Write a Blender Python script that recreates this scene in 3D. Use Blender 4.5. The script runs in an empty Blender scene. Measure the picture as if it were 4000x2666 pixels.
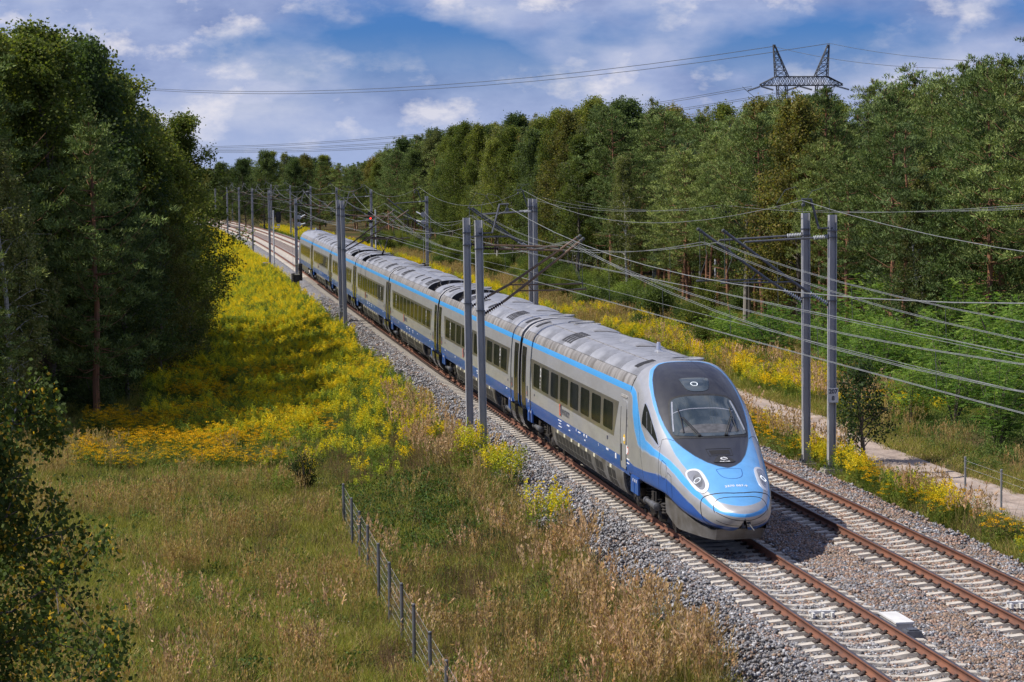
import bpy, math, random
import numpy as np
from mathutils import Vector, Matrix
C = bpy.context
SC = C.scene
COL = SC.collection
R = math.radians

# ---------------------------------------------------------------- camera
PITCH, ROLL, CAMH = R(4.0028), R(0.637), 8.82
cam = bpy.data.cameras.new('camera')
cam.sensor_width = 36.0
cam.lens = 83.785
cam.clip_start, cam.clip_end = 0.5, 9000
camo = bpy.data.objects.new('camera', cam)
COL.objects.link(camo)
_R0, _U0 = Vector((1, 0, 0)), Vector((0, math.sin(PITCH), math.cos(PITCH)))
_F = Vector((0, math.cos(PITCH), -math.sin(PITCH)))
_r = _R0 * math.cos(ROLL) - _U0 * math.sin(ROLL)
_u = _U0 * math.cos(ROLL) + _R0 * math.sin(ROLL)
camo.matrix_world = Matrix(((_r.x, _u.x, -_F.x, 0), (_r.y, _u.y, -_F.y, 0), (_r.z, _u.z, -_F.z, CAMH), (0, 0, 0, 1)))
SC.camera = camo

# ---------------------------------------------------------------- light
SUND = Vector((-0.785, -0.10, 1.0)).normalized()
sun = bpy.data.lights.new('sun', 'SUN')
sun.energy = 4.8
sun.angle = R(0.53)
sun.color = (1.0, 0.94, 0.86)
suno = bpy.data.objects.new('sun', sun)
suno.rotation_euler = SUND.to_track_quat('Z', 'Y').to_euler()
suno.location = (0, 0, 60)
COL.objects.link(suno)
W = bpy.data.worlds.new('World')
SC.world = W
W.use_nodes = True
SC.view_settings.view_transform = 'Standard'
SC.view_settings.look = 'None'
SC.view_settings.exposure = 0.27
SC.view_settings.gamma = 1.0
SC.view_settings.use_curve_mapping = False
SC.cycles.use_denoising = True
SC.cycles.max_bounces = 6
SC.cycles.diffuse_bounces = 3
SC.cycles.glossy_bounces = 3
SC.cycles.transmission_bounces = 4
SC.cycles.transparent_max_bounces = 6
SC.cycles.caustics_reflective = False
SC.cycles.caustics_refractive = False


SKYX, SKYZ = 4.1, 0.9


def build_world():
    nt = W.node_tree
    nt.nodes.clear()
    N = nt.nodes.new
    L = nt.links.new
    out = N('ShaderNodeOutputWorld')
    bg = N('ShaderNodeBackground')
    bg.inputs['Strength'].default_value = 0.115
    sky = N('ShaderNodeTexSky')
    sky.sky_type = 'NISHITA'
    sky.sun_disc = False
    sky.sun_elevation = math.asin(SUND.z)
    sky.sun_rotation = math.atan2(SUND.x, SUND.y)
    sky.altitude = 100
    sky.air_density = 1.0
    sky.dust_density = 0.4
    sky.ozone_density = 3.0
    # clearer, deeper blue between the clouds
    gam = N('ShaderNodeMixRGB'); gam.blend_type = 'MULTIPLY'; gam.inputs[0].default_value = 1.0
    gam.inputs[2].default_value = (0.13, 0.28, 0.66, 1)
    L(sky.outputs[0], gam.inputs[1])
    tc = N('ShaderNodeTexCoord')

    def noise(scale, loc, sc, detail, rough, dist=0.0):
        mp = N('ShaderNodeMapping')
        mp.inputs['Location'].default_value = loc
        mp.inputs['Scale'].default_value = sc
        L(tc.outputs['Generated'], mp.inputs['Vector'])
        n = N('ShaderNodeTexNoise')
        n.inputs['Scale'].default_value = scale
        n.inputs['Detail'].default_value = detail
        n.inputs['Roughness'].default_value = rough
        n.inputs['Distortion'].default_value = dist
        L(mp.outputs[0], n.inputs['Vector'])
        return n.outputs[0]

    def ramp(src, pts):
        r = N('ShaderNodeValToRGB')
        e = r.color_ramp.elements
        while len(e) < len(pts):
            e.new(0.5)
        for i, (p, c) in enumerate(pts):
            e[i].position = p
            e[i].color = (c[0], c[1], c[2], 1) if not isinstance(c, (int, float)) else (c, c, c, 1)
        L(src, r.inputs[0])
        return r.outputs[0]

    def mix(f, a, b):
        m = N('ShaderNodeMixRGB')
        if isinstance(f, float): m.inputs[0].default_value = f
        else: L(f, m.inputs[0])
        for s, v in ((1, a), (2, b)):
            if isinstance(v, tuple): m.inputs[s].default_value = (*v, 1)
            else: L(v, m.inputs[s])
        return m.outputs[0]
    # veil of grey-lavender stratocumulus broken by gaps
    cover = ramp(noise(8.0, (SKYX, 0.0, SKYZ), (1, 1, 2.4), 6.0, 0.5, 0.0), [(0.40, 0.0), (0.54, 1.0)])
    shade = ramp(noise(15.0, (3.1, 1.7, 0.2), (1, 1, 2.2), 8.0, 0.58, 0.0), [(0.32, (1.55, 2.1, 3.9)), (0.50, (2.6, 3.15, 4.9)), (0.68, (4.0, 4.3, 5.5))])
    puff = ramp(noise(26.0, (5.3, 0.4, 1.1), (1, 1, 1.8), 9.0, 0.6, 0.0), [(0.53, 0.0), (0.66, 0.85)])
    cloud = mix(puff, shade, (6.0, 5.8, 6.2))
    # low down the veil closes into haze
    sp = N('ShaderNodeSeparateXYZ'); L(tc.outputs['Generated'], sp.inputs[0])
    hz = N('ShaderNodeMapRange'); hz.interpolation_type = 'SMOOTHSTEP'
    hz.inputs['From Min'].default_value = 0.062; hz.inputs['From Max'].default_value = 0.022
    L(sp.outputs['Z'], hz.inputs[0])
    mxm = N('ShaderNodeMath'); mxm.operation = 'MAXIMUM'
    bw = N('ShaderNodeRGBToBW'); L(cover, bw.inputs[0])
    L(bw.outputs[0], mxm.inputs[0]); L(hz.outputs[0], mxm.inputs[1])
    hm = N('ShaderNodeMapRange'); hm.interpolation_type = 'SMOOTHSTEP'
    hm.inputs['From Min'].default_value = 0.035; hm.inputs['From Max'].default_value = 0.0; hm.inputs['To Max'].default_value = .75
    L(sp.outputs['Z'], hm.inputs[0])
    cloud = mix(hm.outputs[0], cloud, (2.6, 3.3, 5.2))
    col = mix(mxm.outputs[0], gam.outputs[0], cloud)
    L(col, bg.inputs['Color'])
    L(bg.outputs[0], out.inputs['Surface'])


build_world()

# ---------------------------------------------------------------- track geometry (s = metres along the near track, off = metres to its right)
KN = np.array([-60, 0, 60, 120, 180, 240, 300, 400, 500, 700.])
KV = np.array([0, 1.292, -0.514, -0.604, 0.540, 1.153, 1.613, 3.316, 5.279, 5.3]) * 1e-4
_S = np.arange(0, 700, 0.5)
_K = np.interp(_S, KN, KV)
_H = 0.14126 + np.cumsum(_K) * 0.5 - _K * 0.5
_X = 8.8272 + np.cumsum(-np.sin(_H)) * 0.5 + 0.5 * math.sin(0.14126)
_Y = 30.0 + np.cumsum(np.cos(_H)) * 0.5 - 0.5 * math.cos(0.14126)
_Sb = np.arange(-60, 0, 0.5)
S_ = np.r_[_Sb, _S] - 1.0        # metre marks start one metre before the curve table
X_ = np.r_[8.8272 - np.sin(0.14126) * _Sb, _X]
Y_ = np.r_[30 + np.cos(0.14126) * _Sb, _Y]
H_ = np.r_[np.full(len(_Sb), 0.14126), _H]
D2, DZ2 = 4.265, -0.04          # second track: offset and level


def TR(s, off, z=0.0):
    """world point(s) from track coordinates"""
    s = np.asarray(s, float)
    x, y, h = np.interp(s, S_, X_), np.interp(s, S_, Y_), np.interp(s, S_, H_)
    off = np.asarray(off, float)
    X, Y = x + np.cos(h) * off, y + np.sin(h) * off
    return np.stack(np.broadcast_arrays(X, Y, np.asarray(z, float)), -1)


def TP(s, off, z=0.0):
    return Vector(TR(s, off, z).tolist())


def HD(s):
    return float(np.interp(s, S_, H_))


def vnoise(x, y, sc, seed=0):
    """cheap smooth value noise in 0..1"""
    x = np.asarray(x, float) / sc + seed * 17.13
    y = np.asarray(y, float) / sc + seed * 5.71
    xi, yi = np.floor(x), np.floor(y)
    fx, fy = x - xi, y - yi
    fx, fy = fx * fx * (3 - 2 * fx), fy * fy * (3 - 2 * fy)

    def h(a, b):
        v = np.sin(a * 127.1 + b * 311.7 + seed * 13.7) * 43758.5453
        return v - np.floor(v)
    return (h(xi, yi) * (1 - fx) + h(xi + 1, yi) * fx) * (1 - fy) + (h(xi, yi + 1) * (1 - fx) + h(xi + 1, yi + 1) * fx) * fy


_GO = [-90, -30, -19, -15, -9, -6.6, -3.4, -2.9, 7.2, 7.7, 9.2, 14, 30, 90]
_GZ = [-2.0, -1.7, -1.65, -1.85, -2.05, -1.95, -1.02, -1.0, -1.0, -0.95, -0.95, -1.0, -1.1, -1.5]


def GZ(s, off):
    """terrain height"""
    s, off = np.asarray(s, float), np.asarray(off, float)
    p = TR(s, off)
    out = np.clip((np.abs(off - 2.1) - 6.0) / 3.0, 0, 1)
    pathm = np.exp(-((off - 11.35) / 1.6) ** 2)
    z = np.interp(off, _GO, _GZ)
    z = z + out * (1 - pathm * .8) * ((vnoise(p[..., 0], p[..., 1], 3.1, 1) - .5) * .22 + (vnoise(p[..., 0], p[..., 1], 9.0, 2) - .5) * .35)
    return z - pathm * 0.06


# ---------------------------------------------------------------- object helpers
def tag(o, label=None, cat=None, group=None, kind=None):
    if label: o['label'] = label
    if cat: o['category'] = cat
    if group: o['group'] = group
    if kind: o['kind'] = kind
    return o


def empty(name, loc=(0, 0, 0), rz=0.0, label=None, cat=None, group=None):
    o = bpy.data.objects.new(name, None)
    o.empty_display_size = 0.2
    COL.objects.link(o)
    o.location = loc
    o.rotation_euler = (0, 0, rz)
    return tag(o, label, cat, group)


def link(name, me, parent=None, loc=None, rz=None):
    o = bpy.data.objects.new(name, me)
    COL.objects.link(o)
    if parent is not None: o.parent = parent
    if loc is not None: o.location = loc
    if rz is not None: o.rotation_euler = (0, 0, rz)
    return o


def copy_obj(o, parent=None, loc=None):
    c = o.copy()
    COL.objects.link(c)
    c.parent = parent
    if loc is not None: c.location = loc
    return c


def copy_tree(o, parent=None):
    kids = list(o.children)
    c = copy_obj(o, parent)
    for k in kids: copy_tree(k, c)
    return c


def fast_mesh(name, verts, faces, mats, midx=None, col=None, smooth=False):
    """verts (n,3) array, faces (m,k) int array (all the same k)"""
    verts = np.asarray(verts, np.float32)
    faces = np.asarray(faces, np.int32)
    me = bpy.data.meshes.new(name)
    me.vertices.add(len(verts))
    me.vertices.foreach_set('co', verts.ravel())
    k = faces.shape[1]
    me.loops.add(faces.size)
    me.loops.foreach_set('vertex_index', faces.ravel())
    me.polygons.add(len(faces))
    me.polygons.foreach_set('loop_start', np.arange(0, faces.size, k, dtype=np.int32))
    if midx is not None:
        me.polygons.foreach_set('material_index', np.asarray(midx, np.int32))
    if smooth:
        me.polygons.foreach_set('use_smooth', np.ones(len(faces), bool))
    for m in (mats if isinstance(mats, (list, tuple)) else [mats]):
        me.materials.append(m)
    if col is not None:
        a = me.color_attributes.new('col', 'FLOAT_COLOR', 'POINT')
        c4 = np.ones((len(verts), 4), np.float32)
        c4[:, :3] = col
        a.data.foreach_set('color', c4.ravel())
    me.update(calc_edges=True)
    return me


class MB:
    """collects simple shapes into one mesh"""
    def __init__(s):
        s.v, s.f, s.m = [], [], []

    def add(s, vs, fs, m=0):
        b = len(s.v)
        s.v += [tuple(v) for v in vs]
        s.f += [tuple(i + b for i in f) for f in fs]
        s.m += [m] * len(fs)

    def box(s, c, d, m=0, rot=None, top=None):
        """c centre, d sizes; top=(sx,sy) scales the upper face"""
        hx, hy, hz = d[0] / 2, d[1] / 2, d[2] / 2
        tx, ty = top or (1, 1)
        vs = [Vector((x * hx * (tx if z > 0 else 1), y * hy * (ty if z > 0 else 1), z * hz)) for z in (-1, 1) for x, y in ((-1, -1), (1, -1), (1, 1), (-1, 1))]
        if rot is not None: vs = [rot @ v for v in vs]
        c = Vector(c)
        s.add([v + c for v in vs], [(3, 2, 1, 0), (4, 5, 6, 7), (0, 1, 5, 4), (1, 2, 6, 5), (2, 3, 7, 6), (3, 0, 4, 7)], m)

    def tube(s, pts, r, n=8, m=0, cap=True):
        pts = [Vector(p) for p in pts]
        rs = r if isinstance(r, (list, tuple)) else [r] * len(pts)
        ring = []
        up0 = None
        for i, p in enumerate(pts):
            d = (pts[min(i + 1, len(pts) - 1)] - pts[max(i - 1, 0)])
            if d.length < 1e-9: d = Vector((0, 0, 1))
            d.normalize()
            ref = Vector((0, 0, 1)) if abs(d.z) < 0.95 else Vector((1, 0, 0))
            a = d.cross(ref).normalized()
            b = a.cross(d).normalized()
            ring.append([p + (a * math.cos(2 * math.pi * k / n) + b * math.sin(2 * math.pi * k / n)) * rs[i] for k in range(n)])
        vs = [v for q in ring for v in q]
        fs = [(i * n + k, i * n + (k + 1) % n, (i + 1) * n + (k + 1) % n, (i + 1) * n + k) for i in range(len(pts) - 1) for k in range(n)]
        if cap:
            fs.append(tuple(range(n)))
            fs.append(tuple(range((len(pts) - 1) * n, len(pts) * n))[::-1])
        s.add(vs, fs, m)

    def lathe(s, c, prof, axis='z', n=12, m=0):
        """prof list of (radius, along)"""
        ax = {'x': (Vector((0, 1, 0)), Vector((0, 0, 1)), Vector((1, 0, 0))), 'y': (Vector((1, 0, 0)), Vector((0, 0, 1)), Vector((0, 1, 0))), 'z': (Vector((1, 0, 0)), Vector((0, 1, 0)), Vector((0, 0, 1)))}[axis]
        c = Vector(c)
        vs = [c + ax[2] * h + (ax[0] * math.cos(2 * math.pi * k / n) + ax[1] * math.sin(2 * math.pi * k / n)) * r for r, h in prof for k in range(n)]
        fs = [(i * n + k, i * n + (k + 1) % n, (i + 1) * n + (k + 1) % n, (i + 1) * n + k) for i in range(len(prof) - 1) for k in range(n)]
        fs += [tuple(range(n))[::-1], tuple(range((len(prof) - 1) * n, len(prof) * n))]
        s.add(vs, fs, m)

    def mesh(s, name, mats, smooth=False):
        me = bpy.data.meshes.new(name)
        me.from_pydata([tuple(v) for v in s.v], [], s.f)
        for m in (mats if isinstance(mats, (list, tuple)) else [mats]): me.materials.append(m)
        me.polygons.foreach_set('material_index', np.array(s.m, np.int32))
        if smooth:
            me.polygons.foreach_set('use_smooth', np.ones(len(s.f), bool))
            try: me.set_sharp_from_angle(angle=R(38))
            except Exception: pass
        me.update()
        return me

    def build(s, name, mats, parent=None, smooth=False, loc=None, rz=None):
        return link(name, s.mesh(name, mats, smooth), parent, loc, rz)


# ---------------------------------------------------------------- materials
def mat(name, c1, c2=None, scale=3.0, detail=5.0, rough=0.6, metal=0.0, bump=0.0, bscale=None, stretch=(1, 1, 1), lo=0.35, hi=0.65, coord='Object', spec=0.5, coat=0.0, emit=None, r2=None):
    m = bpy.data.materials.new(name)
    m.use_nodes = True
    nt = m.node_tree
    N, L = nt.nodes.new, nt.links.new
    b = nt.nodes['Principled BSDF']
    b.inputs['Roughness'].default_value = rough
    b.inputs['Metallic'].default_value = metal
    b.inputs['Specular IOR Level'].default_value = spec
    b.inputs['Coat Weight'].default_value = coat
    if c2 is None: c2 = tuple(min(1, v * 0.8) for v in c1)
    tc = N('ShaderNodeTexCoord')
    mp = N('ShaderNodeMapping')
    mp.inputs['Scale'].default_value = stretch
    L(tc.outputs[coord], mp.inputs['Vector'])
    n = N('ShaderNodeTexNoise')
    n.inputs['Scale'].default_value = scale
    n.inputs['Detail'].default_value = detail
    n.inputs['Roughness'].default_value = 0.6
    L(mp.outputs[0], n.inputs['Vector'])
    r = N('ShaderNodeValToRGB')
    r.color_ramp.elements[0].position = lo
    r.color_ramp.elements[1].position = hi
    r.color_ramp.elements[0].color = (*c1, 1)
    r.color_ramp.elements[1].color = (*c2, 1)
    L(n.outputs[0], r.inputs[0])
    L(r.outputs[0], b.inputs['Base Color'])
    if r2 is not None:
        mr = N('ShaderNodeMapRange')
        mr.inputs['From Min'].default_value = lo
        mr.inputs['From Max'].default_value = hi
        mr.inputs['To Min'].default_value = rough
        mr.inputs['To Max'].default_value = r2
        L(n.outputs[0], mr.inputs[0])
        L(mr.outputs[0], b.inputs['Roughness'])
    if bump:
        bn = N('ShaderNodeTexNoise')
        bn.inputs['Scale'].default_value = bscale or scale * 4
        bn.inputs['Detail'].default_value = 6
        L(mp.outputs[0], bn.inputs['Vector'])
        bp = N('ShaderNodeBump')
        bp.inputs['Strength'].default_value = 1.0
        bp.inputs['Distance'].default_value = bump
        L(bn.outputs[0], bp.inputs['Height'])
        L(bp.outputs[0], b.inputs['Normal'])
    if emit:
        b.inputs['Emission Color'].default_value = (*emit[:3], 1)
        b.inputs['Emission Strength'].default_value = emit[3]
    return m


def leaf_mat(name, trans=0.3, rough=0.6, var=0.25, spec=0.12):
    """foliage: colour comes with each leaf ('col'), whole plants differ a little"""
    m = bpy.data.materials.new(name)
    m.use_nodes = True
    nt = m.node_tree
    N, L = nt.nodes.new, nt.links.new
    b = nt.nodes['Principled BSDF']
    out = nt.nodes['Material Output']
    b.inputs['Roughness'].default_value = rough
    b.inputs['Specular IOR Level'].default_value = spec
    at = N('ShaderNodeAttribute')
    at.attribute_name = 'col'
    oi = N('ShaderNodeObjectInfo')
    hsv = N('ShaderNodeHueSaturation')
    mv = N('ShaderNodeMapRange')
    mv.inputs['To Min'].default_value = 1 - var
    mv.inputs['To Max'].default_value = 1 + var
    L(oi.outputs['Random'], mv.inputs[0])
    mh = N('ShaderNodeMapRange')
    mh.inputs['To Min'].default_value = 0.5 + var * .045
    mh.inputs['To Max'].default_value = 0.5 - var * .055
    L(oi.outputs['Random'], mh.inputs[0])
    L(mv.outputs[0], hsv.inputs['Value'])
    L(mh.outputs[0], hsv.inputs['Hue'])
    L(at.outputs['Color'], hsv.inputs['Color'])
    L(hsv.outputs[0], b.inputs['Base Color'])
    if trans > 0:
        t = N('ShaderNodeBsdfTranslucent')
        g = N('ShaderNodeMixRGB')
        g.blend_type = 'MULTIPLY'
        g.inputs[0].default_value = 1
        g.inputs[2].default_value = (1.25, 1.3, 0.6, 1)
        L(hsv.outputs[0], g.inputs[1])
        L(g.outputs[0], t.inputs['Color'])
        mx = N('ShaderNodeMixShader')
        mx.inputs[0].default_value = trans
        L(b.outputs[0], mx.inputs[1])
        L(t.outputs[0], mx.inputs[2])
        L(mx.outputs[0], out.inputs['Surface'])
    return m
# ---------------------------------------------------------------- ground, ballast, path
def sheet(name, sv, ov, zf, mats, colf=None, kind='structure', smooth=True):
    S, O = np.meshgrid(sv, ov, indexing='ij')
    Z = zf(S, O)
    P = TR(S, O, Z).reshape(-1, 3)
    ns, no = S.shape
    i = (np.arange(ns - 1)[:, None] * no + np.arange(no - 1)[None, :]).ravel()
    F = np.stack([i, i + 1, i + no + 1, i + no], -1)
    col = None if colf is None else colf(S, O).reshape(-1, 3)
    o = link(name, fast_mesh(name, P, F, mats, col=col, smooth=smooth))
    tag(o, kind=kind)
    return o


def ground_mat():
    m = bpy.data.materials.new('meadow_soil')
    m.use_nodes = True
    nt = m.node_tree
    N, L = nt.nodes.new, nt.links.new
    b = nt.nodes['Principled BSDF']
    b.inputs['Roughness'].default_value = .95
    b.inputs['Specular IOR Level'].default_value = .1
    tc = N('ShaderNodeTexCoord')

    def nz(sc, det):
        n = N('ShaderNodeTexNoise'); n.inputs['Scale'].default_value = sc; n.inputs['Detail'].default_value = det
        L(tc.outputs['Object'], n.inputs['Vector']); return n.outputs[0]

    def rp(src, a, bb, lo, hi):
        r = N('ShaderNodeValToRGB'); r.color_ramp.elements[0].position = lo; r.color_ramp.elements[1].position = hi
        r.color_ramp.elements[0].color = (*a, 1); r.color_ramp.elements[1].color = (*bb, 1); L(src, r.inputs[0]); return r.outputs[0]
    a = rp(nz(0.35, 6), (.060, .062, .018), (.13, .085, .04), .42, .6)
    c = rp(nz(5.0, 8), (.35, .35, .35), (1.25, 1.25, 1.2), .3, .7)
    mx = N('ShaderNodeMixRGB'); mx.blend_type = 'MULTIPLY'; mx.inputs[0].default_value = 1
    L(a, mx.inputs[1]); L(c, mx.inputs[2]); L(mx.outputs[0], b.inputs['Base Color'])
    bp = N('ShaderNodeBump'); bp.inputs['Distance'].default_value = .15; L(nz(7.0, 8), bp.inputs['Height']); L(bp.outputs[0], b.inputs['Normal'])
    return m


M_SOIL = ground_mat()
ovg = np.r_[np.linspace(-90, -24, 23), np.arange(-22, -3.0, 0.5), [-2.9, 0, 2, 4, 7.2], np.arange(7.7, 17, 0.5), np.arange(17, 32, 1.5), np.linspace(34, 90, 20)]
sheet('ground', np.r_[np.arange(-50, 140, 0.9), np.arange(140, 690, 4.0)], ovg, GZ, M_SOIL)
gp = fast_mesh('far_ground', [(-2500, -400, -2.75), (2500, -400, -2.75), (2500, 4500, -2.75), (-2500, 4500, -2.75)], [(0, 1, 2, 3)], M_SOIL)
tag(link('far_ground', gp), kind='structure')

_BO = [-3.3, -3.05, -1.95, -1.45, -1.3, 1.3, 1.5, 2.1, 2.8, 2.97, 5.56, 5.8, 6.3, 7.45, 7.7]
_BZ = [-1.3, -.98, -.36, -.24, -.285, -.285, -.25, -.29, -.27, -.325, -.325, -.28, -.38, -.93, -1.3]


def BZ(s, o):
    p = TR(s, o)
    edge = (vnoise(p[..., 0], p[..., 1], 1.3, 7) - .5) * .35 * (np.abs(np.asarray(o) - 2.1) > 4.0)
    return np.interp(np.asarray(o) + np.sign(np.asarray(o) - 2.1) * edge, _BO, _BZ) + (vnoise(p[..., 0], p[..., 1], .5, 3) - .5) * .03


def brownness(s, o):
    """0 grey granite .. 1 rusty, after the photo: grey shoulder, browner between the rails' outer sides"""
    p = TR(s, o)
    b = np.interp(o, [-3.2, -1.0, 0.4, 1.8, 3.4, 5.5, 6.8, 7.4], [.05, .10, .34, .64, .76, .64, .55, .55])
    return np.clip(b + (vnoise(p[..., 0], p[..., 1], 2.2, 9) - .5) * .35, 0, 1)


def ballast_mat():
    m = bpy.data.materials.new('ballast_stone_bed')
    m.use_nodes = True
    nt = m.node_tree
    N, L = nt.nodes.new, nt.links.new
    b = nt.nodes['Principled BSDF']
    b.inputs['Roughness'].default_value = .85
    at = N('ShaderNodeAttribute'); at.attribute_name = 'col'
    tc = N('ShaderNodeTexCoord')
    v = N('ShaderNodeTexVoronoi'); v.inputs['Scale'].default_value = 15.0
    L(tc.outputs['Object'], v.inputs['Vector'])
    bw = N('ShaderNodeRGBToBW'); L(v.outputs['Color'], bw.inputs[0])
    r = N('ShaderNodeValToRGB'); r.color_ramp.elements[0].position = .2; r.color_ramp.elements[1].position = .85
    r.color_ramp.elements[0].color = (.35, .35, .36, 1); r.color_ramp.elements[1].color = (1.25, 1.25, 1.25, 1)
    L(bw.outputs[0], r.inputs[0])
    mx = N('ShaderNodeMixRGB'); mx.blend_type = 'MULTIPLY'; mx.inputs[0].default_value = 1
    L(at.outputs['Color'], mx.inputs[1]); L(r.outputs[0], mx.inputs[2]); L(mx.outputs[0], b.inputs['Base Color'])
    bp = N('ShaderNodeBump'); bp.inputs['Distance'].default_value = .05; bp.invert = True
    L(v.outputs['Distance'], bp.inputs['Height']); L(bp.outputs[0], b.inputs['Normal'])
    return m


def bcol(S, O):
    b = brownness(S, O)[..., None]
    return np.array([.22, .22, .23]) * (1 - b) + np.array([.29, .205, .15]) * b


bov = np.array(sorted(set(_BO) | {-2.7, -2.4, -2.1, -1.7, -.8, 0, .8, 3.5, 4.2, 5, 6.0, 6.6, 6.9, 7.2}))
sheet('ballast_bed', np.r_[np.arange(-20, 130, .35), np.arange(130, 690, 2.5)], bov, BZ, ballast_mat(), colf=bcol)

# dirt path on the right
def PZ(S, O):
    return GZ(S, O) + np.interp(np.abs(O - pathc(S)), [0, .95, 1.15, 1.6], [.035, .03, -.0, -.15]) + .02 * np.cos((O - pathc(S)) * 6.5)


def pathc(S):
    return 11.35 + 0.25 * np.sin(np.asarray(S) * .11) + .15 * np.sin(np.asarray(S) * .31 + 1)


M_PATH = mat('dirt_track_sand', (.40, .32, .26), (.24, .185, .15), scale=1.6, detail=9, rough=.95, bump=.05, bscale=9)
def path_sheet():
    sv = np.r_[np.arange(-20, 120, .5), np.arange(120, 200, 3.)]
    dv = np.linspace(-1.6, 1.6, 17)
    S, Dv = np.meshgrid(sv, dv, indexing='ij')
    O = pathc(S) + Dv
    P = TR(S, O, PZ(S, O)).reshape(-1, 3)
    ns, no = S.shape
    i = (np.arange(ns - 1)[:, None] * no + np.arange(no - 1)[None, :]).ravel()
    tag(link('dirt_path', fast_mesh('dirt_path', P, np.stack([i, i + 1, i + no + 1, i + no], -1), M_PATH, smooth=True)), kind='structure')


path_sheet()

# ---------------------------------------------------------------- scattering of loose stuff
PROTO = bpy.data.collections.new('loose_pieces')


def scatter(name, protos, pos, rot, scl, idx, kind='stuff'):
    """one object that repeats the proto meshes at the given points (uncountable stuff only)"""
    me = bpy.data.meshes.new(name)
    pos = np.asarray(pos, np.float32)
    me.vertices.add(len(pos))
    me.vertices.foreach_set('co', pos.ravel())
    a = me.attributes.new('rot', 'FLOAT_VECTOR', 'POINT'); a.data.foreach_set('vector', np.asarray(rot, np.float32).ravel())
    a = me.attributes.new('scl', 'FLOAT', 'POINT'); a.data.foreach_set('value', np.asarray(scl, np.float32))
    a = me.attributes.new('pick', 'INT', 'POINT'); a.data.foreach_set('value', np.asarray(idx, np.int32))
    me.update()
    o = link(name, me)
    coll = bpy.data.collections.new(name + '_pieces')
    for i, pm in enumerate(protos):
        po = bpy.data.objects.new('%s_piece_%03d' % (name, i), pm)
        coll.objects.link(po)
    ng = bpy.data.node_groups.new(name + '_nodes', 'GeometryNodeTree')
    ng.interface.new_socket('Geometry', in_out='INPUT', socket_type='NodeSocketGeometry')
    ng.interface.new_socket('Geometry', in_out='OUTPUT', socket_type='NodeSocketGeometry')
    N, L = ng.nodes.new, ng.links.new
    gi, go = N('NodeGroupInput'), N('NodeGroupOutput')
    ip = N('GeometryNodeInstanceOnPoints')
    ci = N('GeometryNodeCollectionInfo')
    ci.inputs['Collection'].default_value = coll
    ci.inputs['Separate Children'].default_value = True
    ci.inputs['Reset Children'].default_value = True

    def attr(n, t):
        x = N('GeometryNodeInputNamedAttribute'); x.data_type = t; x.inputs['Name'].default_value = n
        return x.outputs['Attribute']
    L(gi.outputs[0], ip.inputs['Points'])
    L(ci.outputs[0], ip.inputs['Instance'])
    ip.inputs['Pick Instance'].default_value = True
    L(attr('pick', 'INT'), ip.inputs['Instance Index'])
    L(attr('rot', 'FLOAT_VECTOR'), ip.inputs['Rotation'])
    L(attr('scl', 'FLOAT'), ip.inputs['Scale'])
    L(ip.outputs[0], go.inputs[0])
    md = o.modifiers.new('scatter', 'NODES')
    md.node_group = ng
    tag(o, kind=kind)
    return o


RNG = np.random.default_rng(7)
M_STONE = leaf_mat('granite_chips', trans=0, rough=.75, var=.22, spec=.4)


def stone_cluster(seed, cols, n=20, rad=.17):
    r = np.random.default_rng(seed)
    V, F, CC = [], [], []
    cube = np.array([[x, y, z] for z in (-1, 1) for y in (-1, 1) for x in (-1, 1)], float)
    fs = np.array([[0, 2, 3, 1], [4, 5, 7, 6], [0, 1, 5, 4], [1, 3, 7, 5], [3, 2, 6, 7], [2, 0, 4, 6]])
    for k in range(n):
        sz = r.uniform(.013, .031) * np.array([1, r.uniform(.6, .95), r.uniform(.5, .85)])
        v = cube * sz * (1 + r.uniform(-.38, .38, (8, 3)))
        q = Vector(r.normal(size=3)).normalized()
        Rm = np.array(Matrix.Rotation(r.uniform(0, 6.28), 3, q))
        v = v @ Rm.T
        a, d = r.uniform(0, 6.28), rad * math.sqrt(r.uniform(0, 1))
        v += np.array([d * math.cos(a), d * math.sin(a), r.uniform(-.006, .022)])
        F.append(fs + len(V) * 8)
        V.append(v)
        c = np.array(cols[r.integers(len(cols))]) * r.uniform(.5, 1.2)
        CC.append(np.tile(c, (8, 1)))
    return fast_mesh('stones', np.concatenate(V), np.concatenate(F), M_STONE, col=np.concatenate(CC))


_grey = [(.27, .27, .285), (.19, .19, .205), (.36, .36, .37), (.14, .14, .15), (.25, .24, .24), (.50, .50, .51), (.23, .18, .15)]
_brown = [(.33, .21, .14), (.26, .17, .12), (.40, .28, .20), (.20, .14, .11), (.24, .22, .21), (.46, .36, .28), (.34, .24, .18)]
stone_sets = [stone_cluster(i, _grey) for i in range(6)] + [stone_cluster(20 + i, _brown) for i in range(6)]


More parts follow.
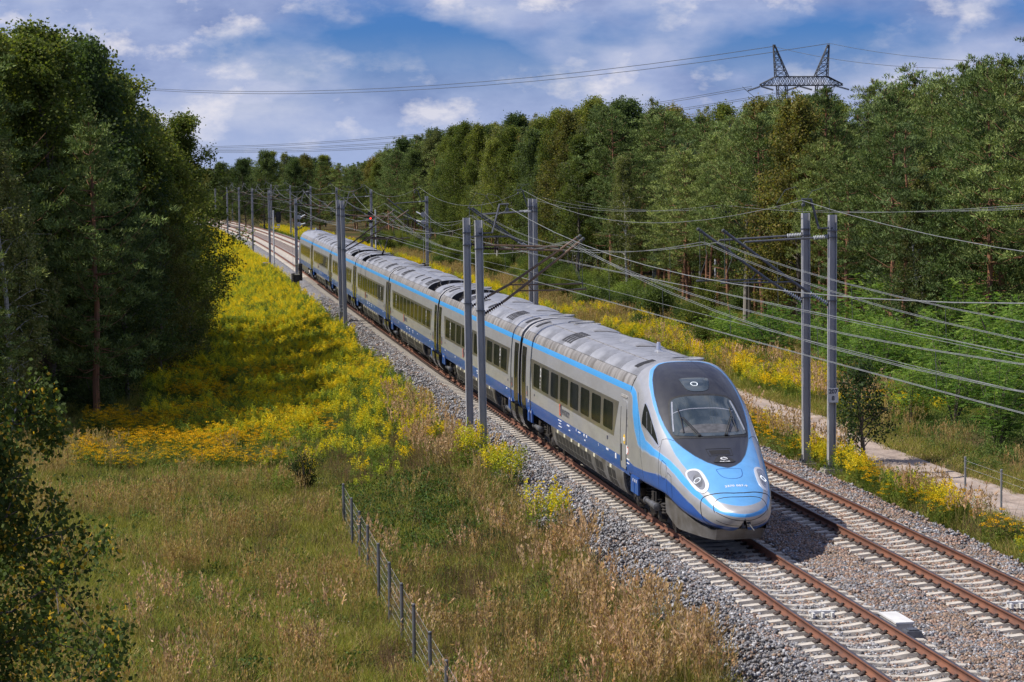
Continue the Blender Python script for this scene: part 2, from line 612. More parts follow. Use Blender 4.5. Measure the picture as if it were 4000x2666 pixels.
def ballast_points():
    P = []
    r = RNG

    def region(s0, s1, o0, o1, dens):
        n = int((s1 - s0) * (o1 - o0) * dens)
        P.append(np.stack([r.uniform(s0, s1, n), r.uniform(o0, o1, n)], -1))
    region(6, 62, -3.2, -.72, 42)
    region(62, 105, -3.2, -1.0, 26)
    region(105, 150, -3.2, -1.2, 14)
    region(6, 26, -.72, .72, 42)
    region(6, 34, .72, 3.6, 42)
    region(6, 48, 3.6, 7.5, 40)
    region(34, 60, 1.5, 3.6, 20)
    q = np.concatenate(P)
    s, o = q[:, 0], q[:, 1]
    # keep the stones off the sleepers and the rails
    for d in (0, D2):
        near = np.abs(o - d) < 1.36
        ph = np.abs(((s + .3) % .6) - .3)
        q = q[~(near & (ph < .15)) & ~(np.abs(np.abs(o - d) - .7535) < .13)] if d == 0 else q
        s, o = q[:, 0], q[:, 1]
    near = np.abs(o - D2) < 1.36
    ph = np.abs(((s + .3 - .22) % .6) - .3)
    q = q[~(near & (ph < .15)) & ~(np.abs(np.abs(o - D2) - .7535) < .13)]
    s, o = q[:, 0], q[:, 1]
    z = BZ(s, o)
    n = len(q)
    pos = TR(s, o, z + .012)
    b = brownness(s, o)
    idx = np.where(r.uniform(size=n) < b, 6, 0) + r.integers(0, 6, n)
    slope = np.where(o < -1.6, .5, np.where(o > 6.1, -.42, 0.)) * (np.abs(o) < 9)
    rot = np.stack([np.zeros(n), -slope * .9, np.zeros(n)], -1)
    rz = r.uniform(0, 6.28, n)
    # tilt with the shoulder: yaw first, then lean about the track direction is close enough for loose stones
    rot = np.stack([slope * np.sin(rz) * .9, -slope * np.cos(rz) * .9, rz], -1)
    scatter('ballast', stone_sets, pos, rot, r.uniform(.85, 1.25, n), idx)


ballast_points()

# ---------------------------------------------------------------- the two tracks
M_RUST = mat('rusted_rail_side', (.20, .080, .042), (.115, .052, .034), scale=2.5, detail=8, rough=.8, bump=.004, bscale=60)
M_RAILTOP = mat('polished_rail_head', (.16, .13, .115), (.09, .065, .055), scale=1.2, detail=4, rough=.32, metal=.6)
M_CONC = mat('weathered_concrete', (.54, .49, .42), (.37, .335, .285), scale=6, detail=8, rough=.9, bump=.006, bscale=50)
M_CLIP = mat('rail_clip_steel', (.035, .025, .022), (.06, .035, .025), scale=12, rough=.7)

_half = [(.075, -.172), (.075, -.160), (.022, -.138), (.0085, -.120), (.0085, -.055), (.030, -.044), (.0365, -.036), (.0365, -.012), (.031, -.003), (.018, 0.)]
RAILP = [(-x, z) for x, z in _half] + [(x, z) for x, z in _half[::-1]]


def rail_mesh(off, z):
    s = np.r_[np.arange(-20, 120, 1.0), np.arange(120, 560, 2.0)]
    n = len(RAILP)
    V = np.concatenate([TR(s, off + x, z + zz)[:, None, :] for x, zz in RAILP], 1)
    i = np.arange(len(s) - 1)[:, None] * n
    k = np.arange(n - 1)[None, :]
    F = np.stack([i + k, i + k + 1, i + n + k + 1, i + n + k], -1).reshape(-1, 4)
    top = np.tile(np.array([1 if 7 < j < 11 else 0 for j in range(n - 1)]), len(s) - 1)
    return fast_mesh('rail', V.reshape(-1, 3), F, [M_RUST, M_RAILTOP], midx=top)


def sleeper_shape():
    st = [(-1.3, -.235, .13), (-1.27, -.215, .115), (-.95, -.192, .105), (-.55, -.192, .105), (-.25, -.235, .10), (0, -.245, .10), (.25, -.235, .10), (.55, -.192, .105), (.95, -.192, .105), (1.27, -.215, .115), (1.3, -.235, .13)]
    V, F = [], []
    for x, z, hw in st:
        V += [(x, -.15, -.40), (x, -hw, z), (x, hw, z), (x, .15, -.40)]
    for i in range(len(st) - 1):
        b = i * 4
        for k in range(3):
            F.append((b + k, b + 4 + k, b + 5 + k, b + 1 + k))
    F += [(0, 1, 2, 3), tuple((len(st) - 1) * 4 + k for k in (3, 2, 1, 0))]
    return V, F


def build_track(off, dz, phase, label):
    root = empty('railway_track', TP(20, off, dz), HD(20), label, 'railway track', 'tracks of the double line')
    inv = root.matrix_basis.inverted()
    for sd in (-.7535, .7535):
        link('rail', rail_mesh(off + sd, dz), root).matrix_parent_inverse = inv
    V, F = sleeper_shape()
    me = bpy.data.meshes.new('sleeper')
    me.from_pydata(V, [], F)
    me.materials.append(M_CONC)
    n_ind = 300
    ss = np.arange(6 + phase, 540, .6)
    VV = np.array(V)
    for i, s in enumerate(ss[:n_ind]):
        o = link('sleeper', me, root)
        o.matrix_parent_inverse = inv
        o.location = TP(s, off, dz)
        o.rotation_euler = (0, 0, HD(s) + random.uniform(-.012, .012))
    rest = ss[n_ind:]
    vs, fs = [], []
    for s in rest:
        h = HD(s); c, sn = math.cos(h), math.sin(h)
        p = TR(s, off, dz)
        b = len(vs) * len(V)
        vs.append(np.stack([VV[:, 0] * c - VV[:, 1] * sn + p[0], VV[:, 0] * sn + VV[:, 1] * c + p[1], VV[:, 2] + p[2]], -1))
        fs += [f for f in (np.array(F[:-2]) + b).tolist()]
    o = link('far_sleepers', fast_mesh('far_sleepers', np.concatenate(vs), np.array(fs), M_CONC), root)
    o.matrix_parent_inverse = inv
    o['kind'] = 'stuff'
    # spring clips either side of both rails
    mb = MB()
    for sd in (-.7535, .7535):
        for e in (-1, 1):
            x = sd + e * .115
            mb.box((x, 0, -.165), (.11, .13, .05), top=(.6, .6))
            mb.box((x - e * .03, .0, -.135), (.05, .07, .03))
            mb.box((x + e * .05, 0, -.175), (.06, .20, .03), top=(.8, .8))
    V2 = np.array(mb.v); F2 = np.array(mb.f)
    vs, fs = [], []
    for k, s in enumerate(ss[ss < 170]):
        h = HD(s); c, sn = math.cos(h), math.sin(h)
        p = TR(s, off, dz)
        vs.append(np.stack([V2[:, 0] * c - V2[:, 1] * sn + p[0], V2[:, 0] * sn + V2[:, 1] * c + p[1], V2[:, 2] + p[2]], -1))
        fs.append(F2 + k * len(V2))
    o = link('rail_clips', fast_mesh('rail_clips', np.concatenate(vs), np.concatenate(fs), M_CLIP), root)
    o.matrix_parent_inverse = inv
    o['kind'] = 'stuff'
    return root


random.seed(3)
TRACK1 = build_track(0, 0, 0, 'near railway track with rusty rails that the silver train runs on')
TRACK2 = build_track(D2, DZ2, .22, 'empty railway track with rusty rails to the right of the train')
# ================================================================ the train
def paint(name, c1, c2, rough=.32, metal=0.0, coat=.3, scale=.9, stretch=(1, 1, 1), lo=.4, hi=.75, bump=0.0):
    return mat(name, c1, c2, scale=scale, detail=7, rough=rough, metal=metal, coat=coat, stretch=stretch, lo=lo, hi=hi, r2=rough + .12, bump=bump)


M_SILVER = paint('silver_paint', (.40, .405, .415), (.30, .295, .285), rough=.30, metal=.15, stretch=(1, .6, 2.2))
M_BLUE = paint('royal_blue_paint', (.020, .095, .36), (.030, .105, .31), rough=.3, stretch=(1, .5, 3))
M_SKYBLUE = paint('light_blue_paint', (.075, .37, .79), (.085, .33, .66), rough=.35)
M_CANTB = mat('fairing_brown_shade', (.13, .115, .10), (.08, .07, .06), scale=4, rough=.6)  # brown of the fairing fronts, with their shadow put into the colour
M_CANT = mat('sooty_grey_paint', (.36, .34, .315), (.14, .125, .105), scale=1.3, detail=9, rough=.45, metal=.2, stretch=(.4, 2.6, .4), lo=.38, hi=.68)
M_ROOF = mat('dusty_roof_metal', (.47, .47, .475), (.20, .195, .185), scale=.9, detail=9, rough=.38, metal=.35, stretch=(1.6, .7, 1), lo=.36, hi=.70, bump=.0)
M_DARK = mat('black_underframe', (.022, .021, .020), (.045, .040, .036), scale=5, rough=.7)
M_BOGIE = mat('greasy_bogie_steel', (.050, .043, .038), (.020, .018, .017), scale=6, detail=7, rough=.55, metal=.2)
M_DAMP = mat('damper_grey', (.16, .16, .165), (.09, .09, .09), scale=8, rough=.45, metal=.3)
M_WHEEL = mat('wheel_steel', (.14, .10, .08), (.06, .05, .045), scale=5, rough=.5, metal=.4)
M_SKIRT = mat('grey_skirt_paint', (.21, .205, .20), (.10, .088, .072), scale=2.2, detail=8, rough=.4, metal=.2, bump=.004, bscale=5)
M_LOUV = mat('louvre_black', (.020, .019, .018), (.034, .031, .028), scale=20, rough=.6, stretch=(1, 1, 6))
M_BAND = mat('window_band_olive_grey', (.125, .118, .10), (.15, .14, .12), scale=2, rough=.28, coat=.4)
M_GLASS = mat('tinted_window_glass', (.010, .012, .011), (.020, .022, .018), scale=1.3, detail=3, rough=.06, spec=.006)
M_DOOR = mat('dark_door_gloss', (.030, .030, .029), (.045, .043, .038), scale=2, rough=.12, spec=.35)
M_RUBBER = mat('black_rubber', (.016, .016, .017), (.03, .03, .03), scale=8, rough=.6)
M_RING = mat('car_end_trim', (.55, .53, .50), (.38, .36, .33), scale=3, rough=.4, metal=.3)
M_WHITE = mat('white_lettering', (.80, .80, .80), (.72, .72, .72), scale=20, rough=.5)
M_INK = mat('dark_lettering', (.06, .065, .09), (.08, .08, .1), scale=20, rough=.5)
M_RED = mat('red_orange_lettering', (.75, .10, .03), (.65, .10, .04), scale=20, rough=.5)
M_CREAM = mat('cream_sticker', (.70, .66, .47), (.6, .56, .40), scale=10, rough=.6)
M_YEL = mat('yellow_sticker', (.80, .50, .03), (.72, .45, .04), scale=10, rough=.5)
M_LED = mat('headlight_led', (.9, .95, 1), (.9, .95, 1), rough=.3, emit=(.92, .97, 1.0, 1.1))
M_HLF = mat('headlight_frame', (.74, .74, .74), (.62, .62, .62), scale=5, rough=.3, metal=.2)
M_LENS = mat('headlight_lens', (.06, .06, .065), (.22, .22, .22), scale=3.5, detail=2, rough=.06, coat=.7)
M_LAMPIN = mat('headlight_reflector', (.46, .46, .46), (.34, .34, .34), scale=4, rough=.2, metal=.6)
M_WS = mat('windscreen_glass', (.030, .042, .046), (.055, .070, .074), scale=.8, detail=3, rough=.05, spec=.9, coat=.8)
M_CHROME = mat('bright_trim', (.72, .72, .72), (.6, .6, .6), scale=6, rough=.2, metal=.7)

_SEC = [(1.28, 1.03), (1.375, 1.05), (1.412, 1.18), (1.42, 1.46), (1.415, 2.10), (1.385, 2.80), (1.343, 3.21), (1.328, 3.29), (1.308, 3.37), (1.248, 3.52), (1.175, 3.615), (1.15, 3.60), (1.13, 3.50)]
_SECM = [4, 1, 1, 0, 0, 0, 2, 2, 3, 3, 4, 4]
_ROOF = [(1.16, 3.63), (1.09, 3.71), (.98, 3.79), (.82, 3.865), (.55, 3.935), (.28, 3.97), (0, 3.98)]


def roof_z(x):
    q = _ROOF[::-1]
    return float(np.interp(abs(x), [a for a, _ in q], [b for _, b in q]))


def side_x(z):
    return float(np.interp(z, [b for _, b in _SEC[:11]], [a for a, _ in _SEC[:11]]))


def body_mesh(y0, y1):
    mb = MB()
    full = [(-x, z) for x, z in _SEC] + [(x, z) for x, z in _SEC[::-1]]
    mm = _SECM + [4] + _SECM[::-1]
    n = len(full)
    ys = np.linspace(y0, y1, 9)
    vs = [(x, y, z) for y in ys for x, z in full]
    for i in range(len(ys) - 1):
        for k in range(n):
            k2 = (k + 1) % n
            m = mm[k] if k < n - 1 else 4
            mb.add([vs[i * n + k], vs[(i + 1) * n + k], vs[(i + 1) * n + k2], vs[i * n + k2]], [(0, 1, 2, 3)], m)
    mb.add([vs[k] for k in range(n)], [tuple(range(n))], 4)
    mb.add([vs[(len(ys) - 1) * n + k] for k in range(n)], [tuple(range(n))[::-1]], 4)
    me = mb.mesh('car_body', [M_SILVER, M_BLUE, M_SKYBLUE, M_CANT, M_DARK])
    return weld(me, R(30))


def weld(me, ang):
    import bmesh
    bm = bmesh.new()
    bm.from_mesh(me)
    bmesh.ops.remove_doubles(bm, verts=bm.verts, dist=1e-5)
    bmesh.ops.recalc_face_normals(bm, faces=bm.faces)
    bm.to_mesh(me)
    bm.free()
    me.polygons.foreach_set('use_smooth', np.ones(len(me.polygons), bool))
    me.set_sharp_from_angle(angle=ang)
    return me


def roof_panel_mesh(L, cap0=False, cap1=False):
    mb = MB()
    sec = [(-1.16, 3.52)] + [(-x, z) for x, z in _ROOF] + [(x, z) for x, z in _ROOF[-2::-1]] + [(1.16, 3.52)]
    n = len(sec)
    for ya, yb in ((-L / 2 + .010, -L / 6), (-L / 6, L / 6), (L / 6, L / 2 - .010)):
        for k in range(n - 1):
            mb.add([(sec[k][0], ya, sec[k][1]), (sec[k][0], yb, sec[k][1]), (sec[k + 1][0], yb, sec[k + 1][1]), (sec[k + 1][0], ya, sec[k + 1][1])], [(3, 2, 1, 0)], 0)
    for y, c in ((-L / 2 + .010, cap0), (L / 2 - .010, cap1)):
        f = tuple(range(n))
        mb.add([(x, y, z) for x, z in sec], [f if y < 0 else f[::-1]], 1)
    return weld(mb.mesh('roof_panel', [M_ROOF, M_DARK]), R(35))


def roof_patch(mb, x0, x1, y0, y1, up=.012, th=.02, m=0, n=5):
    xs = np.linspace(x0, x1, n)
    lo = [(x, roof_z(x) - th) for x in xs]
    hi = [(x, roof_z(x) + up) for x in xs]
    vs = [(x, y, z) for y in (y0, y1) for x, z in hi] + [(x, y, z) for y in (y0, y1) for x, z in lo]
    f = []
    for k in range(n - 1):
        f.append((k, k + 1, n + k + 1, n + k))
        f.append((2 * n + k, 2 * n + k + 1, k + 1, k))
        f.append((n + k, n + k + 1, 3 * n + k + 1, 3 * n + k))
    f += [(0, n, 3 * n, 2 * n), (n - 1, 2 * n - 1, 4 * n - 1, 3 * n - 1)]
    mb.add(vs, f, m)


def side_panel(pts, sgn=-1, off=.006, mats=None, name='panel', thick=.02):
    """thin panel that follows the curve of the car side; pts (y,z) convex outline, cut into level strips"""
    P = np.array(pts)
    z0, z1 = P[:, 1].min(), P[:, 1].max()
    n = len(P)
    zs = np.unique(np.round(np.r_[np.clip(P[:, 1], z0 + 1e-4, z1 - 1e-4), np.linspace(z0 + 1e-4, z1 - 1e-4, max(2, int((z1 - z0) / .12) + 1))], 4))
    rows = []
    for z in zs:
        ys = []
        for k in range(n):
            (ya, za), (yb, zb) = P[k], P[(k + 1) % n]
            if (za - z) * (zb - z) <= 0 and abs(za - zb) > 1e-9:
                ys.append(ya + (yb - ya) * (z - za) / (zb - za))
        if len(ys) >= 2: rows.append((z, min(ys), max(ys)))
    mb = MB()
    m = len(rows)
    vs = []
    for d in (off, off - thick):
        for z, a, b in rows: vs += [(sgn * (side_x(z) + d), a, z), (sgn * (side_x(z) + d), b, z)]
    fs = []
    for k in range(m - 1):
        fs.append((2 * k, 2 * k + 1, 2 * k + 3, 2 * k + 2))
        q = 2 * m
        fs.append((2 * k, 2 * k + 2, q + 2 * k + 2, q + 2 * k))
        fs.append((2 * k + 1, q + 2 * k + 1, q + 2 * k + 3, 2 * k + 3))
    q = 2 * m
    fs += [(0, q, q + 1, 1), (2 * m - 2, 2 * m - 1, q + 2 * m - 1, q + 2 * m - 2)]
    mb.add(vs, fs)
    return weld(mb.mesh(name, mats), R(30))


def rrect(y0, y1, z0, z1, r, n=4):
    p = []
    for cy, cz, a0 in ((y1 - r, z1 - r, 0), (y0 + r, z1 - r, 90), (y0 + r, z0 + r, 180), (y1 - r, z0 + r, 270)):
        for k in range(n + 1):
            a = R(a0 + 90 * k / n)
            p.append((cy + r * math.cos(a), cz + r * math.sin(a)))
    return p


def text_mesh(txt, size, m, bold=0.0, align='LEFT', space=1.0):
    cu = bpy.data.curves.new('lettering', 'FONT')
    cu.body = txt
    cu.size = size
    cu.align_x = align
    cu.offset = bold
    cu.space_character = space
    cu.resolution_u = 3
    ob = bpy.data.objects.new('lettering', cu)
    COL.objects.link(ob)
    C.view_layer.update()
    me = bpy.data.meshes.new_from_object(ob.evaluated_get(C.evaluated_depsgraph_get()))
    bpy.data.objects.remove(ob)
    bpy.data.curves.remove(cu)
    me.name = 'lettering'
    me.materials.clear()
    me.materials.append(m)
    return me


def map_mesh(me, fn):
    for v in me.vertices:
        v.co = fn(v.co.x, v.co.y)
    me.update()
    return me


def side_text(txt, size, m, y, z, parent, bold=0.0, vertical=False, sx=1.0):
    me = text_mesh(txt, size, m, bold)
    if vertical:
        map_mesh(me, lambda a, b: (-(side_x(z + a) + .013), y + b, z + a))
    else:
        map_mesh(me, lambda a, b: (-(side_x(z + b) + .011), y - a * sx, z + b))
    return link('lettering', me, parent)


# ---- shared bits
def bogie_mesh():
    mb = MB()
    for sd in (-1, 1):
        x = sd * 1.06
        mb.tube([(x, -1.75, .50), (x, -.9, .66), (x, -.5, .52), (x, .5, .52), (x, .9, .66), (x, 1.75, .50)], [.07, .10, .11, .11, .10, .07], 6)
        for y in (-1.35, 1.35):
            mb.lathe((sd * 1.02, y, .44), [(.17, 0), (.19, sd * .06), (.17, sd * .16), (.10, sd * .20)], 'x', 10)
            mb.box((sd * 1.1, y, .44), (.16, .46, .16), top=(1, .6))
            for dy in (-.32, .32):
                z = .50
                for k in range(4):
                    mb.lathe((sd * 1.1, y + dy, z + k * .07), [(.085, 0), (.11, .02), (.11, .04), (.085, .06)], 'z', 8)
            mb.tube([(sd * 1.22, y + .25, .42), (sd * 1.22, y + .25, .98)], .035, 6)
            mb.box((sd * .98, y, .16), (.05, .22, .10))
        for dy in (-.34, .34):
            for k in range(5):
                mb.lathe((sd * 1.05, dy, .60 + k * .08), [(.10, 0), (.14, .025), (.14, .05), (.10, .075)], 'z', 9)
        mb.box((sd * 1.0, 0, .55), (.30, .90, .12))
        mb.box((sd * 1.15, .75, .78), (.22, .35, .22), rot=Matrix.Rotation(.2, 3, 'X'))
        mb.box((sd * 1.18, -.85, .80), (.16, .25, .30))
        mb.tube([(sd * 1.2, -1.6, .8), (sd * 1.26, -1.1, .6), (sd * 1.2, -.4, .7)], .022, 5)
        mb.tube([(sd * 1.2, 1.6, .85), (sd * 1.28, 1.2, .55), (sd * 1.2, .8, .62)], .022, 5)
        mb.box((sd * .88, -1.95, .22), (.08, .12, .30))
    for y in (-1.35, 1.35):
        mb.tube([(-.7, y, .44), (.7, y, .44)], .09, 8)
        for x in (-.35, .35):
            mb.lathe((x, y, .44), [(.30, -.03), (.30, .03)], 'x', 14)
    mb.box((0, 0, .62), (2.0, .5, .25))
    mb.box((0, 0, .85), (1.4, 1.6, .3))
    return mb.mesh('bogie', [M_BOGIE])


BOGIE = bogie_mesh()
_mb = MB()
_mb.lathe((0, 0, 0), [(.30, -.06), (.40, -.065), (.445, -.06), (.445, .04), (.47, .055), (.47, .075), (.30, .07)], 'x', 24)
_mb.lathe((0, 0, 0), [(.14, -.11), (.14, .02)], 'x', 12)
WHEEL = _mb.mesh('wheel', [M_WHEEL], True)
_mb = MB()
_mb.tube([(0, -.62, 0), (0, -.05, 0)], .085, 10)
_mb.tube([(0, -.05, 0), (0, .55, 0)], .06, 10)
_mb.lathe((0, -.66, 0), [(.05, -.06), (.10, -.04), (.10, .05), (.06, .07)], 'y', 10)
_mb.lathe((0, .58, 0), [(.05, -.06), (.09, -.04), (.09, .05), (.06, .07)], 'y', 10)
DAMPER = _mb.mesh('yaw_damper', [M_DAMP], True)
_mb = MB()
_mb.box((0, 0, 0), (.05, .95, .42))
_mb.box((-.03, .0, -.05), (.02, .015, .34))
for _y in (-.3, -.1, .12): _mb.box((-.032, _y, .12), (.01, .06, .07), 1)
FLAP = _mb.mesh('bogie_flap', [M_BLUE, M_WHITE])


def skirt_mesh(y0, y1, sl0=.25, sl1=.25):
    mb = MB()
    sec = [(1.405, 1.06), (1.40, .95), (1.36, .70), (1.28, .50), (1.18, .42)]
    out = []
    for e, (ya, s_) in enumerate(((y0, sl0), (y1, -sl1))):
        for x, z in sec:
            out.append((-x, ya + s_ * (1.06 - z) / .64, z))
        for x, z in sec[::-1]:
            out.append((-x + .05, ya + s_ * (1.06 - z) / .64, z))
    n = 10
    fs = [(k, n + k, n + (k + 1) % n, (k + 1) % n) for k in range(n)] + [tuple(range(n)), tuple(range(n, 2 * n))[::-1]]
    mb.add(out, fs)
    return weld(mb.mesh('side_skirt', [M_SKIRT]), R(40))


def louvre_mesh():
    mb = MB()
    sx = lambda z: float(np.interp(z, [.42, .50, .70, .95, 1.06], [1.18, 1.28, 1.36, 1.40, 1.405]))
    zs = [.52, .66, .80, .95]
    L0 = [(-(sx(z) + .006), -.25 + (.95 - z) * -.10, z) for z in zs]
    L1 = [(-(sx(z) + .006), .25 + (.95 - z) * -.10, z) for z in zs]
    L0i = [(x + .03, y, z) for x, y, z in L0]
    L1i = [(x + .03, y, z) for x, y, z in L1]
    vs = L0 + L1 + L0i + L1i
    fs = [(k, 4 + k, 5 + k, k + 1) for k in range(3)] + [(8 + k, k, k + 1, 9 + k) for k in range(3)] + [(4 + k, 12 + k, 13 + k, 5 + k) for k in range(3)] + [(0, 8, 12, 4), (3, 7, 15, 11)]
    mb.add(vs, fs)
    return mb.mesh('louvre_panel', [M_LOUV])


LOUVRE = louvre_mesh()
_mb = MB(); _mb.box((0, 0, 0), (.012, .26, .09)); STICKER = _mb.mesh('cream_sticker', [M_CREAM])
WINDOW = {w: side_panel(rrect(-w / 2, w / 2, 2.0, 2.74, .09), mats=[M_GLASS, M_RUBBER], name='window', off=.014) for w in (1.34, 1.18)}
WINDOW_R = side_panel(rrect(-.67, .67, 2.0, 2.74, .09), sgn=1, mats=[M_GLASS], name='window', off=.014)
DOORL = side_panel(rrect(-.46, .46, 1.10, 3.13, .04), mats=[M_DOOR], name='door', off=.008)
DOORR = side_panel(rrect(-.46, .46, 1.10, 3.13, .04), sgn=1, mats=[M_DOOR], name='door', off=.008)
DWINL = side_panel(rrect(-.17, .17, 1.95, 2.85, .15), mats=[M_GLASS], name='door_window', off=.016)
DWINR = side_panel(rrect(-.17, .17, 1.95, 2.85, .15), sgn=1, mats=[M_GLASS], name='door_window', off=.016)
_mb = MB()
_mb.box((-.005, 0, 0), (.016, .07, .34)); _mb.box((-.012, .0, -.06), (.012, .04, .10), 1)
DHANDLE = _mb.mesh('door_button', [M_RUBBER, M_RED])


def end_fairing_mesh(sgn):
    """dark curved foot below the end doors; sgn +1 for the +y end"""
    mb = MB()
    sec = [(1.415, 1.10), (1.40, .85), (1.33, .60), (1.18, .42), (.95, .36)]
    ya, yb = 0.0, .98
    vs = []
    for i, (x, z) in enumerate(sec):
        t = (1.10 - z) / .74
        vs.append((-x, sgn * (ya - 0), z)); vs.append((-x, sgn * (yb - .42 * t * t), z))
    fs = [(2 * k, 2 * k + 1, 2 * k + 3, 2 * k + 2) for k in range(len(sec) - 1)]
    vs2 = [(-x + .12, y, z) for x, y, z in vs]
    n = len(vs)
    mb.add(vs + vs2, fs + [tuple(n + i for i in f[::-1]) for f in fs] + [(2 * k + 1, n + 2 * k + 1, n + 2 * k + 3, 2 * k + 3) for k in range(len(sec) - 1)] + [(2 * k + 2, n + 2 * k + 2, n + 2 * k, 2 * k) for k in range(len(sec) - 1)])
    return weld(mb.mesh('end_fairing', [M_DOOR]), R(40))


def mirror_mesh(me, name=None):
    m2 = me.copy()
    co = np.empty(len(m2.vertices) * 3, np.float32)
    m2.vertices.foreach_get('co', co)
    co[0::3] *= -1
    m2.vertices.foreach_set('co', co)
    m2.flip_normals()
    m2.update()
    return m2


FAIR = {1: end_fairing_mesh(1), -1: end_fairing_mesh(-1)}
FAIR_R = {k: mirror_mesh(v) for k, v in FAIR.items()}
_mb = MB()
_s = [(-1.312, 3.39), (-1.258, 3.53), (-1.175, 3.635)] + [(-x, z + .012) for x, z in _ROOF] + [(x, z + .012) for x, z in _ROOF[-2::-1]] + [(1.175, 3.635), (1.258, 3.53), (1.312, 3.39)]
for k in range(len(_s) - 1):
    (xa, za), (xb, zb) = _s[k], _s[k + 1]
    _mb.add([(xa, -.14, za), (xb, -.14, zb), (xb, .14, zb), (xa, .14, za)], [(0, 1, 2, 3)])
    _mb.add([(xa, -.14, za), (xb, -.14, zb), (xb * .95, -.14, zb - .12), (xa * .95, -.14, za - .12)], [(3, 2, 1, 0)])
    _mb.add([(xa, .14, za), (xb, .14, zb), (xb * .95, .14, zb - .12), (xa * .95, .14, za - .12)], [(0, 1, 2, 3)])
RING = weld(_mb.mesh('end_ring', [M_RING]), R(40))
_mb = MB()
for k in range(7):
    h = .05 if k % 2 else 0
    for w_, z0_, z1_ in ((2.5, .95, 3.30), (2.12, 3.30, 3.60), (1.5, 3.60, 3.82)):
        _mb.box((0, -.27 + k * .09, (z0_ + z1_) / 2 + h * .4), (w_ + h, .05, z1_ - z0_))
BELLOWS = _mb.mesh('gangway_bellows', [M_RUBBER])

_mb = MB()
for k in range(6): roof_patch(_mb, -1.0, -.52, -.25 + k * .085, -.25 + k * .085 + .06, .012, .02)
VENT = _mb.mesh('roof_grille', [M_LOUV])
_mb = MB()
for k in range(4): roof_patch(_mb, -1.08, -.45, k * .42, k * .42 + .30, .010, .02)
SLOTS = _mb.mesh('roof_louvre', [M_LOUV])


def hump_mesh(L=3.2, w=.50, h=.085):
    xs = np.linspace(-1, 1, 9)
    ys = np.linspace(-1, 1, 13)
    V, F = [], []
    for y in ys:
        for x in xs:
            px = .35 + x * w
            e = max(0, 1 - abs(x) ** 4) * max(0, 1 - abs(y) ** 6) ** .5
            V.append((px, y * L / 2, roof_z(px) - .004 + h * e))
    for i in range(12):
        for k in range(8):
            F.append((i * 9 + k, i * 9 + k + 1, i * 9 + 10 + k, i * 9 + 9 + k))
    me = bpy.data.meshes.new('roof_fairing')
    me.from_pydata(V, [], F)
    me.materials.append(M_ROOF)
    me.polygons.foreach_set('use_smooth', np.ones(len(F), bool))
    return me


HUMP = hump_mesh()
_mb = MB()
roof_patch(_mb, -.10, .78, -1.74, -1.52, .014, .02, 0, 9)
FCRES = _mb.mesh('fairing_shade_strip', [M_CANTB])  # brown front edge of a fairing, painted dark as its shadow
_mb = MB()
for _x in (-.62, .62):
    roof_patch(_mb, _x - .010, _x + .010, -1.0, 1.0, .010, .02, 0, 2)
RIBS = _mb.mesh('roof_seam', [M_CANT])
_mb = MB()
_mb.lathe((.30, 0, roof_z(.3) - .02), [(.44, 0), (.44, .05), (.40, .06), (.40, .03), (.1, .035)], 'z', 20)
HATCH = _mb.mesh('roof_hatch', [M_ROOF])
_mb = MB()
_mb.lathe((.0, 0, 3.96), [(.16, 0), (.12, .03), (.07, .06), (.055, .24), (.04, .27)], 'z', 12)
ANTENNA = _mb.mesh('roof_antenna', [M_CHROME], True)


def well_gear():
    mb = MB()
    r = random.Random(5)
    for x in (-.85, -.45, .1, .55, .9):
        for y in (-1.0, -.2, .7):
            if r.random() < .75:
                for k in range(4):
                    mb.lathe((x, y, 3.50 + k * .07), [(.05, 0), (.09, .03), (.05, .06)], 'z', 8)
    mb.box((-.3, .2, 3.56), (.5, .6, .14)); mb.box((.6, -.5, 3.58), (.4, .5, .18)); mb.box((-.75, .9, 3.57), (.25, .5, .15))
    mb.box((0, -1.2, 3.62), (1.2, .12, .24), 1)
    for x in (-.75, -.35, .2, .6):
        mb.tube([(x, -1.45, 3.6), (x - .1, -.9, 3.93), (x + .05, 0, 4.0), (x + .1, .9, 3.95), (x, 1.45, 3.62)], .026, 5)
    return mb.mesh('roof_switchgear', [M_BOGIE, M_DAMP])


GEAR = well_gear()


def pantograph_mesh(top=5.02):
    mb = MB()
    for x in (-.45, .45):
        mb.tube([(x, -.9, 3.72), (x, .9, 3.72)], .035, 6)
    for y in (-.8, .8): mb.tube([(-.5, y, 3.72), (.5, y, 3.72)], .03, 6)
    for x, y in ((-.45, -.8), (.45, -.8), (-.45, .8), (.45, .8)):
        mb.lathe((x, y, 3.50), [(.04, 0), (.09, .05), (.05, .1), (.09, .15), (.04, .2)], 'z', 8)
    mb.tube([(0, .75, 3.75), (0, -.85, 4.30)], [.055, .04], 7)
    mb.tube([(-.12, .8, 3.72), (-.05, -.8, 4.22)], .015, 5)
    mb.tube([(-.05, -.85, 4.30), (-.32, .1, top - .10)], .03, 6)
    mb.tube([(.05, -.85, 4.30), (.32, .1, top - .10)], .03, 6)
    mb.tube([(-.6, .1, top - .1), (.6, .1, top - .1)], .022, 6)
    for y in (-.18, .34):
        pts = [(-.98, y, top - .22), (-.78, y, top - .04), (-.6, y, top), (.6, y, top), (.78, y, top - .04), (.98, y, top - .22)]
        mb.tube(pts, .03, 6)
    for x in (-.5, .5): mb.tube([(x, -.18, top - .02), (x, .34, top - .02)], .018, 5)
    return mb.mesh('pantograph', [M_BOGIE])


def mk(mesh, parent, loc=(0, 0, 0), rz=0.0, name=None):
    return link(name or mesh.name.split('.')[0], mesh, parent, loc, rz)


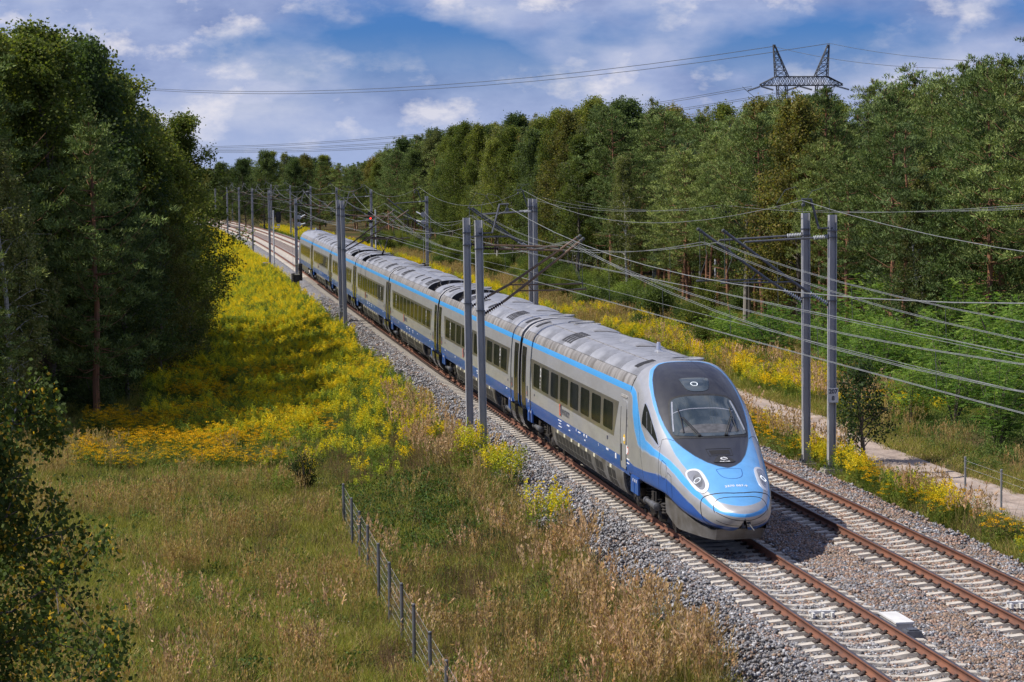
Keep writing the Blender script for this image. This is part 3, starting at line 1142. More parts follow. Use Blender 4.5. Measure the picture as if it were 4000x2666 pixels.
TRAIN_S0 = 23.66
GAPS = [49.3, 73.7, 97.4, 121.1, 144.8, 168.5, 194.1]
TRAIN0 = TP(TRAIN_S0, 0, 0)
train = empty('express_train', TRAIN0, 0, 'long silver and blue streamlined express train with light blue stripe running along the near track', 'train')


def place_car(me, sa, sb):
    """car body whose ends sit on the track at sa < sb"""
    a, b = TP(sa, 0), TP(sb, 0)
    mid = (a + b) / 2
    d = b - a
    return mk(me, train, mid - TRAIN0, math.atan2(-d.x, d.y), 'car_body')


def side_gear(car, y, right=False):
    """bogie, its wheels, dampers and blue flaps"""
    mk(BOGIE, car, (0, y, 0))
    for yy in (-1.35, 1.35):
        for sx in (-.75, .75):
            mk(WHEEL, car, (sx, y + yy, .46), math.pi if sx > 0 else 0)
    mk(DAMPER, car, (-1.30, y + (.9 if y > 0 else -.9), .66))
    mk(DAMPER, car, (1.30, y + (.9 if y > 0 else -.9), .66))


def mid_car(sa, sb, wells=(), panto=False):
    Lh = (sb - sa) / 2
    h = Lh - .26
    car = place_car(body_mesh(-h, h), sa, sb)
    # roof
    nP = 8
    pl = 2 * h / nP
    pm = roof_panel_mesh(pl)
    for k in range(nP):
        if k not in wells:
            mk(pm, car, (0, -h + pl * (k + .5), 0))
            mk(RIBS, car, (0, -h + pl * (k + .5), 0)).scale = (1, pl / 2 - .03, 1)
        else:
            g = mk(GEAR, car, (0, -h + pl * (k + .5), 0))
            if panto and k == max(wells): g.hide_render = False
    for e in (-1, 1):
        mk(RING, car, (0, e * (h - .12), 0))
        if (0 if e < 0 else nP - 1) not in wells: mk(VENT, car, (0, e * (h - .85), 0))
        for sx in (-1, 1):
            y = e * (h - .62)
            d = mk(DOORL if sx < 0 else DOORR, car, (0, y, 0))
            mk(DWINL if sx < 0 else DWINR, car, (0, y, 0))
            mk((FAIR if sx < 0 else FAIR_R)[e], car, (0, e * (h - 1.08), 0))
        b = mk(DHANDLE, car, (-1.425, e * (h - 1.45), 1.72))
        side_gear(car, e * (h - 3.75))
        mk(FLAP, car, (-1.40, e * (h - 1.95), .98))
        mk(FLAP, car, (1.40, e * (h - 1.95), .98), math.pi)
        if e > 0: mk(BELLOWS, car, (0, h + .26, 0))
    free = [k for k in (1, 2, 5, 6) if k not in wells]
    for k in free[:1] + free[-1:]: mk(SLOTS, car, (0, -h + pl * (k + .2), 0))
    for k in (3, 4): mk(VENT, car, (0, -h + pl * (k + .5), 0))
    for k in (1.5, 3.5, 5.4):
        if int(k) not in wells and int(k + .6) not in wells and int(k - .5) not in wells:
            mk(HUMP, car, (0, -h + pl * (k + .5), 0))
            mk(FCRES, car, (0, -h + pl * (k + .5), 0))
    for k in (0, nP - 1):
        if k not in wells: mk(HATCH, car, (0, -h + pl * (k + .45), 0))
    # window band and windows
    by = h - 2.1
    for sg in (-1, 1):
        nm = side_panel([(-by, 2.84), (-by + .45, 1.90), (by - .45, 1.90), (by, 2.84)], sgn=sg, mats=[M_BAND], name='window_band', off=.005)
        mk(nm, car)
        n = 10
        p = (2 * by - 1.0) / n
        for k in range(n):
            y = -by + .5 + p * (k + .5)
            mk(WINDOW[1.34] if sg < 0 else WINDOW_R, car, (0, y, 0))
    for e in (-1, 1):
        side_text('2', .34, M_WHITE, e * (by - .5 - p) + .10, 2.42, car, .012)
        markings(car, [(e * (by - .5 - p) + .05, 2.30, .10, .06), (e * (by - .5 - p) + .05, 2.18, .10, .06)], M_WHITE)
    # skirts and louvres
    sk = skirt_mesh(-h + 6.1, h - 6.1)
    mk(sk, car)
    mk(sk, car, rz=math.pi)
    nl = int((2 * h - 13.0) / .62)
    for k in range(nl):
        if k in (5, 11): continue
        y = -(nl - 1) * .31 + k * .62
        mk(LOUVRE, car, (0, y, 0))
        if k % 2 == 0: mk(STICKER, car, (-1.412, y + .38, 1.02))
    ic_logo(car, 3.2)
    markings(car, [(1.7, 1.38, .62, .045), (1.7, 1.29, .45, .03), (.4, 1.36, .5, .06), (.4, 1.25, .3, .04), (-1.2, 1.36, .5, .05), (-1.2, 1.27, .35, .035), (-3.3, 1.35, .25, .05), (5.8, 1.38, .2, .1), (-h + 2.8, 1.40, .3, .06), (h - 2.6, 1.40, .3, .06)], M_WHITE)
    markings(car, [(-by + .4, 1.72, .16, .12), (by - .5, 1.72, .12, .12)], M_INK)
    return car


def markings(car, items, m):
    """small printed notices too small to read: flat strips on the side"""
    mb = MB()
    for y, z, w, h in items:
        x = side_x(z) + .004
        mb.box((-x, y, z), (.012, w * .8, h * .62))
    return mb.build('small_print', [m], car)


def ic_logo(car, y):
    """orange-red and grey bracketed mark with the company words beside it"""
    mb = MB()
    x = -(1.42 + .004)
    z0, z1 = 1.57, 1.90
    mb.box((x, y, (z0 + z1) / 2), (.012, .075, z1 - z0), 0)
    mb.box((x, y - .04, z1 - .02), (.013, .15, .05), 0)
    mb.box((x, y - .05, z0 + .02), (.013, .17, .05), 0)
    for a, b, c, d in ((y - .20, z1, .18, .022), (y - .20, z0, .18, .022), (y - .29, (z0 + z1) / 2, .022, z1 - z0), (y - .17, (z0 + z1) / 2, .022, z1 - z0), (y - .20, (z0 + z1) / 2, .16, .018)):
        mb.box((x, a, b), (.011, c, d), 1)
    mb.build('logo_mark', [M_RED, M_INK], car)
    side_text('PKP INTERCITY', .225, M_INK, y - .40, 1.64, car, .008, sx=.85)


# well positions follow the photo: both sides of the second and the fourth gap
cars = [mid_car(GAPS[0], GAPS[1], wells=(6,)), mid_car(GAPS[1], GAPS[2], wells=(1,)), mid_car(GAPS[2], GAPS[3], wells=(6,)), mid_car(GAPS[3], GAPS[4], wells=(1,)), mid_car(GAPS[4], GAPS[5])]
_h = (GAPS[3] - GAPS[2]) / 2 - .26
mk(pantograph_mesh(), cars[2], (0, -_h + (2 * _h / 8) * 6.5, 0))
# ---------------------------------------------------------------- streamlined end cars
NKD = np.array([0, .05, .1, .2, .35, .5, .7, .9, 1.2, 1.6, 2.2, 3.0, 3.38, 3.8, 4.3, 4.9, 5.5, 6.1, 6.72])
NKT = np.array([.92, 1.0, 1.05, 1.10, 1.19, 1.29, 1.41, 1.52, 1.65, 1.80, 1.99, 2.29, 2.46, 2.71, 3.04, 3.40, 3.68, 3.87, 3.985])
NWD = np.array([0, .03, .1, .2, .3, .5, .7, .9, 1.2, 1.6, 2.2, 3, 4, 5, 6, 6.72])
NWW = np.array([0, .15, .30, .44, .54, .68, .77, .84, .925, 1.02, 1.14, 1.27, 1.37, 1.412, 1.423, 1.425])
NBD = np.array([0, .06, .18, .36, .6, 1., 1.5, 2.2, 3.1, 4, 6.72])
NBB = np.array([.86, .76, .64, .54, .49, .52, .60, .78, 1.03, 1.05, 1.05])


def pch(x, xs, ys):
    x = np.asarray(x, float); h = np.diff(xs); d = np.diff(ys) / h; m = np.zeros(len(xs))
    for i in range(1, len(xs) - 1):
        if d[i - 1] * d[i] > 0:
            w1 = 2 * h[i] + h[i - 1]; w2 = h[i] + 2 * h[i - 1]; m[i] = (w1 + w2) / (w1 / d[i - 1] + w2 / d[i])
    m[0] = d[0]; m[-1] = d[-1]
    i = np.clip(np.searchsorted(xs, x, side='right') - 1, 0, len(xs) - 2); t = (x - xs[i]) / h[i]
    return (2 * t**3 - 3 * t**2 + 1) * ys[i] + (t**3 - 2 * t**2 + t) * h[i] * m[i] + (-2 * t**3 + 3 * t**2) * ys[i + 1] + (t**3 - t**2) * h[i] * m[i + 1]


def nsec(D):
    D = np.clip(np.asarray(D, float), 0, 6.72)
    zt, Wd, zb = pch(D, NKD, NKT), pch(D, NWD, NWW), pch(D, NBD, NBB)
    zm = np.minimum(np.interp(D, [0, .5, 1.5, 3, 5, 6.72], [.89, .9, 1.05, 1.35, 1.75, 2.0]), zt - .02)
    n = np.interp(D, [0, .5, 1.5, 3, 4, 5, 6.72], [2., 2.3, 2.6, 2.7, 2.95, 3.2, 3.4])
    q = np.interp(D, [0, .5, 1.5, 3, 6.72], [2., 2.6, 4., 8, 14.])
    return zt, Wd, zb, zm, n, q


def nsurf(D, t):
    zt, Wd, zb, zm, n, q = nsec(D)
    t = np.asarray(t, float); a = np.abs(t); up = a <= .62
    ph = (1 - np.minimum(a, .62) / .62) * np.pi / 2
    u = np.clip((a - .62) / .38, 0, 1) * .985
    c = np.where(up, np.cos(ph).clip(0) ** (2 / n), (1 - u ** q).clip(0) ** (1 / q)); s = np.where(up, np.sin(ph).clip(0) ** (2 / n), u)
    x = Wd * c * np.sign(t)
    return np.stack(np.broadcast_arrays(x, D - 12.82, np.where(up, zm + (zt - zm) * s, zm - (zm - zb) * s)), -1)


def low(line):
    """lines measured with the older spacing of the lower side"""
    out = []
    for D, t in line:
        if abs(t) > .62:
            q = float(nsec(D)[5])
            u = math.sin((abs(t) - .62) / .38 * math.pi / 2 * .80) ** (2 / q)
            t = math.copysign(.62 + .38 * min(u, 1) / .985 * .97, t)
        out.append((D, t))
    return out


def npos(D, t, off=0.0):
    D, t = np.asarray(D, float), np.asarray(t, float)
    p = nsurf(D, t)
    if off:
        e = 2e-3
        a = nsurf(D + e, t) - nsurf(np.maximum(D - e, 0), t)
        b = nsurf(D, np.clip(t + e, -1, 1)) - nsurf(D, np.clip(t - e, -1, 1))
        nrm = np.cross(b, a)
        nrm = nrm / np.maximum(np.linalg.norm(nrm, axis=-1, keepdims=True), 1e-9)
        p = p - nrm * off if np.mean(nrm[..., 2] if np.mean(np.abs(t)) < .3 else nrm[..., 0] * np.sign(t)) < 0 else p + nrm * off
    return p


def tx(D, x):
    """param t of the upper surface at lateral x"""
    zt, Wd, zb, zm, n, q = nsec(D)
    r = np.clip(np.abs(x) / Wd, 0, .9999)
    ph = np.arccos(r ** (n / 2))
    return np.sign(x) * (1 - ph / (np.pi / 2)) * .62


def front_D(x, z):
    """distance behind the tip of the front surface point at (x, z)"""
    lo, hi = 0.0, 3.0
    for _ in range(40):
        m = (lo + hi) / 2
        zt, Wd, zb, zm, n, q = [float(v) for v in nsec(m)]
        if z >= zt or z <= zb: w = -1
        elif z >= zm: w = Wd * (1 - ((z - zm) / (zt - zm)) ** n) ** (1 / n)
        else: w = Wd * (1 - ((zm - z) / (zm - zb)) ** q) ** (1 / q)
        if w >= abs(x): hi = m
        else: lo = m
    return hi


def densify(poly, closed, step=.06):
    out = []
    n = len(poly)
    for i in range(n if closed else n - 1):
        a, b = poly[i], poly[(i + 1) % n]
        pa, pb = nsurf(*a), nsurf(*b)
        k = max(1, int(np.linalg.norm(pa - pb) / step))
        out += [(a[0] + (b[0] - a[0]) * j / k, a[1] + (b[1] - a[1]) * j / k) for j in range(k)]
    if not closed: out.append(poly[-1])
    return out


def smooth_poly(poly, closed=True, it=2):
    for _ in range(it):
        q = []
        n = len(poly)
        if not closed: q.append(poly[0])
        for i in range(n if closed else n - 1):
            a, b = poly[i], poly[(i + 1) % n]
            q += [(a[0] * .75 + b[0] * .25, a[1] * .75 + b[1] * .25), (a[0] * .25 + b[0] * .75, a[1] * .25 + b[1] * .75)]
        if not closed: q.append(poly[-1])
        poly = q
    return poly


def patch(mb, poly, off, m=0, rings=5, smooth=1, rim=True):
    poly = densify(smooth_poly(poly, True, smooth) if smooth else poly, True)
    P = np.array(poly); c = P.mean(0); n = len(P)
    vs, fs = [], []
    for k in range(rings):
        q = c + (P - c) * (1 - k / rings)
        vs += npos(q[:, 0], q[:, 1], off).tolist()
    vs.append(npos(c[:1], c[1:2], off)[0].tolist())
    for k in range(rings - 1):
        for i in range(n): fs.append((k * n + i, k * n + (i + 1) % n, (k + 1) * n + (i + 1) % n, (k + 1) * n + i))
    b = (rings - 1) * n
    for i in range(n): fs.append((b + i, b + (i + 1) % n, len(vs) - 1))
    if rim:
        e = len(vs)
        vs += npos(P[:, 0], P[:, 1], -.02).tolist()
        for i in range(n): fs.append((e + i, e + (i + 1) % n, (i + 1) % n, i))
    mb.add(vs, fs, m)


def ribbon(mb, line, w, off, m=0, smooth=1, closed=False, hgt=None):
    line = densify(smooth_poly(line, closed, smooth) if smooth else line, closed)
    P = np.array(line)
    p = npos(P[:, 0], P[:, 1], 0.0)
    p1 = npos(P[:, 0], P[:, 1], .05)
    nrm = (p1 - p) / .05
    d = np.roll(p, -1, 0) - np.roll(p, 1, 0)
    if not closed:
        d[0] = p[1] - p[0]; d[-1] = p[-1] - p[-2]
    d /= np.maximum(np.linalg.norm(d, axis=1, keepdims=True), 1e-9)
    s = np.cross(d, nrm)
    s /= np.maximum(np.linalg.norm(s, axis=1, keepdims=True), 1e-9)
    vs = np.concatenate([p - s * w / 2 - nrm * .02, p - s * w / 2 + nrm * off, p + s * w / 2 + nrm * off, p + s * w / 2 - nrm * .02])
    n = len(P)
    fs = []
    for i in range(n if closed else n - 1):
        j = (i + 1) % n
        for k in range(3): fs.append((k * n + i, k * n + j, (k + 1) * n + j, (k + 1) * n + i))
    mb.add(vs.tolist(), fs, m)


def mir(line):
    """closes a left-hand line with its mirror image"""
    return list(line) + [(D, -t) for D, t in line[::-1] if abs(t) > 1e-6]


HOOD = [(6.66, -.001), (6.64, -.05), (6.54, -.11), (6.257, -.165), (5.784, -.222), (5.182, -.266), (4.483, -.292), (3.999, -.287), (3.622, -.27), (3.332, -.253), (2.966, -.222), (2.471, -.17), (2.05, -.107), (1.80, -.047), (1.68, 0)]
THIN = [(6.70, -.001), (6.66, -.10), (6.40, -.19), (6.118, -.224), (5.666, -.272), (4.859, -.314), (4.203, -.322), (3.719, -.312), (3.45, -.312), (2.902, -.328), (2.116, -.330), (1.2, -.330), (.80, -.325), (.567, -.312), (.45, -.30)]
UPB = [(6.75, -.397), (6.40, -.400), (6.20, -.405), (6.064, -.42), (5.505, -.485), (5.15, -.530), (4.623, -.548), (3.956, -.507), (3.439, -.455), (2.923, -.412), (2.353, -.400), (1.815, -.415), (1.363, -.422), (.922, -.43), (.5, -.45)]
LOB = [(6.75, -.445), (6.5, -.452), (6.33, -.48), (6.204, -.53), (5.881, -.585), (5.472, -.61), (4.934, -.608), (4.085, -.573), (3.493, -.517), (2.977, -.485), (2.461, -.482), (1.869, -.502), (1.363, -.515), (.93, -.512), (.5, -.515)]
ROYZ = [(.5, .70), (.922, .86), (1.31, 1.02), (1.718, 1.14), (2.245, 1.31), (2.837, 1.46), (3.396, 1.50), (4.59, 1.43), (5.989, 1.40), (6.75, 1.46)]


def curve_t(line, D):
    q = sorted(line)
    return np.interp(D, [a for a, _ in q], [b for _, b in q])


P_SIL, P_SKY, P_FRONT, P_ROY, P_HOOD = (.46, .46, .46), (.085, .38, .80), (.13, .375, .72), (.020, .095, .36), (.030, .030, .034)


def nose_colour(D, t, z):
    a = -np.abs(t)
    c = np.empty(D.shape + (3,)); c[:] = P_SIL
    big = D >= .5
    sky = big & (a < curve_t(UPB, D)) & (a > curve_t(LOB, D))
    sky |= (~big) & (z > .88 + .26 * D) & (z < .955 + .27 * D)
    c[sky] = P_SKY
    roy = np.where(big, (z < curve_t(ROYZ, D)) & (a < -.5), z < .56 + .28 * D)
    c[roy] = P_ROY
    front = big & (a > curve_t(THIN, D)) & (D < 6.70)
    front |= (~big) & (z > 1.055 + .27 * D)
    c[front] = P_FRONT
    hood = (D > 1.68) & (D < 6.66) & (a > curve_t(HOOD, D))
    c[hood] = P_HOOD
    return c


def nose_paint():
    m = bpy.data.materials.new('nose_livery_paint')
    m.use_nodes = True
    nt = m.node_tree
    N, L = nt.nodes.new, nt.links.new
    b = nt.nodes['Principled BSDF']
    b.inputs['Coat Weight'].default_value = .35
    b.inputs['Coat Roughness'].default_value = .08
    at = N('ShaderNodeAttribute'); at.attribute_name = 'col'
    tc = N('ShaderNodeTexCoord')
    n = N('ShaderNodeTexNoise'); n.inputs['Scale'].default_value = 2.2; n.inputs['Detail'].default_value = 9; n.inputs['Roughness'].default_value = .65
    L(tc.outputs['Object'], n.inputs['Vector'])
    r = N('ShaderNodeValToRGB'); r.color_ramp.elements[0].position = .35; r.color_ramp.elements[1].position = .75
    r.color_ramp.elements[0].color = (1, 1, 1, 1); r.color_ramp.elements[1].color = (.80, .79, .77, 1)
    L(n.outputs[0], r.inputs[0])
    mx = N('ShaderNodeMixRGB'); mx.blend_type = 'MULTIPLY'; mx.inputs[0].default_value = 1
    L(at.outputs['Color'], mx.inputs[1]); L(r.outputs[0], mx.inputs[2])
    # insects and road grime: small dark flecks low on the nose
    v = N('ShaderNodeTexVoronoi'); v.inputs['Scale'].default_value = 26
    L(tc.outputs['Object'], v.inputs['Vector'])
    vr = N('ShaderNodeValToRGB'); vr.color_ramp.elements[0].position = .10; vr.color_ramp.elements[1].position = .17
    vr.color_ramp.elements[0].color = (.45, .42, .38, 1); vr.color_ramp.elements[1].color = (1, 1, 1, 1)
    L(v.outputs['Distance'], vr.inputs[0])
    sp = N('ShaderNodeSeparateXYZ'); L(tc.outputs['Object'], sp.inputs[0])
    mr = N('ShaderNodeMapRange'); mr.inputs['From Min'].default_value = 1.35; mr.inputs['From Max'].default_value = .7; L(sp.outputs['Z'], mr.inputs[0])
    mx2 = N('ShaderNodeMixRGB'); mx2.blend_type = 'MULTIPLY'; L(mr.outputs[0], mx2.inputs[0]); L(mx.outputs[0], mx2.inputs[1]); L(vr.outputs[0], mx2.inputs[2])
    L(mx2.outputs[0], b.inputs['Base Color'])
    mr2 = N('ShaderNodeMapRange'); mr2.inputs['To Min'].default_value = .24; mr2.inputs['To Max'].default_value = .46; L(n.outputs[0], mr2.inputs[0]); L(mr2.outputs[0], b.inputs['Roughness'])
    # silver is a little metallic: grey colours only
    sc = N('ShaderNodeSeparateColor'); sc.mode = 'HSV'; L(at.outputs['Color'], sc.inputs[0])
    m3 = N('ShaderNodeMapRange'); m3.inputs['From Min'].default_value = .25; m3.inputs['From Max'].default_value = 0; m3.inputs['To Max'].default_value = .38; L(sc.outputs[1], m3.inputs[0])
    m4 = N('ShaderNodeMath'); m4.operation = 'MULTIPLY'; L(m3.outputs[0], m4.inputs[0])
    m5 = N('ShaderNodeMapRange'); m5.inputs['From Min'].default_value = .1; m5.inputs['From Max'].default_value = .3; L(sc.outputs[2], m5.inputs[0]); L(m5.outputs[0], m4.inputs[1])
    L(m4.outputs[0], b.inputs['Metallic'])
    return m


M_NOSE = nose_paint()
_Dn = np.r_[np.linspace(0, .5, 60) ** 1.0, np.linspace(.515, 6.78, 270)]
_tn = np.linspace(-1, 1, 301)
_DD, _TT = np.meshgrid(_Dn, _tn, indexing='ij')
_P = nsurf(_DD, _TT)
_i = (np.arange(len(_Dn) - 1)[:, None] * len(_tn) + np.arange(len(_tn) - 1)[None, :]).ravel()
_nc = 0
for _a in (-.33, 0, .33):         # each vertex takes the mean paint of its little neighbourhood
    for _b in (-.33, 0, .33):
        _D2 = np.clip(_DD + _a * np.gradient(_Dn)[:, None], 0, 6.78); _T2 = np.clip(_TT + _b * 2 / 300, -1, 1)
        _nc = _nc + nose_colour(_D2, _T2, nsurf(_D2, _T2)[..., 2]) / 9
NOSE = fast_mesh('nose_shell', _P.reshape(-1, 3), np.stack([_i, _i + len(_tn), _i + len(_tn) + 1, _i + 1], -1), [M_NOSE], col=_nc.reshape(-1, 3), smooth=True)

car1 = place_car(body_mesh(-6.10, 12.56), TRAIN_S0, GAPS[0])
mk(NOSE, car1)


def sub(name, mats, fn, smooth=True):
    mb = MB()
    fn(mb)
    me = weld(mb.mesh(name, mats), R(45)) if smooth else mb.mesh(name, mats)
    return mk(me, car1)


# windscreen
WSL = [(4.66, 0), (4.655, -.08), (4.63, -.145), (4.52, -.17), (4.1, -.205), (3.66, -.243), (3.54, -.235), (3.42, -.17), (3.30, -.08), (3.27, 0)]
FRL = [(4.74, 0), (4.735, -.08), (4.71, -.155), (4.55, -.188), (4.1, -.222), (3.62, -.262), (3.44, -.25), (3.33, -.175), (3.22, -.08), (3.19, 0)]
sub('windscreen_frame', [M_RUBBER], lambda mb: patch(mb, mir(FRL), .006, smooth=2))
sub('windscreen', [M_WS], lambda mb: patch(mb, mir(WSL), .014, smooth=2))
for s_ in (-1, 1):
    sub('windscreen_side_trim', [M_CHROME], lambda mb: ribbon(mb, [(4.56, s_ * .148), (4.1, s_ * .188), (3.66, s_ * .228)], .035, .020))
sub('sun_blind_bar', [M_CHROME], lambda mb: ribbon(mb, [(4.20, -.175), (4.24, 0), (4.20, .150)], .022, .017))  # pale bar of the sun blind, laid on the glass; no lamp
sub('dashboard', [M_DAMP], lambda mb: patch(mb, mir([(3.72, 0), (3.70, -.10), (3.62, -.185), (3.52, -.17), (3.42, -.06), (3.40, 0)]), .017, smooth=2, rim=False))


def wiper(s):
    def f(mb):
        P = lambda D, x, o=.05: npos(np.array([D]), np.array([tx(D, x)]), o)[0]
        piv = P(3.30, s * .33, .03)
        for dx in (-.02, .03):
            mb.tube([P(3.30, s * .33 + dx, .04), P(3.95, s * .60 + dx * .7, .07)], .012, 5)
        mb.tube([P(4.28, s * .645, .035), P(3.95, s * .64, .045), P(3.50, s * .665, .035)], .013, 5)
        mb.tube([P(3.95, s * .60, .07), P(3.95, s * .64, .045)], .016, 5)
        mb.tube([P(3.30, s * .33 - .03, .03), P(3.30, s * .33 + .05, .03)], .028, 6)
    sub('wiper', [M_RUBBER], f)


wiper(-1); wiper(1)


def led_ring(mb, D0, t0, rad, n, m, k=.006):
    c = npos(np.array([D0]), np.array([t0]), 0)[0]
    e = .05
    u = npos(np.array([D0 + e]), np.array([t0]), 0)[0] - c
    v = npos(np.array([D0]), np.array([t0 + .02]), 0)[0] - c
    u /= np.linalg.norm(u); v -= u * np.dot(u, v); v /= np.linalg.norm(v)
    nrm = npos(np.array([D0]), np.array([t0]), .05)[0] - c
    nrm /= np.linalg.norm(nrm)
    for i in range(n):
        a = 2 * math.pi * i / n
        q = Vector((c + u * math.cos(a) * rad + v * math.sin(a) * rad + nrm * .02).tolist())
        mb.box(q, (.013, .013, .013), m)


HL = [(2.106, -.357), (2.009, -.272), (1.847, -.222), (1.578, -.212), (1.191, -.232), (1.019, -.272), (.952, -.340), (.985, -.398), (1.202, -.438), (1.557, -.428), (1.923, -.402)]
HLL = [(2.02, -.350), (1.93, -.287), (1.794, -.247), (1.60, -.247), (1.25, -.272), (1.11, -.305), (1.07, -.355), (1.17, -.392), (1.55, -.392), (1.86, -.385)]
for s_ in (-1, 1):
    def hl(mb):
        patch(mb, [(D, -s_ * t) for D, t in HL], .012, 0, smooth=2)
        patch(mb, [(D, -s_ * t) for D, t in HLL], .016, 1, smooth=2, rim=False)
        patch(mb, [(1.75, s_ * .268), (1.62, s_ * .38), (1.25, s_ * .39), (1.18, s_ * .33), (1.40, s_ * .272)], .018, 2, smooth=2, rim=False)
        led_ring(mb, 1.47, s_ * .330, .085, 18, 3)
    sub('headlight', [M_HLF, M_LAMPIN, M_LENS, M_LED], hl, False)


def toplamp(mb):
    q = [(5.43, 0), (5.42, -.30), (5.38, -.38), (5.1, -.33), (4.90, -.27), (4.84, -.14), (4.83, 0)]
    q = q + [(D, -x) for D, x in q[::-1] if x]
    patch(mb, [(D, float(tx(D, x))) for D, x in q], .010, 0, smooth=1)
    led_ring(mb, 5.13, float(tx(5.13, -.04)), .085, 18, 1)


sub('top_headlight', [M_WS, M_LED], toplamp, False)
for s_ in (-1, 1):
    SW = [(5.30, .372), (5.24, .42), (5.15, .505), (5.05, .51), (4.4, .475), (3.70, .443), (3.66, .43), (3.95, .402), (4.46, .385), (4.95, .368)]
    sub('cab_side_window_frame', [M_CHROME], lambda mb: ribbon(mb, [(D, s_ * t) for D, t in SW], .035, .012, closed=True))
    sub('cab_side_window', [M_GLASS], lambda mb: patch(mb, [(D, s_ * t) for D, t in SW], .010, smooth=1))
    sub('cab_window_bar', [M_DAMP], lambda mb: (ribbon(mb, [(4.95, s_ * .40), (4.62, s_ * .475)], .03, .016), ribbon(mb, [(4.55, s_ * .395), (4.25, s_ * .45)], .022, .016)))
sub('nose_grille', [M_RUBBER, M_LOUV], lambda mb: [ribbon(mb, [(2.70, -.062), (2.70, .062), (2.36, .060), (2.36, -.060)], .012, .006, 0, smooth=0, closed=True)] + [ribbon(mb, [(2.44 + k * .055, -.047), (2.44 + k * .055, .047)], .034, .006, 1, smooth=0) for k in range(4)])
sub('front_hatch_outline', [M_BLUE], lambda mb: ribbon(mb, mir([(1.66, 0), (1.645, -.078), (1.60, -.082), (1.35, -.078), (1.22, -.055), (1.15, 0)]), .014, .004, closed=True))


def emblem(mb):
    q = [(2.34, 0), (2.335, -.09), (2.25, -.15), (2.12, -.22), (2.04, -.27), (2.0, -.24), (1.955, 0)]
    q = q + [(D, -x) for D, x in q[::-1] if x]
    patch(mb, [(D, float(tx(D, x))) for D, x in q], .016, 0, smooth=1)


sub('emblem_plate', [M_RUBBER], emblem)


def on_nose(me, D0, off, k=.86):
    return mk(map_mesh(me, lambda a, b: Vector(npos(np.array([D0 + b * k]), np.array([float(tx(D0 + b * k, a))]), off)[0].tolist())), car1)


on_nose(text_mesh('ALSTOM', .066, M_WHITE, .0025, 'CENTER'), 1.985, .024)
on_nose(text_mesh('2370 007-9', .105, M_WHITE, .003, 'CENTER', 1.12), .845, .005)


def swoosh(mb):
    for r_, a0, a1, w in ((.062, 20, 330, .02), (.092, -40, 80, .012), (.040, 150, 300, .01)):
        ln = []
        for i in range(15):
            a = R(a0 + (a1 - a0) * i / 14)
            D = 2.165 + math.sin(a) * r_ * .9
            ln.append((D, float(tx(D, math.cos(a) * r_))))
        ribbon(mb, ln, w, .022, smooth=0)


sub('emblem_ring', [M_WHITE], swoosh)
G1 = [(.46, -.95), (.60, -.86), (.718, -.795), (.858, -.69), (.905, -.618), (.938, -.525), (.940, -.470), (.89, -.407), (.772, -.297), (.632, -.067), (.630, 0)]
G2 = [(.42, -.56), (.46, -.512), (.546, -.39), (.585, -.302), (.546, -.18), (.510, -.05), (.505, 0)]
sub('coupler_cowl_gap', [M_RUBBER], lambda mb: (ribbon(mb, mir(low(G1)), .030, .003), ribbon(mb, mir(G2), .022, .003)))


def fline(pts, n=40):
    xs = np.linspace(pts[0][0], pts[-1][0], n)
    zs = np.interp(xs, [a for a, _ in pts], [b for _, b in pts])
    return xs, zs


def front_strip(mb, xz, w, out, m=0):
    xs, zs = xz
    top = [(x, front_D(x, z + w / 2) - 12.82 - out, z + w / 2) for x, z in zip(xs, zs)]
    bot = [(x, front_D(x, z - w / 2) - 12.82 - out, z - w / 2) for x, z in zip(xs, zs)]
    n = len(top)
    mb.add(top + bot, [(i, n + i, n + i + 1, i + 1) for i in range(n - 1)], m)


_lx = np.linspace(-.60, .60, 41)
sub('coupler_flap_gap', [M_RUBBER], lambda mb: (front_strip(mb, (_lx, .80 + .17 * (np.abs(_lx) / .6) ** 2.2), .016, .004), front_strip(mb, (_lx, .665 + .12 * (np.abs(_lx) / .6) ** 3), .012, .004)), False)


def pin(mb):
    y = front_D(.09, .75) - 12.82
    mb.box((.09, y - .004, .765), (.10, .02, .09))
    mb.tube([(.09, y + .02, .75), (.16, y - .28, .60)], [.022, .012], 7, 1)


sub('tow_pin', [M_RUBBER, M_DAMP], pin, False)
for s_ in (-1, 1):
    sub('body_seam', [M_RUBBER], lambda mb: [ribbon(mb, [(D, s_ * t) for D, t in low(ln)], .012, .003) for ln in (
        [(6.03, .39), (5.6, .49), (5.17, .585), (4.85, .65), (4.80, .85)], [(3.72, .37), (3.6, .43), (3.515, .485), (3.41, .615), (3.38, .80)], [(3.72, .37), (3.6, .31), (3.40, .262)],
        [(3.30, .49), (2.95, .475), (2.86, .60), (3.28, .615), (3.30, .49)], [(2.82, .53), (2.5, .535), (2.45, .72), (2.78, .70), (2.82, .53)])])


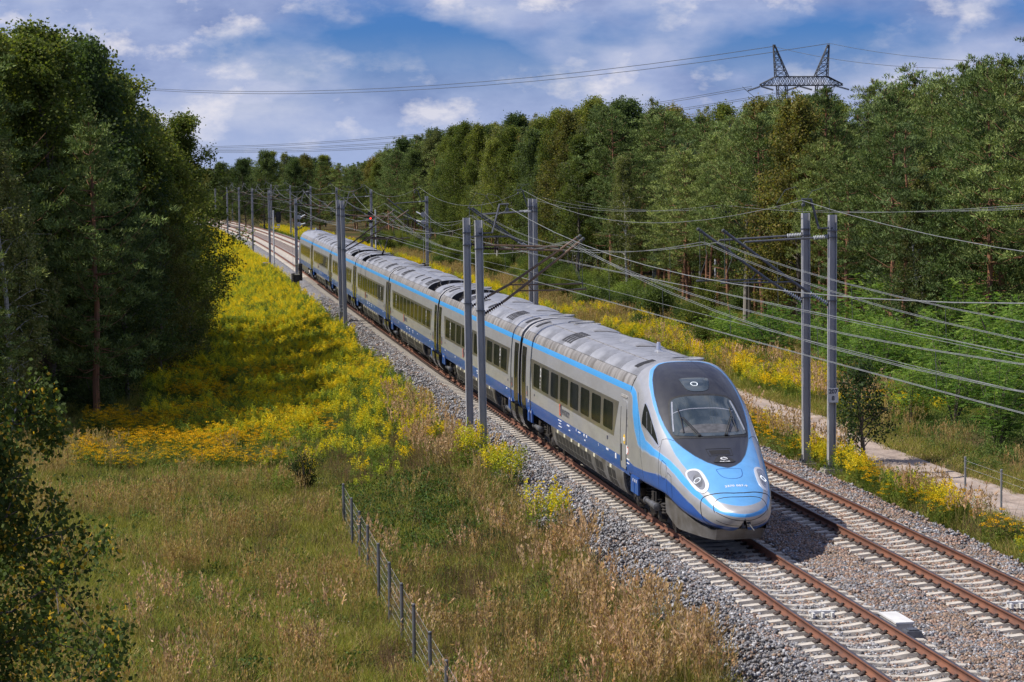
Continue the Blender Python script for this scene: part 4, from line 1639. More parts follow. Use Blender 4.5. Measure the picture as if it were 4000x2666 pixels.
def plough(mb):
    Ds = np.r_[np.linspace(.40, 1.0, 12), np.linspace(1.15, 3.25, 12)]
    zt, Wd, zb, zm, n, q = nsec(Ds)
    L = [(-w * .90, D - 12.82 + .10, zb_ + (.02 if D < .7 else .06), -w * .86, D - 12.82 + .30, .27 if D < 2.4 else .27 + (D - 2.4) * .35) for D, w, zb_ in zip(Ds, Wd, zb)]
    Lr = [(-a, b, c, -d, e, f) for a, b, c, d, e, f in L[::-1]]
    A = L[::-1] + [(a * 0, b, c, d * 0, e, f) for a, b, c, d, e, f in L[:1]] + Lr[::-1]
    vs = [(a, b, c) for a, b, c, d, e, f in A] + [(d, e, f) for a, b, c, d, e, f in A]
    vs += [(x * .93, y + .06, z) for x, y, z in vs]
    k = len(A)
    mb.add(vs, [(i, i + 1, k + i + 1, k + i) for i in range(k - 1)] + [(2 * k + i + 1, 2 * k + i, 3 * k + i, 3 * k + i + 1) for i in range(k - 1)] + [(k + i, k + i + 1, 3 * k + i + 1, 3 * k + i) for i in range(k - 1)] + [(0, k, 3 * k, 2 * k), (k - 1, 3 * k - 1, 4 * k - 1, 2 * k - 1)])


sub('snow_plough', [M_SKIRT], plough)

# straight part of the end car
_h, _n = 12.56, 8
_pl = (12.56 + 6.10) / _n
_pm = roof_panel_mesh(_pl)
for k in range(_n):
    mk(_pm, car1, (0, -6.10 + _pl * (k + .5), 0))
    mk(RIBS, car1, (0, -6.10 + _pl * (k + .5), 0)).scale = (1, _pl / 2 - .03, 1)
mk(RING, car1, (0, _h - .12, 0)); mk(VENT, car1, (0, _h - .85, 0)); mk(VENT, car1, (0, -5.1, 0))
mk(BELLOWS, car1, (0, _h + .26, 0))
mk(SLOTS, car1, (0, 4.6, 0))
mk(HUMP, car1, (0, 7.6, 0)); mk(HUMP, car1, (0, 1.0, 0)); mk(FCRES, car1, (0, 7.6, 0)); mk(FCRES, car1, (0, 1.0, 0))
mk(HATCH, car1, (0, 10.6, 0)); mk(HATCH, car1, (0, 9.4, 0)); mk(HATCH, car1, (.0, -5.4, 0))
mk(ANTENNA, car1, (.12, -2.6, 0))
for sg in (-1, 1):
    mk(side_panel([(-4.71, 2.84), (-4.10, 1.88), (10.08, 1.90), (10.52, 2.84)], sgn=sg, mats=[M_BAND], name='window_band', off=.005), car1)
    for k in range(8):
        mk((WINDOW[1.34] if k < 7 else WINDOW[1.18]) if sg < 0 else WINDOW_R, car1, (0, -3.25 + k * 1.78 - (0 if k < 7 else .06), 0))
    mk(DOORL if sg < 0 else DOORR, car1, (0, _h - .62, 0))
    mk(DWINL if sg < 0 else DWINR, car1, (0, _h - .62, 0))
    mk((FAIR if sg < 0 else FAIR_R)[1], car1, (0, _h - 1.08, 0))
    mk(side_panel(rrect(-5.80, -5.10, 1.18, 2.95, .10), sgn=sg, mats=[M_SILVER], name='cab_door', off=.012), car1)
    for y in (-5.83, -5.06):
        mk(side_panel([(y - .012, 1.15), (y + .012, 1.15), (y + .012, 2.75), (y - .012, 2.75)], sgn=sg, mats=[M_RUBBER], name='door_groove', off=.014), car1)
    mk(side_panel(rrect(-5.30, -5.16, 1.35, 1.80, .03), sgn=sg, mats=[M_RUBBER], name='door_handle', off=.018), car1)
    mk(side_panel(rrect(-5.75, -4.95, 3.02, 3.08, .02), sgn=sg, mats=[M_RING], name='door_step_light', off=.02), car1)
mk(DHANDLE, car1, (-1.425, _h - 1.45, 1.72))
side_gear(car1, 8.85); side_gear(car1, -7.55)
mk(FLAP, car1, (-1.40, _h - 1.95, .98)); mk(FLAP, car1, (1.40, _h - 1.95, .98), math.pi)
mk(FLAP, car1, (-1.40, -6.9, .92)); mk(FLAP, car1, (1.40, -6.9, .92), math.pi)
_sk = skirt_mesh(-5.35, 6.4, .12, .3)
mk(_sk, car1)
mk(mirror_mesh(_sk), car1, name='side_skirt')
for k in range(16):
    if k in (2, 5): continue
    mk(LOUVRE, car1, (0, -3.9 + k * .62, 0))
    if k % 2 == 0: mk(STICKER, car1, (-1.412, -3.9 + k * .62 + .30, 1.02))
side_text('2', .36, M_WHITE, 8.45, 2.42, car1, .012)
markings(car1, [(8.40, 2.30, .11, .06), (8.40, 2.18, .11, .06), (8.40, 2.08, .11, .05)], M_WHITE)
ic_logo(car1, 4.6)
markings(car1, [(4.6, 1.40, .75, .04), (4.6, 1.22, .75, .03), (4.6, 1.31, .5, .03), (3.1, 1.40, .55, .06), (2.9, 1.28, .32, .04), (1.7, 1.42, .12, .10), (1.2, 1.40, .5, .05), (0.4, 1.41, .22, .10), (.0, 1.41, .22, .10), (.3, 1.27, .25, .05), (-1.9, 1.40, .05, .12), (-3.2, 1.42, .42, .07), (-4.4, 1.38, .22, .22), (-6.1, 1.48, .40, .05), (-6.1, 1.38, .40, .05), (-5.75, 1.28, .3, .04), (10.9, 1.42, .12, .16)], M_WHITE)
markings(car1, [(-3.2, 1.74, .18, .16), (-6.0, 2.52, .20, .09), (-6.0, 2.33, .16, .10), (9.6, 1.72, .14, .10)], M_INK)
mb = MB(); mb.lathe((-1.432, -5.62, 1.95), [(.13, 0), (.13, .012)], 'x', 16); mb.box((-1.436, -5.62, 1.95), (.012, .17, .09), 1)
mb.build('round_sticker', [M_YEL, M_WHITE], car1)
mb = MB(); mb.lathe((-1.426, -6.05, 1.70), [(.10, 0), (.10, .012)], 'x', 16); mb.lathe((-1.430, -6.05, 1.70), [(.07, 0), (.07, .012)], 'x', 16, 1); mb.box((-1.424, -5.92, 1.70), (.012, .14, .22), 1)
mb.build('warning_sticker', [M_RED, M_WHITE], car1)

# the tail car is the same car turned round
cars.append(copy_tree(car1, train))
_t = cars[-1]
_a, _b = TP(GAPS[5], 0), TP(GAPS[6], 0)
_t.location = (_a + _b) / 2 - TRAIN0
_t.rotation_euler = (0, 0, math.atan2(-(_b - _a).x, (_b - _a).y) + math.pi)
cars.append(car1)
# ================================================================ overhead line
M_GALV = mat('galvanised_steel', (.47, .47, .475), (.36, .36, .365), scale=3, detail=6, rough=.5, metal=.25, stretch=(1, 1, .3))
M_GALVD = mat('dull_grey_tube', (.14, .145, .16), (.09, .095, .105), scale=5, rough=.45, metal=.3)
M_BROWNT = mat('brown_rusty_tube', (.17, .105, .06), (.10, .065, .042), scale=4, rough=.55, metal=.1)
M_INSD = mat('brown_porcelain', (.05, .022, .016), (.07, .03, .02), scale=6, rough=.15)
M_INSW = mat('grey_porcelain', (.52, .54, .56), (.42, .44, .46), scale=6, rough=.2)
M_WIRE = mat('bare_wire', (.27, .28, .28), (.18, .19, .19), scale=3, rough=.6, metal=.1)
M_WIRED = mat('dark_wire', (.09, .095, .095), (.12, .13, .12), scale=3, rough=.5, metal=.3)
M_FOUND = mat('foundation_concrete', (.40, .37, .32), (.27, .25, .21), scale=4, detail=8, rough=.9, bump=.01, bscale=18)
M_SIGN = mat('white_number_plate', (.70, .69, .66), (.58, .57, .54), scale=4, rough=.5)
M_BLACK = mat('signal_black', (.012, .012, .012), (.02, .02, .02), scale=6, rough=.6)
M_SIGGREY = mat('pale_grey_pole', (.50, .52, .55), (.42, .43, .46), scale=4, rough=.45)
M_REDL = mat('red_signal_lamp', (.8, .02, .01), (.8, .02, .01), rough=.3, emit=(1, .02, .01, 6))
M_LAMPG = mat('dark_signal_lens', (.05, .045, .05), (.08, .06, .06), scale=8, rough=.15)


def insulator(mb, a, b, m, r=.075, n=9, core=.028):
    a, b = Vector(a), Vector(b)
    d = b - a
    mb.tube([a, b], core, 6, m)
    for k in range(n):
        p = a + d * ((k + .5) / n)
        e = d.normalized() * (d.length / n * .28)
        mb.tube([p - e, p, p + e], [r * .45, r, r * .45], 9, m, cap=False)


def h_beam(mb, h, z0, w=.235, d=.235, t=.022):
    """flanges face the track, web across it; local x points to the track"""
    z = (h + z0) / 2
    for sx in (-1, 1): mb.box((sx * (w / 2 - t / 2), 0, z), (t, d, h - z0))
    mb.box((0, 0, z), (w - 2 * t - .002, .014, h - z0))


def mast_parts(kind='brown', height=8.35, reach=3.4, foundation=.3, weights=False, arm=True, lean=0.0):
    """list of (name, mesh); local z 0 is the mast foot, x towards its track; contact wire 5.9 above foot"""
    P = []
    mb = MB(); h_beam(mb, height, .0)
    for z in (height - .5, 5.35, 7.35):
        mb.box((0, 0, z), (.27, .27, .03), 1)
    P.append(('post', mb.mesh('post', [M_GALV, M_GALVD])))
    mb = MB()
    mb.box((0, 0, -.30), (.62, .62, .60), top=(.92, .92)); mb.box((0, 0, .02), (.46, .46, .03), 1)
    for sx in (-1, 1):
        for sy in (-1, 1):
            mb.box((sx * .16, sy * .16, .07), (.05, .05, .10), 1)
            mb.box((sx * .135, sy * .06, .14), (.02, .03, .26), 1, top=(1, .3))
    P.append(('foundation', mb.mesh('foundation', [M_FOUND, M_GALVD])))
    if arm:
        mb = MB()
        tube = 0
        k = reach / 3.4
        mb.tube([(.62, 0, 7.33), (2.75 * k, 0, 7.22)], .034, 8, tube)
        mb.tube([(.74, 0, 5.60), (1.25 * k, 0, 5.96), (3.42 * k, 0, 7.58)], .044, 8, tube)
        mb.tube([(1.25 * k, 0, 5.95), (3.5 * k, 0, 5.93)], .024, 8, tube)
        mb.tube([(1.55 * k, 0, 6.18), (1.75 * k, 0, 5.95)], .014, 6, tube)
        mb.tube([(2.75 * k, 0, 7.22), (2.85 * k, 0, 7.1)], .025, 6, 1)
        mb.tube([(2.75 * k, .06, 5.93), (3.5 * k, .06, 5.98)], .012, 5, 1)
        mb.tube([(3.38 * k, 0, 7.5), (3.38 * k, .03, 5.95)], .010, 5, 1)
        mb.tube([(3.25 * k, 0, 7.4), (3.18 * k, .12, 6.7), (3.40 * k, .05, 6.05)], .010, 5, 1)
        for z_, x_ in ((7.58, 3.42 * k), (7.52, 3.34 * k)):
            mb.lathe((x_, 0, z_), [(.03, -.05), (.06, -.03), (.06, .03), (.03, .05)], 'y', 8, 1)
        P.append(('cantilever', mb.mesh('cantilever', [M_BROWNT if kind == 'brown' else M_GALVD, M_WIRED])))
        im = M_INSD if kind == 'brown' else M_INSW
        for a, b in (((.14, 0, 7.36), (.62, 0, 7.33)), ((.14, 0, 5.25), (.74, 0, 5.60))):
            mb = MB(); insulator(mb, a, b, 0)
            mb.box((.13, 0, a[2]), (.05, .12, .16), 1)
            P.append(('insulator', mb.mesh('insulator', [im, M_GALVD], True)))
        mb = MB()
        q = [(.0, 0, height - .42), (.44, 0, height - .42), (.70, 0, height + .50), (1.0, 0, height + .50)]
        for dy in (-.045, .045):
            mb.tube([(x, dy, z) for x, y, z in q], .03, 5)
        for f in (.25, .5, .75): mb.box((.44 + .26 * f, 0, height - .42 + .92 * f), (.03, .09, .03))
        mb.tube([(.95, 0, height + .5), (.95, 0, height + .36)], .02, 5, 1)
        mb.lathe((.95, 0, height + .32), [(.05, -.06), (.07, 0), (.05, .06)], 'y', 8, 1)
        P.append(('feeder_bracket', mb.mesh('feeder_bracket', [M_GALVD, M_WIRED])))
        mb = MB()
        mb.tube([(.10, 0, height - .15), (.12, .05, height + .45), (.35, .12, height + .85), (.7, .1, height + .75), (.95, .0, height + .32)], .010, 5)
        P.append(('jumper_wire', mb.mesh('jumper_wire', [M_WIRED])))
    if weights:
        mb = MB()
        for k in range(9): mb.lathe((.30, -.02, 1.0 + k * .16), [(.15, 0), (.17, .02), (.17, .13), (.15, .15)], 'z', 12)
        for k in range(9): mb.lathe((-.30, -.02, .2 + k * .16), [(.15, 0), (.17, .02), (.17, .13), (.15, .15)], 'z', 12)
        P.append(('tension_weights', mb.mesh('tension_weights', [M_DARK])))
        mb = MB()
        for x in (-.3, .3): mb.tube([(x, -.02, 1.0), (x, -.02, 6.2)], .012, 5)
        for z in (6.3, 5.7):
            mb.lathe((.28, -.05, z), [(.03, -.04), (.20, -.03), (.20, .03), (.03, .04)], 'y', 14)
        for z, zz in ((6.3, 6.5), (5.7, 5.8)):
            insulator(mb, (.4, -.3, z), (.7, -1.3, zz), 1, .06, 8)
        P.append(('tension_wheel', mb.mesh('tension_wheel', [M_GALV, M_INSW])))
        mb = MB(); mb.box((0, 0, .75), (.42, .42, 1.5), top=(.95, .95)); mb.box((0, 0, 2.35), (.36, .36, .05), 1); mb.box((0, 0, 1.52), (.46, .46, .05), 1)
        P.append(('dark_socket', mb.mesh('dark_socket', [M_DARK, M_CREAM])))
    return P


def put_mast(parts, s, off, zf, toward, label, lean=0.0, group='catenary masts along the line'):
    e = empty('catenary_mast', TP(s, off, zf), HD(s) + (0 if toward > 0 else math.pi), label, 'catenary mast', group)
    e.rotation_euler[1] = lean * (1 if toward > 0 else -1)
    for n, m in parts: link(n, m, e)
    return e


def plate(parent, toward, lines, loc=(0, 0, 2.6), size=.26):
    """small white kilometre plate with black figures, facing the camera"""
    mb = MB()
    w, h = .34, .46
    yo = -.155 if toward > 0 else .155
    mb.box((loc[0], yo, loc[2]), (w, .02, h))
    p = mb.build('number_plate', [M_SIGN], parent)
    sgn = 1 if toward > 0 else -1
    for i, t in enumerate(lines):
        me = text_mesh(t, size * (.72 if i == 0 else .72), M_INK, .008, 'CENTER')
        map_mesh(me, lambda a, b: (loc[0] + sgn * a, yo - sgn * .014, loc[2] + .06 + b - i * .215))
        link('figures', me, p)


MP_B = mast_parts('brown', 8.27, 3.4)
MP_BS = mast_parts('brown', 8.27, 3.9)
MP_G = mast_parts('grey', 8.05, 3.5)
MP_T = mast_parts('brown', 7.85, 3.1, weights=True)
MP_TG = mast_parts('grey', 7.75, 3.1, weights=True)
MP_N = mast_parts('grey', 8.05, arm=False)

mB = put_mast(MP_B, 47.0, -2.96, -.92, 1, 'nearest left grey mast with goldenrod round its foot, right one of the pair', -.011)
mA = put_mast([(n, m) for n, m in MP_BS if n != 'feeder_bracket'], 51.4, -2.85, -.92, 1, 'nearest left grey mast without a plate, left one of the pair before the train', -.004)
mC = put_mast([(n, m) for n, m in MP_G if n != 'feeder_bracket'], 45.0, 7.28, -.58, -1, 'right-hand grey mast on a concrete foot, nearer the rails of its pair', .0)
mD = put_mast(MP_G, 43.6, 7.72, -.62, -1, 'right-hand grey mast with the small white plate reading 207 8', .006)
plate(mD, -1, ('207', '8'), loc=(.0, 0, 2.35))
m1 = put_mast(MP_B, 116.3, -2.6, -.9, 1, 'left mast of the second pair with the white plate reading 207 9', -.010)
plate(m1, 1, ('207', '9'), loc=(.05, 0, 1.65))
put_mast([(n, m) for n, m in MP_BS if n != 'feeder_bracket'], 112.8, -2.6, -.9, 1, 'right mast of the second left-hand pair, in front of the train side', -.010)
put_mast(MP_T, 170, -2.6, -.85, 1, 'single left mast with tension weights and dark foot by the train tail')
for s, l in ((222, 'left mast just in front of the white left signal post'), (268, 'slim left mast beyond the left signal, first behind it'), (310, 'slim left mast second beyond the left signal'), (350, 'slim left mast third beyond the left signal'), (390, 'slim left mast farthest visible beside the dark trees')):
    put_mast(MP_B, s, -2.7, -.85, 1, l)
put_mast([(n, m) for n, m in MP_G if n != 'feeder_bracket'], 104.5, 7.4, -.62, -1, 'left mast of the grey pair standing behind the train roof', .0)
put_mast(MP_G, 102.75, 7.4, -.62, -1, 'right mast of the grey pair standing behind the train roof')
put_mast(MP_TG, 160.75, 7.4, -.62, -1, 'single right mast with dark tension weights in the weeds')
for s, l in ((214.5, 'right mast behind the red signal, half hidden'), (263, 'right mast rising behind the left masts of the second pair'), (309.5, 'right far mast above the train tail'), (352, 'right far mast among yellow flowers left of the train tail'), (395, 'right far mast next beyond the one in the yellow flowers'), (439, 'right mast far away at the start of the bend'), (483, 'farthest right mast at the bend before the wood')):
    put_mast(MP_G, s, 7.4, -.62, -1, l)


# ---- wires
def wire_mesh(pts, r, m, n=5):
    mb = MB()
    mb.tube(pts, r, n, 0, cap=False)
    return mb.mesh('wire', [m])


def span(s0, s1, o0, o1, z0, z1, sag, n=14):
    return [TP(s0 + (s1 - s0) * t, o0 + (o1 - o0) * t, z0 + (z1 - z0) * t - 4 * sag * t * (1 - t)) for t in np.linspace(0, 1, n)]


def line_wire(sup, offs, zs, sag):
    pts = []
    for i in range(len(sup) - 1):
        q = span(sup[i], sup[i + 1], offs[i], offs[i + 1], zs[i], zs[i + 1], sag * ((sup[i + 1] - sup[i]) / 58) ** 2)
        pts += q if i == 0 else q[1:]
    return pts


S_T1 = [-58, -12, 47, 112.8, 170, 222, 268, 310, 350, 390, 430, 470, 510]
S_T2 = [-60, -14, 43.6, 102.75, 160.75, 214.5, 263, 309.5, 352, 395, 439, 483, 520]


def catenary(name, sup, off, label, dz=0.0):
    root = empty(name, TP(47, off, 6.6), 0, label, 'overhead wires', 'overhead contact lines')
    inv = Matrix.Translation(-Vector(TP(47, off, 6.6)))
    stg = [(.22 if i % 2 else -.22) for i in range(len(sup))]

    def put(nm, me):
        o = link(nm, me, root); o.matrix_parent_inverse = inv
        return o
    n = len(sup)
    for d in (-.05, .05):
        put('messenger_wire', wire_mesh(line_wire(sup, [off + a + d for a in stg], [6.62 + dz] * n, .95), .0052, M_WIRE))
    for d in (-.03, .03):
        put('contact_wire', wire_mesh(line_wire(sup, [off + a + d for a in stg], [5.06 + dz] * n, .04), .005, M_WIRE))
    mb = MB()
    for i in range(n - 1):
        L_ = sup[i + 1] - sup[i]
        k = max(3, int(L_ / 7))
        for j in range(1, k):
            t = j / k
            s, o = sup[i] + L_ * t, off + stg[i] + (stg[i + 1] - stg[i]) * t
            zt_ = 6.62 + dz - 4 * .95 * (L_ / 58) ** 2 * t * (1 - t)
            if zt_ - 5.06 > .12: mb.tube([TP(s, o, zt_), TP(s, o + .02, 5.06 + dz)], .006, 4, 0, False)
    o = put('droppers', mb.mesh('droppers', [M_WIRED]))
    o['kind'] = 'stuff'


catenary('overhead_line', S_T1, 0.0, 'pair of contact and carrier wires hung over the near track and train')
catenary('overhead_line', S_T2, D2, 'pair of contact and carrier wires hung over the empty right track')


def lone_wire(name, pts, r, m, label, cat='wire', group=None):
    o = link(name, wire_mesh(pts, r, m))
    tag(o, label, cat, group)
    return o


lone_wire('feeder_wire', line_wire([-10] + S_T1[2:], [-2.0] * 12, [7.72] * 12, 1.15), .0085, M_WIRE, 'thick pale feeder wire sagging between the brackets of the left masts', group='feeder wires on the mast tops')
lone_wire('feeder_wire', line_wire([-14] + S_T2[2:], [6.77] * 12, [7.90] * 12, 1.15), .0085, M_WIRE, 'thick pale feeder wire sagging between the brackets of the right masts', group='feeder wires on the mast tops')
# second, overlapping wires at the pairs of masts
for d in (-.05, .05):
    lone_wire('anchor_wire', line_wire([-18, 51.4, 116.3, 170], [.9 + d, .75 + d, .1 + d, -2.2], [6.5, 6.5, 6.55, 6.1], 1.0), .0052, M_WIRE, 'pale overlap wire running beside the near line to the tension mast', group='overlap wires beside the near line')
    lone_wire('anchor_wire', line_wire([-18, 45, 104.5, 160], [3.4 + d, 3.9 + d, 4.0 + d, 7.0], [6.62, 6.6, 6.55, 6.1], 1.0), .0052, M_WIRE, 'pale overlap wire running beside the right line to the tension mast', group='overlap wires beside the right line')
lone_wire('anchor_wire', line_wire([-18, 51.4, 116.3, 170], [1.0, .9, .2, -2.2], [5.3, 5.12, 5.2, 5.5], .08), .005, M_WIRE, 'lower overlap wire beside the contact wire of the near track')
lone_wire('anchor_wire', line_wire([-18, 45, 104.5, 160], [3.3, 3.75, 3.95, 7.0], [5.3, 5.12, 5.2, 5.5], .08), .005, M_WIRE, 'lower overlap wire beside the contact wire of the right track')


# ---------------------------------------------------------------- light signals
def signal(s, off, zf, side, lit, label):
    e = empty('light_signal', TP(s, off, zf), HD(s), label, 'railway signal', 'light signals by the tracks')
    mb = MB()
    mb.tube([(0, 0, 0), (0, 0, 5.95)], .075, 10); mb.lathe((0, 0, 5.95), [(.085, 0), (.085, .05), (.03, .08)], 'z', 10)
    for z in (2.2, .6): mb.lathe((0, 0, z), [(.09, 0), (.09, .05)], 'z', 10, 1)
    mb.build('pole', [M_SIGGREY, M_GALVD], e)
    x = side * .50
    mb = MB()
    pts = rrect(x - .27, x + .27, 4.75, 5.92, .26, 6)
    n = len(pts)
    mb.add([(a, -.14, b) for a, b in pts] + [(a, -.02, b) for a, b in pts], [tuple(range(n)), tuple(range(n, 2 * n))[::-1]] + [(k, n + k, (k + 1) % n + n, (k + 1) % n) for k in range(n)])
    head = mb.build('signal_head', [M_BLACK], e)
    for k in range(4):
        z = 5.68 - k * .24
        mb = MB(); mb.lathe((x, -.16, z), [(.075, -.02), (.075, .03)], 'y', 12)
        mb.build('lamp', [M_REDL if (lit and k == 2) else M_LAMPG], head)
        mb = MB()
        q = [(x + .10 * math.cos(a), z + .10 * math.sin(a)) for a in np.linspace(-.2, math.pi + .2, 9)]
        mb.add([(a, -.14, b) for a, b in q] + [(a, -.36, b) for a, b in q], [(i, i + 1, 10 + i, 9 + i) for i in range(8)])
        mb.build('lamp_hood', [M_BLACK], head)
    mb = MB(); mb.box((x, -.10, 4.55), (.30, .03, .22)); mb.build('signal_plate', [M_SIGN], e)
    mb = MB(); mb.box((side * .32, .0, 4.30), (.64, .30, .05)); mb.tube([(side * .08, 0, 3.9), (side * .55, 0, 4.3)], .03, 6, 1); mb.tube([(side * .62, .0, 4.3), (side * .62, .0, 4.9)], .025, 6, 1)
    mb.build('signal_platform', [M_SIGGREY, M_GALVD], e)


signal(214, -2.62, -.62, 1, False, 'unlit black signal on a white post left of the tracks')
signal(205, 7.0, -.55, -1, True, 'black signal showing a red light, behind the second pair of left masts')
mb = MB()
mb.box((0, 0, .45), (.55, .4, .9)); mb.box((0, 0, .93), (.62, .48, .06)); mb.box((.0, -.21, .5), (.46, .02, .7), 1)
tag(mb.build('relay_cabinet', [M_SIGGREY, M_GALV], loc=TP(218, -3.3, -.95), rz=.14), 'small grey cabinet in the weeds beside the left signal mast', 'cabinet')

# ---------------------------------------------------------------- wire fences
M_POST = mat('dark_fence_post', (.10, .105, .115), (.15, .15, .155), scale=5, rough=.5, metal=.2, stretch=(1, 1, .4))
M_POSTG = mat('grey_fence_post', (.24, .245, .25), (.18, .18, .18), scale=5, rough=.5)
FS = [42.2, 39.0, 36.2, 33.5, 30.3, 27.3, 24.3, 21.6, 18.4, 15.5, 12.5, 9.6]
fe = empty('wire_fence', TP(42.2, -7.9, -2.0), HD(40), 'wire mesh fence on dark steel posts across the dry meadow below the ballast', 'fence')
finv = fe.matrix_basis.inverted()
mb = MB(); mb.tube([(0, 0, -.2), (0, 0, 1.52)], .040, 8); mb.lathe((0, 0, 1.50), [(.04, 0), (.04, .05), (.02, .065)], 'z', 8); PM = mb.mesh('fence_post', [M_POST])
for s in FS:
    o = link('fence_post', PM, fe, TP(s, -7.9, -2.02), HD(s)); o.matrix_parent_inverse = finv
mb = MB(); mb.tube([TP(42.2, -7.9, -.75), TP(43.3, -7.75, -1.95)], .03, 6); o = mb.build('brace', [M_SIGGREY], fe); o.matrix_parent_inverse = finv
mb = MB()
for z in (.08, .3, .52, .74, .96, 1.18, 1.40):
    mb.tube([TP(s, -7.86, -2.0 + z) for s in FS], .0024, 3, 0, False)
for s in np.arange(FS[-1], FS[0], .22):
    mb.tube([TP(s, -7.86, -1.95), TP(s, -7.86, -.6)], .0014, 3, 0, False)
o = mb.build('wire_netting', [M_GALV], fe); o.matrix_parent_inverse = finv; o['kind'] = 'stuff'
fr = empty('wire_fence', TP(36.25, 9.6, -.95), HD(36), 'short grey posts of a wire fence beside the sandy path', 'fence')
rinv = fr.matrix_basis.inverted()
mb = MB(); mb.tube([(0, 0, -.2), (0, 0, 1.46)], .032, 8); mb.lathe((0, 0, 1.45), [(.038, 0), (.038, .05), (.02, .06)], 'z', 8); PR = mb.mesh('fence_post', [M_POSTG])
for s in (36.25, 33.25, 30.2):
    o = link('fence_post', PR, fr, TP(s, 9.6, -.95), HD(s)); o.matrix_parent_inverse = rinv
mb = MB()
for z in (.3, .6, .9, 1.2, 1.4): mb.tube([TP(36.25, 9.6, -.95 + z), TP(33.25, 9.6, -.95 + z), TP(30.2, 9.6, -.95 + z), TP(20, 9.6, -.95 + z)], .003, 3, 0, False)
mb.tube([TP(36.25, 9.62, -.3), TP(35.5, 9.62, -.95)], .022, 6)
o = mb.build('fence_wires', [M_GALV], fr); o.matrix_parent_inverse = rinv

# ---------------------------------------------------------------- trackside boxes
mb = MB()
mb.box((0, 0, .06), (.34, 1.10, .14)); mb.box((0, 0, .145), (.38, 1.16, .035), 1)
tag(mb.build('track_magnet', [M_GALV, M_SIGN], loc=TP(15.7, 1.10, -.17), rz=HD(16)), 'long grey box with a white lid beside the right rail of the near track', 'track magnet')
mb = MB(); mb.box((0, 0, .07), (.40, .34, .16), top=(.7, .9)); mb.box((0, -.02, .16), (.2, .2, .04))
tag(mb.build('cable_cover', [M_GALVD], loc=TP(14.75, 1.12, -.24), rz=HD(15)), 'dark grey hood at the near end of the white-lidded box', 'cover')
mb = MB(); mb.box((0, 0, .06), (.36, .26, .16), top=(.8, .6))
tag(mb.build('cable_cover', [M_DARK], loc=TP(16.5, 1.05, -.24), rz=HD(15)), 'blackish hood at the far end of the white-lidded box', 'cover')
for s, o_, lb in ((17.2, 0, 'white bracket between the rails of the near track'), (17.4, D2, 'white bracket between the rails of the right track')):
    mb = MB()
    for x in (-.2, 0, .2):
        mb.box((x, 0, -.06), (.05, .30, .10)); mb.box((x, .1, -.01), (.03, .10, .06))
    mb.box((0, 0, -.01), (.55, .05, .05)); mb.box((0, .12, -.02), (.46, .04, .04))
    tag(mb.build('axle_bracket', [M_SIGN], loc=TP(s, o_, -.13), rz=HD(s)), lb, 'bracket')

# ---------------------------------------------------------------- power lines
M_LATT = mat('dark_lattice_steel', (.085, .092, .10), (.06, .065, .07), scale=.3, rough=.8)
M_POLEC = mat('grey_concrete_pole', (.26, .235, .20), (.18, .16, .135), scale=3, rough=.85, stretch=(1, 1, .3))


def pylon(loc, rz, label):
    e = empty('power_pylon', loc, rz, label, 'power pylon', None)
    r_, r2 = .13, .07

    def lattice(mb, A, B, n, chords=True):
        """A, B four-corner sections"""
        A, B = [Vector(a) for a in A], [Vector(b) for b in B]
        lv = [[a.lerp(b, i / n) for a, b in zip(A, B)] for i in range(n + 1)]
        k = len(A)
        if chords:
            for a, b in zip(A, B): mb.tube([a, b], r_, 4)
        for i in range(n):
            for j in range(k):
                p, q = lv[i][j], lv[i + 1][(j + 1) % k]
                mb.tube([p, q], r2, 3, 0, False)
                mb.tube([lv[i][(j + 1) % k], lv[i + 1][j]], r2, 3, 0, False)
                if i: mb.tube([lv[i][j], lv[i][(j + 1) % k]], r2, 3, 0, False)

    def sq(x, z, w, d): return [(x - w, -d, z), (x + w, -d, z), (x + w, d, z), (x - w, d, z)]
    for sx in (-1, 1):
        mb = MB(); lattice(mb, sq(sx * 3.2, -1, 1.2, 1.6), sq(sx * 5.1, 31.2, 1.15, .9), 10); mb.build('leg', [M_LATT], e)
        mb = MB(); lattice(mb, sq(sx * 5.1, 33.4, 1.6, .9), sq(sx * 7.1, 41.4, .18, .18), 5); mb.build('earth_peak', [M_LATT], e)
    mb = MB()
    top = [(-6.7, -.8, 33.4), (6.7, -.8, 33.4), (6.7, .8, 33.4), (-6.7, .8, 33.4)]
    lattice(mb, [(-6.7, -.8, 31.2), (-6.7, .8, 31.2), (-6.7, .8, 33.4), (-6.7, -.8, 33.4)], [(6.7, -.8, 31.2), (6.7, .8, 31.2), (6.7, .8, 33.4), (6.7, -.8, 33.4)], 11)
    for sx in (-1, 1):
        lattice(mb, [(sx * 6.7, -.8, 31.2), (sx * 6.7, .8, 31.2), (sx * 6.7, .8, 33.4), (sx * 6.7, -.8, 33.4)], [(sx * 10.8, -.1, 31.2), (sx * 10.8, .1, 31.2), (sx * 10.8, .1, 31.5), (sx * 10.8, -.1, 31.5)], 4)
    mb.build('cross_arm', [M_LATT], e)
    for x in (-10.6, -.6, 9.0):
        for sd in (-1, 1):
            mb = MB(); insulator(mb, (x, sd * .3, 31.0), (x + sd * -2.6, sd * 2.6, 30.0), 0, .28, 12, .08)
            mb.build('insulator_string', [M_WIRED], e)
    return e


